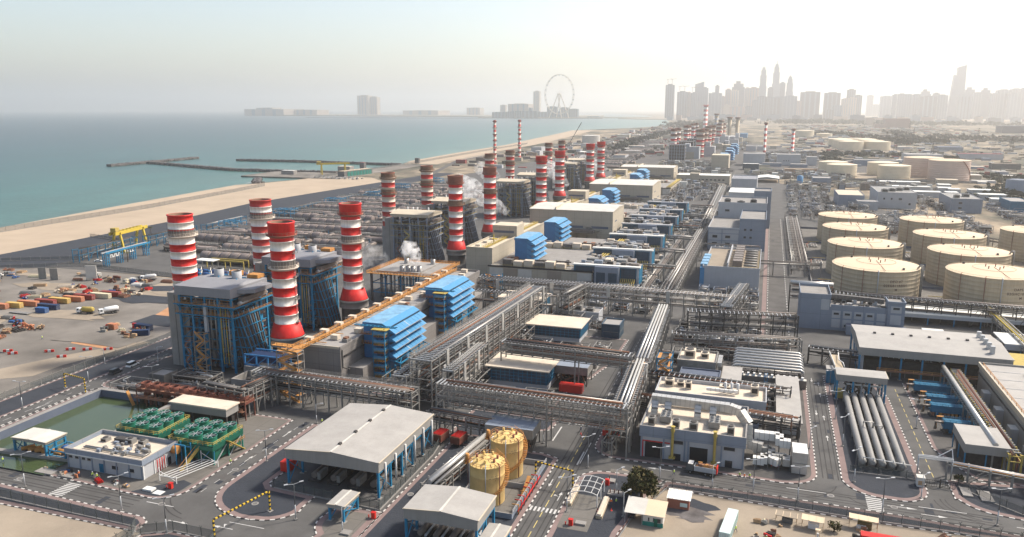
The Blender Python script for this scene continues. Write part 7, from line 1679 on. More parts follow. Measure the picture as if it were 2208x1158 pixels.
b = MB(); n = len(b.v); S0 = [(0,.9),(1.9,.9),(1.9,3.0),(.5,3.0),(0,1.9)]; b.v += [(p[0],-1.2,p[1]) for p in S0]+[(p[0],1.2,p[1]) for p in S0]; b.face((n+4,n+3,n+2,n+1,n),'pole_dark'); b.face((n+5,n+6,n+7,n+8,n+9),'pole_dark')
for i, m_ in enumerate(('dark_steel','pole_dark','white_paint','window_dark','white_paint')): j = (i+1)%5; b.face((n+i,n+j,n+5+j,n+5+i), m_)
b.build('cab', t); b = MB()
for q in ((2.2,-1.25,8.2,-1.13),(2.2,1.13,8.2,1.25),(2.2,-1.13,2.35,1.13)): b.box(q[0],q[1],1.1,q[2],q[3],2.5,'palegrey_wall')
b.box(2.2,-1.13,1.1,8.2,1.13,1.3,'dark_steel'); b.build('cargo_body', t); b = MB(); b.box(8.2,-1.25,1.0,8.5,1.25,2.9,'fire_red'); b.build('tailgate', t); b = MB()
for k in range(26): x, y = 2.6+rnd(0,5), rnd(-.9,.7); b.box(x,y,1.3,x+rnd(.5,1.2),y+rnd(.3,.6),2.3+rnd(0,.8),random.choice(['orange','rust_deck','orange_soil']))
b.build('load', t); wheels(t,((1.2,-1.05),(1.2,1.05),(5.4,-1.05),(5.4,1.05),(6.8,-1.05),(6.8,1.05)))
def tanker(x, y, rz, m, label, drum=False):
    t = thing('tanker_truck', label, 'truck', (x,y,.12), rz, 'vehicles on the site'); b = MB(); b.box(0,-1,.7,9,1,1,'dark_steel'); b.build('chassis', t); b = MB(); b.box(0,-1.2,.9,2,1.2,2.9,'car_white'); b.box(-.03,-1.1,1.8,0,1.1,2.6,'window_dark'); b.box(.4,-1.23,1.8,1.4,1.23,2.6,'window_dark'); b.build('cab', t)
    b = MB(); b.tube([(2.4,0,2.2),(3,0,2.3),(8.2,0,2.4 if not drum else 2.9),(8.9,0,2.4 if not drum else 3.2)],[.8,1.25,1.25 if not drum else 1.1,.8 if not drum else .4],m,14); b.build('tank', t); wheels(t,[(x_,s_) for x_ in (1.1,6,7.4) for s_ in (-1.05,1.05)])
tanker(-323,290.6,R(8),'ochre','yellow water tanker on the yard'); tanker(-350,361,R(25),'white_paint','white concrete mixer at the back of the yard',True); tanker(-310,291,R(60),'car_white','white lorry behind the yellow water tanker')
t = thing('road_machine','orange road machine parked at the main crossing island','machine',(-43.6,223,.25)); b = MB(); b.box(0,0,.9,5,2.6,2.6,'fire_red'); b.box(.6,.3,2.6,2.4,2.3,3.6,'orange'); b.box(3,.5,2.6,4.6,2,3.2,'rust'); b.build('body', t); wheels(t,((1,0),(4,0),(1,2.6),(4,2.6)),.6); b = MB(); b.beam((5,1.3,2),(7.6,1.3,3.4),.35,'orange'); b.tube([(2.5,1,3.6),(2.5,1,5)],.12,'rust',6); b.build('boom', t)
# ================================================================= bottom right works yard
t = thing('shack','white and rusty sheet-roofed shack with green lower walls','shack',(-28.4,175.4,.14)); b = MB(); b.box(4.6,.4,0,9.4,6,2.7,'white_roof'); b.box(4.5,.3,0,9.5,.4,1.1,'green_steel'); b.build('walls', t)
b = MB(); n = len(b.v); b.v += [(0,0,2.9),(5,0,3.0),(9.9,0,3.0),(9.9,6.6,3.9),(5,6.6,3.9),(0,6.6,3.9)]; b.face((n,n+1,n+4,n+5),'white_roof'); b.face((n+1,n+2,n+3,n+4),'tank_roof'); b.v += [(v[0],v[1],v[2]-.1) for v in b.v[n:n+6]]; b.face((n+11,n+10,n+7,n+6),'white_roof'); b.face((n+10,n+9,n+8,n+7),'white_roof'); b.face((n,n+6,n+7,n+8,n+2,n+1),'white_roof'); b.build('roof', t)
b = MB(); [b.beam((x,y,0),(x,y,3),.1,'pole') for x in (.2,4.4) for y in (.2,6.3)]; b.build('posts', t)
for x in (6,7.2): win(t,x,.4,1.4,.3,.8)
win(t,8.4,.4,1.2,1,1,'y'); win(t,7.7,.3,.05,.8,2.1,'y',name='door',m='green_dark')
t = thing('shack','small corrugated lean-to beside the big tree','shack',(-19.4,186,.14)); b = MB(); b.box(.2,.3,0,5.6,3.6,2.6,'tank_rust'); b.box(3.4,.2,.8,5.2,.3,1.8,'container_mint'); b.build('walls', t); b = MB(); b.prism([(0,0),(6,0),(6,5.4),(0,5.4)],2.7,2.85,'tarp_white'); [b.beam((.5+k,0,2.9),(.5+k,5.4,2.9),.1,'cream_roof') for k in range(6)]; b.build('roof', t)
container(-4.2,186,12.2,'container_mint','long pale mint container cabin at the bottom right',R(-97),2.7,2.5,win_=True)
container(10,171,6,'container_maroon','dark red crate container at the bottom edge',R(0),2.2,2.4); container(26,183,9,'red_paint','bright red container at the bottom edge, far right',R(-2),2.4,2.4)
def tree(x, y, h, r, label, n=1500, grp=None, seed=1):
    rr = random.Random(seed); t = thing('tree', label, 'tree', (x,y,.1), 0, grp); b = MB(); b.tube([(0,0,0),(.1,.05,h*.3),(0,.1,h*.55)],[r*.1,r*.07,r*.04],'bark',8)
    cl = []
    for k in range(9): a = k*2.4; q = r*rr.uniform(.4,.75); p = (cos(a)*q, sin(a)*q, h*rr.uniform(.4,.85)); b.tube([(0,.05,h*rr.uniform(.22,.4)),(p[0]*.6,p[1]*.6,p[2]*.8),p],[r*.05,r*.03,r*.01],'bark',5); cl.append(p)
    b.build('trunk', t); b = MB(); cl += [(rr.uniform(-.5,.5)*r,rr.uniform(-.5,.5)*r,h*rr.uniform(.5,.9)) for k in range(12)]
    for k in range(n):
        c = rr.choice(cl); s_ = r*rr.uniform(.2,.42); d = Vector((rr.gauss(0,1),rr.gauss(0,1),rr.gauss(0,.8))); d = d.normalized()*s_*rr.uniform(.5,1.1); p = Vector(c)+d; u = Vector((rr.gauss(0,1),rr.gauss(0,1),rr.gauss(0,1))).normalized(); v = u.cross(Vector((rr.random(),rr.random(),rr.random()))).normalized(); q = rr.uniform(.14,.34)*(r/4)**.5*1.5
        b.poly([p-u*q,p+v*q*.6,p+u*q,p-v*q*.6], 'leaf_light' if rr.random() < .4 else 'leaf_dark')
    b.build('crown', t); return t
tree(-26.2,188.6,7.4,4.9,'big dark green tree beside the shack',9000)
tree(54.6,224.5,2.2,1.6,'small green bush by the right gate',500,seed=3); tree(-76,259.5,3,1.8,'small pale shrub at the blue-walled hall corner',400,seed=4)
tree(20.5,187,2.4,1.8,'low scrubby bush under the torn shelter',400,seed=5)
for i, (x, y) in enumerate(((-455,470),(-448,440),(-470,500),(-430,424),(-402,405))): 
    t = thing('palm_tree', nth(i)+' small palm by the seaward access road', 'palm', (x,y,0), 0, 'small palms by the access road'); b = MB(); b.tube([(0,0,0),(.2,0,6)],[.3,.2],'bark',7); b.build('trunk', t); b = MB()
    for k in range(11): a = k*.57; b.poly([(0.2,0,6),(.2+cos(a)*1.4-sin(a)*.3,sin(a)*1.4+cos(a)*.3,6.9),(.2+cos(a)*2.8,sin(a)*2.8,5.6),(.2+cos(a)*1.4+sin(a)*.3,sin(a)*1.4-cos(a)*.3,6.9)],'leaf_dark')
    b.build('crown', t)
for i, (x, y, k_) in enumerate(((13,186,0),(7,187,1),(24,190,0),(16,182,1))):
    t = thing('shelter', ('patched tan sheet shelter on posts','low whitish sheet shed','torn white awning over a stall frame','small upright white cabinet')[i], 'shelter', (x,y,.14), R(-6)); b = MB(); w, d, h = ((5,3,2.4),(5,2.6,2),(6.4,2.6,2.6),(1,1,2.2))[i]
    b.prism([(0,0),(w,0),(w,d),(0,d)],h,h+.12,'tank_roof' if i != 1 else 'dust'); [b.beam((k*w/3,0,h+.12),(k*w/3,d,h+.12),.14,'tank_roof') for k in range(4)]; b.build('roof', t); b = MB(); [b.beam((x_,y_,0),(x_,y_,h),.1,'wood') for x_ in (.1,w-.1) for y_ in (.1,d-.1)]; b.box(w*.3,d*.3,0,w*.8,d*.8,h*.6,'dark_concrete' if i == 1 else 'leaf_light' if i == 2 else 'white_paint'); b.build('frame', t)
# irregular sandy and dark patches on the yard
rp = random.Random(3)
for i in range(30):
    cx, cy = rp.uniform(-470,-262), rp.uniform(190,360)
    if cx > -300 and cy > 300: continue
    r0 = rp.uniform(5,20); pts = [(cx+cos(k*pi/8)*r0*rp.uniform(.6,1.5)*1.6, cy+sin(k*pi/8)*r0*rp.uniform(.5,1.1)*.7) for k in range(16)]
    pts = [(min(x,-258),y) for x, y in pts]; sheet('ground_patch', pts, .15+i*.004, rp.choice(('dust','yard_ground','gravel','dust','orange_soil') if i % 5 == 0 else ('dust','yard_ground','gravel')))
for i in range(26):
    x, y = rp.uniform(-60,110), rp.uniform(140,190); r0 = rp.uniform(2,7)
    if x < -20 or y > 193-x*.03: continue
    sheet('ground_patch', [(x+cos(k*pi/7)*r0*rp.uniform(.6,1.5), y+sin(k*pi/7)*r0*rp.uniform(.3,.8)) for k in range(14)], .14+i*.002, rp.choice(('yard_ground','sand','rock','gravel')))
for i in range(70):
    x, y = rp.choice(((rp.uniform(-236,-150),rp.uniform(142,149)),(rp.uniform(-53,-45),rp.uniform(120,420)),(rp.uniform(19,24),rp.uniform(215,330)),(rp.uniform(-20,70),rp.uniform(201,208)),(rp.uniform(-141,-136),rp.uniform(150,210)),(rp.uniform(5,12),rp.uniform(340,700)))); w, d = rp.uniform(.6,2.6), rp.uniform(.8,5)
    sheet('road_patch', [(x,y),(x+w,y+rp.uniform(-.1,.1)),(x+w,y+d),(x+rp.uniform(-.1,.1),y+d)], .118 if y < 330 else .16, rp.choice(('gravel','old_asphalt')))
# tyre marks on the roads
def mark(pts, w=.3):
    L_ = []; R_ = []
    for i, p in enumerate(pts):
        q = pts[min(i+1,len(pts)-1)]; o_ = pts[max(i-1,0)]; dx, dy = q[0]-o_[0], q[1]-o_[1]; l = hypot(dx,dy); L_.append((p[0]-dy/l*w/2,p[1]+dx/l*w/2)); R_.append((p[0]+dy/l*w/2,p[1]-dx/l*w/2))
    sheet('tyre_mark', L_+R_[::-1], .121, 'tyre_dirt')
M('tyre_dirt', (.045,.043,.042), .9, var=.3)
for c_, r_, a0, a1 in (((57,213),9,180,262),((57,213),10.6,185,265),((57,213),7.8,180,250),((-60,208),9,-60,-5),((-131,160),17,205,262),((-131,160),15.5,200,255),((36,214),13,215,262),((12,214),11,-75,-10),((-37,210),13,95,165)): mark(arc(c_[0],c_[1],r_,a0,a1,9))
for x in (-51.6,-50.1,-47.4,-46): mark([(x,150),(x+.1,200),(x-.2,260),(x-.4,330)],.35)
for y in (143.8,145,147,148.2): mark([(-236,y+1.6),(-190,y+1),(-150,y)],.35)
for y in (203.4,204.8,206.8,208): mark([(-18,y+1),(20,y-.4),(60,y-1.4)],.35)
for x in (19.7,21,22.4,23.7): mark([(x,216),(x,300)],.3)
# ---- loose material: crates, bundles, piles (each one a thing)
JM = ['wood','cardboard','wood','rust_deck','dark_steel','container_orange','red_paint','rust','dark_steel','galvanised','container_blue','tarp_white','dark_steel','cream_roof','galvanised','rust_deck','container_cream']
JN = {'wood':'timber brown','cardboard':'cardboard brown','container_orange':'dull orange','red_paint':'red','fire_red':'bright red','rust':'rusty','container_blue':'blue','tarp_white':'white wrapped','dark_steel':'dark grey','cream_roof':'cream','galvanised':'pale grey','rust_deck':'brown','container_cream':'sand coloured'}
def heap(x, y, w, d, h, m, label, grp, kind):
    if 'construction' in grp: w *= 1.35; d *= 1.5; h *= 1.25
    rr = random.Random(int(x*91+y*17)); nm = ('material_bundle','crate_stack','rubble_heap')[kind]; t = thing(nm, label, ('bundle','crates','heap')[kind], (x,y,.12), rr.uniform(-.5,.5), grp); b = MB()
    if kind == 0:
        for k in range(7): yy = d*(k+.5)/7; b.beam((rr.uniform(-.3,.3),yy,.4+(k%2)*.4),(w,yy,.4+(k%2)*.4),d/9,m,h*.5)
        for k in range(3): b.box(w*(.15+.3*k),0,0,w*(.15+.3*k)+.25,d,.3,'wood')
    elif kind == 1:
        for k in range(5): xx = rr.uniform(0,w*.7); yy = rr.uniform(0,d*.6); zz = 0 if k < 3 else h*.5; b.box(xx,yy,zz,xx+w*.4,yy+d*.4,zz+h*rr.uniform(.4,.55),m if k % 2 else rr.choice((m,'wood','galvanised')))
    else:
        for k in range(12): a = rr.uniform(0,6.3); q = rr.random()**.7; xx, yy = w/2+cos(a)*q*w/2, d/2+sin(a)*q*d/2; s_ = rr.uniform(.3,.9); b.beam((xx-s_,yy,.1),(xx+s_,yy+rr.uniform(-s_,s_),h*(1.1-q)),rr.uniform(.3,.9),m if k % 3 else rr.choice(JM),.5)
    b.build('pieces', t)
rj = random.Random(21); JG = 'stored materials in the construction yard'
def scatter(zx, n, ref, sc=1., grp=JG):
    for i in range(n):
        u, v = rj.random(), rj.random(); (ax,ay),(bx,by),(cx,cy),(dx,dy) = zx
        x = (ax*(1-u)+bx*u)*(1-v)+(dx*(1-u)+cx*u)*v; y = (ay*(1-u)+by*u)*(1-v)+(dy*(1-u)+cy*u)*v; m = rj.choice(JM); k = rj.randrange(3)
        heap(x,y,rj.uniform(2,6)*sc,rj.uniform(1.4,3.2)*sc,rj.uniform(1,2.6)*sc,m,f'{nth(i)} heap {ref}, {JN[m]} {("bars","crates","scrap")[k]}',grp,k)
scatter([(-440,300),(-372,300),(-372,330),(-440,330)],22,'of the seaward yard row')
scatter([(-372,316),(-330,322),(-318,340),(-385,345)],34,'of the middle yard row')
scatter([(-400,345),(-330,348),(-335,364),(-400,366)],24,'of the rear yard row')
scatter([(-480,320),(-420,330),(-420,364),(-480,356)],22,'in the far left yard corner')
scatter([(-352,250),(-322,240),(-316,262),(-352,272)],20,'of the lower left yard',.9)
scatter([(-346,212),(-322,214),(-322,236),(-346,236)],12,'at the left edge of the yard',.9)
scatter([(-292,266),(-268,262),(-266,276),(-290,280)],14,'beside the black container',.7)
scatter([(-190,151.2),(-160,151.4),(-158,153.6),(-190,154)],12,'by the control building wall',.5,'small loads by the control building')
scatter([(22,178),(40,180),(40,188),(24,190)],22,'of the bottom right yard',.6,'small loads in the bottom right yard')
scatter([(-1,172),(8,172),(8,186),(0,188)],16,'right of the mint container',.45,'small loads right of the mint container')
scatter([(40,182),(62,182),(62,190),(40,191)],10,'at the bottom right edge',.7,'small loads in the bottom right yard')
for i, (x, y, L, m, rz, lb) in enumerate(((-376,284,12,'container_orange',.05,'orange container nearest the camera in the long row'),(-368,288,9,'container_yellow',.05,'yellow container behind the first orange one'),(-366,293,12,'container_orange',.05,'second orange container of the row'),(-360,298,12,'container_maroon',.05,'maroon container in the middle of the row'),(-356,303,12,'container_yellow',.05,'yellow container in the middle of the row'),(-352,308,12,'container_orange',.05,'third orange container of the row'),(-350,313,12,'container_maroon',.05,'second maroon container of the row'),(-344,318,12,'container_cream',.05,'cream container near the far end of the row'),(-342,323,12,'container_maroon',.05,'last maroon container of the row'),(-350,291,12.2,'container_navy',.02,'long navy container in front of the coloured row'),(-344,284.6,6.1,'container_blue',.02,'short blue container in front of the navy one'),(-386,288,6,'container_cream',.0,'small white container at the left edge of the row'),(-274,276,9,'container_navy',-.1,'dark navy container beside the chimney'),(-266,266,7,'container_navy',.5,'black container beside the left road'),(-286,272,4,'container_orange',0,'orange box in the rubble near the road'),(-384,360,3,'container_grey',0,'pale upright box by the tall white screens'))):
    container(x,y,L,m,lb,rz,2.7,2.5,'shipping containers on the yard',.1)
b = MB(); b.box(0,0,.3,12,2.5,.6,'galvanised'); b.box(1,.3,0,1.5,2.2,.3,'dark_steel'); b.box(10,.3,0,10.5,2.2,.3,'dark_steel'); o = b.build('flat_rack'); o.location = (-356,280,.12); tag(o,'flat grey steel rack lying in front of the orange container','flat rack')
for i, (x, y, w, h) in enumerate(((-382,352,7,9),(-412,346,5,7),(-403,346,5,7))):
    t = thing('screen_wall', ('tall white sheet screen in the yard','left grey sheet screen in the yard','right grey sheet screen in the yard')[i], 'screen', (x,y,.1), .2, 'sheet screens in the yard'); b = MB(); b.box(0,0,0,w,.4,h,'white_roof' if i == 0 else 'galvanised'); b.build('sheet', t); b = MB(); [b.beam((k*w/2,.5,0),(k*w/2,3,0.1),.2,'dark_steel') or b.beam((k*w/2,3,.1),(k*w/2,.5,h*.8),.2,'dark_steel') for k in range(3)]; b.build('braces', t)
for i, (x, y) in enumerate(((-283,236),(-277,241),(-270,243),(-272,232),(-262,246),(-295,229),(-300,231))):
    t = thing('road_barrier', nth(i)+' red and white plastic barrier by the yard fence', 'barrier', (x,y,.14), .6, 'red and white barriers'); b = MB(); [b.box(k*1.2,0,0,k*1.2+1.15,.5,1,'fire_red' if k % 2 == 0 else 'white_paint') for k in range(3)]; b.build('blocks', t)
# ================================================================= gantry cranes and sea structures
def gcrane(x, y, h, L, rz, label, w=9):
    t = thing('gantry_crane', label, 'gantry crane', (x,y,0), rz, 'yellow gantry cranes')
    for a in (0,L):
        for c in (0,w): b = MB(); b.beam((a,c*1.3-w*.15,0),(a,w*.2+c*.6,h),1.3,'yellow'); b.build('leg', t)
    b = MB()
    for c in (w*.2,w*.8): b.beam((-L*.2,c,h),(L*1.2,c,h),1.1,'yellow',2.2)
    for a in (0,L): b.beam((a,0,h),(a,w,h),1.1,'yellow'); b.beam((a,-1,.7),(a,w+1,.7),1,'yellow')
    for k in range(8): b.beam((-L*.1+k*L*.15,w*.2,h+1.2),(-L*.1+k*L*.15,w*.8,h+1.2),.4,'yellow')
    b.build('girder', t); b = MB(); b.box(-L*.18,1,h+1.2,-L*.02,w-2,h+4,'ochre'); b.build('winch_house', t)
gcrane(-432,432,14,27,R(100),'yellow gantry crane among the blue steel near the yard',7); gcrane(-652,1054,17,36,R(40),'yellow gantry crane by the harbour basin',12)
t = thing('sluice_gate','blue multi-column intake gate frame with white lettering by the curved road','gate frame',(-402,388,0),R(97)); b = MB()
for k in (0,13,26,40):
    for c in (0,3):
        b.beam((k,c,0),(k,c,8.6),.5,'blue_frame'); b.beam((k+2,c,0),(k+2,c,8.6),.5,'blue_frame')
    for z in (2,4,6): b.beam((k,0,z),(k+2,0,z),.3,'blue_frame'); b.beam((k,3,z),(k+2,3,z),.3,'blue_frame')
b.beam((-1,0,8.8),(44,0,8.8),.8,'blue_frame',1); b.beam((-1,3,8.8),(44,3,8.8),.8,'pole',.8); b.build('frame', t)
b = MB()
for k in range(5): b.box(3+k*1.9,-.5,5.4,3.5+k*1.9,-.3,7.4,'white_paint'); b.box(3.5+k*1.9,-.5,5.4 if k % 2 else 6.9,4.4+k*1.9,-.3,5.9 if k % 2 else 7.4,'white_paint'); b.box(4.4+k*1.9,-.5,5.4,4.6+k*1.9,-.3,6.6,'white_paint')
for k in range(4): b.box(17+k*2.4,-.5,5.8,18.6+k*2.4,-.3,6.3,'white_paint'); b.box(17.4+k*2.4,-.5,6.3,17.8+k*2.4,-.3,7.4,'white_paint')
b.build('lettering', t)
t = thing('intake_building','long green-fronted intake building beside the harbour basin','intake building',(-600,1030,0),R(82)); b = MB(); b.box(0,0,0,70,12,9,'dark_concrete','tank_wall'); b.build('walls', t); b = MB(); [b.box(8+k*7.6,-.4,.5,14+k*7.6,0,7.6,'green_steel') for k in range(8)]; b.build('gates', t)
for i, (x, y, w, d, h, rf, lb) in enumerate(((-716,1040,22,10,7,'bright_roof','white-roofed store left of the harbour crane'),(-664,1120,22,14,9,'cream_roof','cream-roofed store right of the harbour crane'),(-646,1160,8,8,13,'container_maroon','dark reddish tower hut on the basin edge'),(-630,1340,8,6,10,'dark_steel','small dark hut where the breakwater meets the beach'))): flat('store_building',lb,x,y,x+w,y+d,h,'concrete' if i < 2 else 'dark_concrete',rf,'store',par=0)
struct('harbour_ground', MB().prism([(-760,1000),(-590,1000),(-590,1300),(-640,1300),(-640,1120),(-760,1090)],-2,.9,'yard_ground'),'reclaimed ground by the harbour basin')
rocks([(-700,960),(-676,925),(-664,905)],16,4,label='dark rock groyne at the end of the open beach')
t = thing('crawler_crane','thin lattice boom crane beside the white round tank','crane',(-560,2240,0)); b = MB(); b.box(0,0,0,10,8,6,'rust'); b.build('base', t); b = MB(); b.beam((5,4,6),(38,4,62),1.6,'dark_steel'); b.build('boom', t)
# pylons
for i, (x, y, h) in enumerate(((286,2239,42),(292,2119,42),(532,2091,38),(527,3499,45),(-86,1625,36),(420,2700,42),(640,2900,40),(300,1700,36))):
    t = thing('pylon', nth(i)+' thin lattice power pylon standing in the desert behind the tanks', 'pylon', (x,y,0), 0, 'lattice power pylons'); b = MB()
    for s_ in ((-1,-1),(1,-1),(1,1),(-1,1)): b.beam((s_[0]*4,s_[1]*4,0),(s_[0]*.6,s_[1]*.6,h),.45,'dark_steel')
    for k in range(6):
        z = h*k/6; q = 4-3.4*k/6; q2 = 4-3.4*(k+1)/6; b.beam((-q,-q,z),(q2,-q2,h*(k+1)/6),.3,'dark_steel'); b.beam((q,-q,z),(-q2,-q2,h*(k+1)/6),.3,'dark_steel')
    for z in (.7,.82,.94): b.beam((-7,0,h*z),(7,0,h*z),.5,'dark_steel')
    b.build('lattice', t)
# far vegetation (uncountable scrub) as stuff
def scrub(name, pts, w, n, hh, label, seed):
    rr = random.Random(seed); b = MB()
    for k in range(n):
        i = rr.randrange(len(pts)-1); u = rr.random(); x = pts[i][0]*(1-u)+pts[i+1][0]*u+rr.gauss(0,w/2); y = pts[i][1]*(1-u)+pts[i+1][1]*u+rr.gauss(0,w); r = hh*rr.uniform(.5,1.2); z = rr.uniform(.2,.8)*r
        for j in range(7):
            a = rr.uniform(0,6.3); p = Vector((x+cos(a)*r*.6,y+sin(a)*r*.6,z+rr.uniform(0,r*.7))); q = r*.55; u_ = Vector((rr.gauss(0,1),rr.gauss(0,1),rr.gauss(0,1))).normalized(); v_ = u_.cross(Vector((.3,.5,.8))).normalized(); b.poly([p-u_*q,p+v_*q,p+u_*q,p-v_*q],'far_leaf')
    o = b.build(name); o['kind'] = 'stuff'; o['label'] = label
scrub('far_scrub',[(-346,1804),(-382,2309),(-393,2821),(-400,3300)],18,300,9,'dark belt of trees along the far coast strip',1)
scrub('far_scrub',[(110,1560),(118,1859),(279,1824),(340,1700)],14,260,7,'dark hedge of trees behind the mid-distance tanks',2)
scrub('far_scrub',[(160,3300),(227,3401),(342,2924),(370,2500)],34,300,9,'dark scrub along the far highway',3)
scrub('far_scrub',[(501,3826),(429,2750),(470,2600)],34,260,9,'dark scrub right of the highway',4)
scrub('far_scrub',[(560,3100),(720,2845),(1000,2700)],70,340,9,'dark scrub patches on the right plain',5)
scrub('far_scrub',[(90,5900),(314,6220),(638,5768),(1400,5400)],160,600,16,'dark tree line before the towers',6)
scrub('far_scrub',[(240,980),(300,1100),(330,1300)],30,260,5,'green scrub beside the blue-grey silo',7)
scrub('far_scrub',[(-300,4200),(-500,5200),(-300,6600)],160,420,14,'dark vegetation toward the waterfront towers',8)
# far roads
sheet('highway', [(480,4740),(500,4740),(444,2953),(376,1851),(345,1201),(330,800),(305,800),(326,1201),(362,1851),(432,2953)], .12, 'old_asphalt', 'straight highway crossing the desert')
sheet('highway', [(400,4740),(412,4740),(350,2953),(300,1851),(286,1500),(276,1500),(288,1851),(340,2953)], .13, 'old_asphalt', 'second carriageway crossing the desert')
sheet('tank_pads', [(75,1220),(75,1360),(275,1360),(275,1220)], .14, 'dust', 'pale bund ground of the distant tanks')
sheet('tank_pads', [(140,2060),(140,2400),(300,2400),(300,2060)], .14, 'dust')
t = thing('bund_wall','long grey bund wall before the mid-distance tanks','wall',(72,1212,0)); b = MB(); b.box(0,0,0,206,1,3,'concrete'); b.build('walls', t)
# ================================================================= steam
def steam(x, y, z, pts, label, dens=.05, seed=0):
    m = bpy.data.materials.new('steam'); m.use_nodes = True; t = m.node_tree; t.nodes.clear(); N = t.nodes.new; L = t.links.new; out = N('ShaderNodeOutputMaterial'); v = N('ShaderNodeVolumePrincipled')
    g = N('ShaderNodeNewGeometry'); n = N('ShaderNodeTexNoise'); n.inputs['Scale'].default_value = .24; n.inputs['Detail'].default_value = 7; n.inputs['Roughness'].default_value = .68; n.inputs['Distortion'].default_value = .6; L(g.outputs['Position'], n.inputs[0])
    mr = N('ShaderNodeMapRange'); mr.inputs[1].default_value = .47; mr.inputs[2].default_value = .74; mr.inputs[3].default_value = 0; mr.inputs[4].default_value = dens; L(n.outputs[0], mr.inputs[0])
    L(mr.outputs[0], v.inputs['Density']); v.inputs['Color'].default_value = (.99,.985,.98,1); v.inputs['Emission Strength'].default_value = 0; L(v.outputs[0], out.inputs['Volume']); MATS['steam%d' % seed] = m
    b = MB(); P = [Vector(p) for p in pts]
    b.tube([tuple(p[:3]) for p in pts], [p[3]*1.35 for p in pts], 'steam%d' % seed, 14); o = b.build('steam_plume'); o.location = (x,y,z); tag(o, label, 'steam', 'white steam plumes', 'stuff')
    for p in o.data.polygons: p.use_smooth = True
steam(-174,372,19,[(0,0,0,1.2),(-2,1,3,3),(-6,2,7,4.2),(-10,0,9,2.5)],'white puff of steam above the orange-decked building',.55,1)
steam(-186,366,18,[(0,0,0,1),(-8,0,4,4),(-18,0,6,6),(-30,0,5,3)],'thin grey steam drifting left of the orange-decked building',.09,2)
steam(-196,590,18,[(0,0,0,2),(-8,-4,6,4),(-18,-6,12,5.5),(-30,-8,20,7),(-44,-8,26,5)],'long white steam plume in front of the seaside boiler houses',.3,3)
steam(-206,826,18,[(0,0,0,2),(-8,0,8,5),(-16,0,16,7),(-28,0,24,5)],'white steam plume left of the middle wide turbine hall',.28,4)
steam(-215,1086,16,[(0,0,0,2),(-10,0,4,6),(-26,0,12,6),(-40,0,18,3)],'white steam plume behind the pair of slim chimneys',.3,5)
steam(-300,870,20,[(0,0,0,3),(-16,0,8,8),(-30,0,14,5)],'faint steam between the two thin ringed stacks',.15,6)
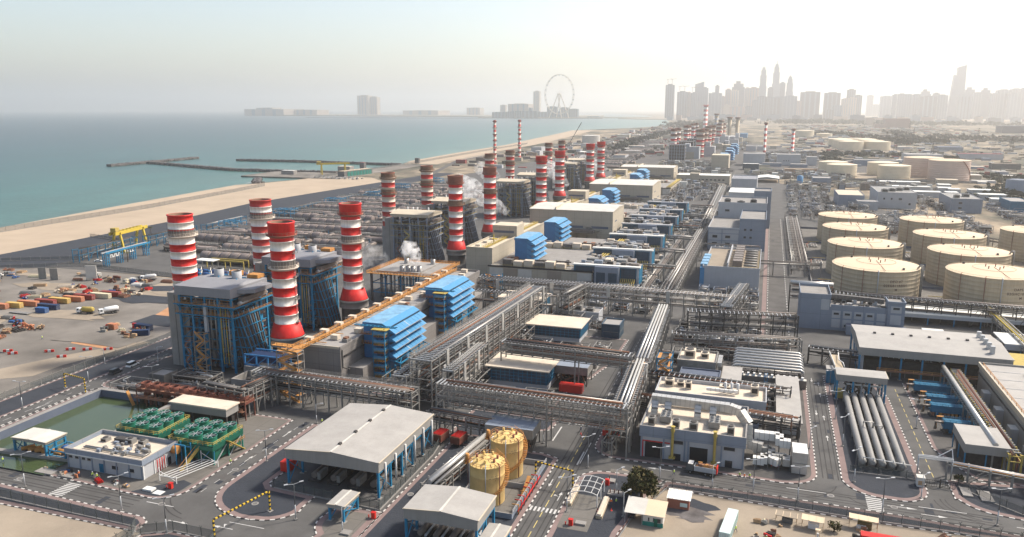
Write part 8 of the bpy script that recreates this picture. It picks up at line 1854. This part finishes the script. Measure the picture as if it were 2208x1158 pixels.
# ================================================================= skyline
TOW= [(-1021, 8414, 87, 355, 'tower_dark', 'build'), (-896, 8456, 102, 283, 'tower_grey', 'build'), (-830, 8477, 40, 276, 'tower_pink', 'box'), (-769, 8373, 64, 270, 'tower_grey', 'build'), (-748, 8718, 89, 383, 'tower_blue', 'slant'), (-675, 8528, 65, 323, 'tower_blue', 'box'), (-570, 8562, 131, 269, 'tower_blue', 'box'), (-569, 8776, 41, 351, 'tower_grey', 'box'), (-492, 8588, 36, 234, 'tower_pink', 'box'), (-445, 8603, 58, 307, 'tower_pink', 'box'), (-364, 9068, 130, 397, 'tower_grey', 'dome'), (-379, 8625, 76, 297, 'tower_cream', 'box'), (-258, 8664, 51, 321, 'tower_cream', 'box'), (-194, 8685, 102, 324, 'tower_pink', 'box'), (-113, 9243, 77, 564, 'tower_pale', 'taper'), (22, 9382, 82, 605, 'tower_pale', 'spire'), (-30, 8739, 54, 324, 'tower_grey', 'box'), (93, 9037, 52, 384, 'tower_pale', 'box'), (-432, 8208, 59, 149, 'tower_cream', 'dome'), (-227, 8276, 76, 129, 'tower_dark', 'box'), (-165, 8296, 55, 189, 'tower_grey', 'box'), (-104, 8316, 90, 228, 'tower_dark', 'box'), (-36, 8338, 55, 222, 'tower_grey', 'box'), (59, 8524, 148, 224, 'tower_blue', 'box'), (-330, 8242, 146, 125, 'tower_pink', 'box'), (167, 9242, 76, 460, 'tower_pale', 'taper'), (90, 8992, 58, 381, 'tower_pale', 'box'), (8, 8507, 123, 216, 'tower_grey', 'box'), (169, 8405, 121, 231, 'tower_blue', 'box'), (244, 8430, 57, 181, 'tower_pink', 'box'), (357, 8622, 185, 275, 'tower_grey', 'slab'), (570, 8692, 150, 267, 'tower_grey', 'slab'), (513, 8154, 91, 95, 'tower_dark', 'box'), (586, 8178, 83, 138, 'tower_blue', 'box'), (685, 8574, 69, 206, 'tower_cream', 'box'), (758, 8833, 80, 302, 'tower_dark', 'box'), (740, 8443, 76, 212, 'tower_cream', 'box'), (805, 8613, 73, 239, 'tower_dark', 'box'), (1351, 12699, 89, 304, 'tower_pale', 'box'), (1442, 12728, 96, 170, 'tower_pale', 'box'), (1246, 10079, 130, 251, 'tower_blue', 'box'), (1185, 8932, 61, 249, 'tower_blue', 'box'), (1217, 8748, 82, 253, 'tower_blue', 'box'), (1288, 8771, 78, 246, 'tower_blue', 'box'), (1326, 8598, 80, 246, 'tower_pale', 'box'), (1504, 9241, 101, 301, 'tower_blue', 'dome'), (1371, 8264, 139, 220, 'tower_grey', 'box'), (1506, 8657, 58, 257, 'tower_blue', 'box'), (1501, 8307, 84, 233, 'tower_blue', 'box'), (1693, 8904, 74, 432, 'tower_blue', 'almas'), (1758, 8925, 86, 525, 'tower_blue', 'almasspire'), (1678, 8266, 103, 222, 'tower_pale', 'box'), (1850, 8955, 112, 312, 'tower_blue', 'dome'), (1853, 8592, 85, 257, 'tower_blue', 'box'), (1917, 8613, 89, 297, 'tower_blue', 'dome'), (1948, 8420, 56, 246, 'tower_pale', 'box'), (2026, 8445, 111, 279, 'tower_blue', 'box'), (2082, 8333, 96, 247, 'tower_blue', 'box'), (2209, 8779, 90, 296, 'tower_pale', 'box'), (2187, 8432, 79, 292, 'tower_blue', 'box')]
ISL= [(-2917, 8469, 142, 67, 'tower_dark', 'box'), (-2797, 8508, 103, 73, 'tower_dark', 'box'), (-2722, 8533, 110, 79, 'tower_dark', 'box'), (-2583, 8578, 174, 79, 'tower_dark', 'box'), (-2610, 8569, 90, 117, 'tower_dark', 'box'), (-2427, 8629, 148, 69, 'tower_dark', 'box'), (-2349, 8655, 110, 129, 'tower_dark', 'box'), (-2301, 8671, 97, 73, 'tower_dark', 'box'), (-2224, 8696, 99, 119, 'tower_dark', 'box'), (-2121, 8729, 94, 103, 'tower_dark', 'box'), (-1907, 8799, 129, 21, 'tower_grey', 'box'), (-4467, 15260, 126, 457, 'tower_blue', 'box'), (-4378, 13894, 388, 197, 'tower_pale', 'box'), (-5102, 15052, 114, 184, 'tower_pale', 'box'), (-9453, 17350, 289, 432, 'tower_pale', 'box'), (-9221, 17426, 208, 399, 'tower_pale', 'box'), (-10719, 16935, 694, 83, 'tower_pale', 'box'), (-11689, 16618, 463, 133, 'tower_pale', 'box'), (-11555, 16662, 1099, 100, 'tower_pale', 'box'), (-8024, 17817, 925, 67, 'tower_pale', 'box'), (-6893, 18187, 347, 133, 'tower_pale', 'box')]
TD = {'tower_dark':'dark grey','tower_grey':'grey','tower_pink':'pinkish','tower_blue':'blue-grey glass','tower_cream':'cream','tower_pale':'pale'}
def tower(x, y, w, h, m, kind, label, grp):
    t = thing('tower_block', label, 'tower', (x,y,0), 0, grp); a = w/2; b = MB(); d = a*.8
    if kind == 'taper' or kind == 'spire':
        for z0, z1, q in ((0,.62,1),(.62,.82,.86),(.82,.92,.66),(.92,.97,.42)): b.box(-a*q,-d*q,h*z0,a*q,d*q,h*z1,m)
        b.beam((0,0,h*.96),(0,0,h*(1.03 if kind == 'spire' else 1)),w*.1,m)
    elif kind == 'slant': n = len(b.v); b.v += [(-a,-d,0),(a,-d,0),(a,d,0),(-a,d,0),(-a,-d,h*.93),(a,-d,h),(a,d,h),(-a,d,h*.93)]; [b.face(tuple(n+i for i in f), m) for f in ((0,1,5,4),(1,2,6,5),(2,3,7,6),(3,0,4,7),(4,5,6,7))]
    elif kind == 'dome': b.box(-a,-d,0,a,d,h*.84,m); b.box(-a*.75,-d*.8,h*.84,a*.8,d*.8,h*.93,m); b.box(-a*.4,-d*.5,h*.93,a*.3,d*.5,h,m); b.box(-a-.5,-d*.3,0,-a,d*.3,h*.8,'tower_pale')
    elif kind == 'almas': n = len(b.v); b.v += [(-a,-d,0),(a,-d,0),(a,d,0),(-a,d,0),(-a*.15,-d,h),(a,-d,h*.96),(a,d,h*.96),(-a*.15,d,h)]; [b.face(tuple(n+i for i in f), m) for f in ((0,1,5,4),(1,2,6,5),(2,3,7,6),(3,0,4,7),(4,5,6,7))]
    elif kind == 'almasspire': n = len(b.v); b.v += [(-a,-d,0),(a*1.1,-d,0),(a*1.1,d,0),(-a,d,0),(-a*.9,-d,h*.96),(a*.8,-d,h),(a*.8,d,h),(-a*.9,d,h*.96)]; [b.face(tuple(n+i for i in f), m) for f in ((0,1,5,4),(1,2,6,5),(2,3,7,6),(3,0,4,7),(4,5,6,7))]; b.beam((a*.8,0,h),(a*1.15,0,h*1.2),5,m)
    else:
        b.box(-a,-d,0,a,d,h*.97,m); b.box(-a*.5,-d*.6,h*.97,a*.5,d*.6,h,m)
        for q in (-.62,-.1,.45): b.box(a*q,-d-2,0,a*(q+.16),-d,h*.95,'tower_pale' if m != 'tower_pale' else 'tower_grey')
        if kind == 'slab': b.box(-a,-d-3,h*.93,a,-d,h*.97,m)
    b.build('shaft', t)
    if kind == 'build':
        for s_ in (-.6,.4): c = MB(); xx = a*s_; c.beam((xx,0,h),(xx,0,h+45),4,'dark_steel'); c.beam((xx-14,0,h+45),(xx+45,0,h+52),3.4,'dark_steel'); c.build('tower_crane', t)
for i, (x, y, w, h, m, k) in enumerate(TOW):
    ref = 'tower' if k not in ('taper','spire') else 'very tall tapering tower'
    grp = 'waterfront towers' if x < 1200 else 'right-hand towers'
    j = i if i < 41 else i-41
    tower(x,y,w,h,m,k,f'{TD[m]} {ref}, {nth(j)} drawn in the {"waterfront skyline" if i < 41 else "right skyline"}' if 0 else f'{TD[m]} {ref}, {nth(sum(1 for q in (TOW[:41] if i < 41 else TOW[41:]) if q[0] < x))} from the left in the {"waterfront skyline" if i < 41 else "right-hand skyline"}',grp)
for i, (x, y, w, h, m, k) in enumerate(ISL):
    if y > 11000: x, y, w, h = x*.62, y*.62, w*.62, 100+(h-100)*.62; m = 'tower_cream'
    tower(x,y,w,max(h,12),m,k,f'low {TD[m]} block, {nth(i)} of the island front and beyond, left end first' if 0 else f'{TD[m]} block on the islands, {nth(sum(1 for q in ISL if q[0]/q[1] < ISL[i][0]/ISL[i][1]))} from the left','blocks on the islands')
# podium strip under the skyline, islands
struct('island', MB().prism([(-3150,8400),(-1700,8700),(-1300,8900),(-1500,9300),(-3300,9000)],-3,9,'dust'),'low built-up island')
struct('island', MB().prism([(-7600,10200),(-2900,9300),(-1900,9300),(-2200,10800),(-7600,11600)],-3,14,'dust'),'long low island on the horizon')
struct('island', MB().prism([(-5200,8100),(-1700,8250),(-1700,8300),(-5200,8160)],-3,3,'rock'),'long thin breakwater before the islands')
struct('waterfront', MB().prism([(-1500,8100),(-900,7500),(2600,7000),(4000,9800),(-1400,10800)],-2,4,'dust'),'low built-up waterfront')
for i in range(46):
    x = -900+i*88+rnd(-20,20); y = 7300-max(0,i-10)*22+rnd(-200,200); w = rnd(40,110); h = rnd(14,55); t = thing('low_block', f'{nth(i)} low block from the left at the foot of the towers', 'building', (x,y,0), 0, 'low blocks below the towers'); b = MB(); b.box(0,0,0,w,60,h,random.choice(('tower_cream','tower_grey','tower_pale','tower_pink'))); b.box(w*.2,10,h,w*.6,40,h+5,'tower_grey'); b.build('walls', t)
t = thing('ferris_wheel','huge pale ferris wheel standing on the island','ferris wheel',(-2235,8500,0),R(-28)); b = MB(); Rr = 212; c = 258
for q in (-9,9): b.tube([(cos(R(a))*Rr,q,c+sin(R(a))*Rr) for a in range(0,361,6)],3.0,'cream_roof',6,False)
for a in range(0,360,15): b.beam((cos(R(a))*Rr,-9,c+sin(R(a))*Rr),(cos(R(a))*Rr,9,c+sin(R(a))*Rr),4,'cream_roof')
b.build('rim', t); b = MB()
for a in range(0,360,10): b.beam((0,0,c),(cos(R(a))*Rr,0,c+sin(R(a))*Rr),.5,'cream_roof')
b.tube([(0,-24,c),(0,24,c)],9,'cream_roof',12); b.build('spokes', t)
for s_ in (-1,1):
    for q in (-30,30): b = MB(); b.beam((s_*95,q*2,0),(0,q*.7,c),8,'cream_roof'); b.build('leg', t)
for k in range(24): b = MB(); a = k*15; b.box(cos(R(a))*Rr-7,-6,c+sin(R(a))*Rr-10,cos(R(a))*Rr+7,6,c+sin(R(a))*Rr-1,'tower_pale'); b.build('cabin', t)
# ================================================================= haze
hm = bpy.data.materials.new('haze_air'); hm.use_nodes = True; t = hm.node_tree; t.nodes.clear()
out = t.nodes.new('ShaderNodeOutputMaterial'); pv = t.nodes.new('ShaderNodeVolumePrincipled')
pv.inputs['Color'].default_value = (.96,.94,.91,1); pv.inputs['Density'].default_value = HAZE; pv.inputs['Anisotropy'].default_value = .58
t.links.new(pv.outputs[0], out.inputs['Volume']); MATS['haze_air'] = hm
o = MB().box(-34500,-1500,-4,26500,40500,760,'haze_air').build('haze'); o['kind'] = 'stuff'; o['label'] = 'pale dusty haze filling the air'
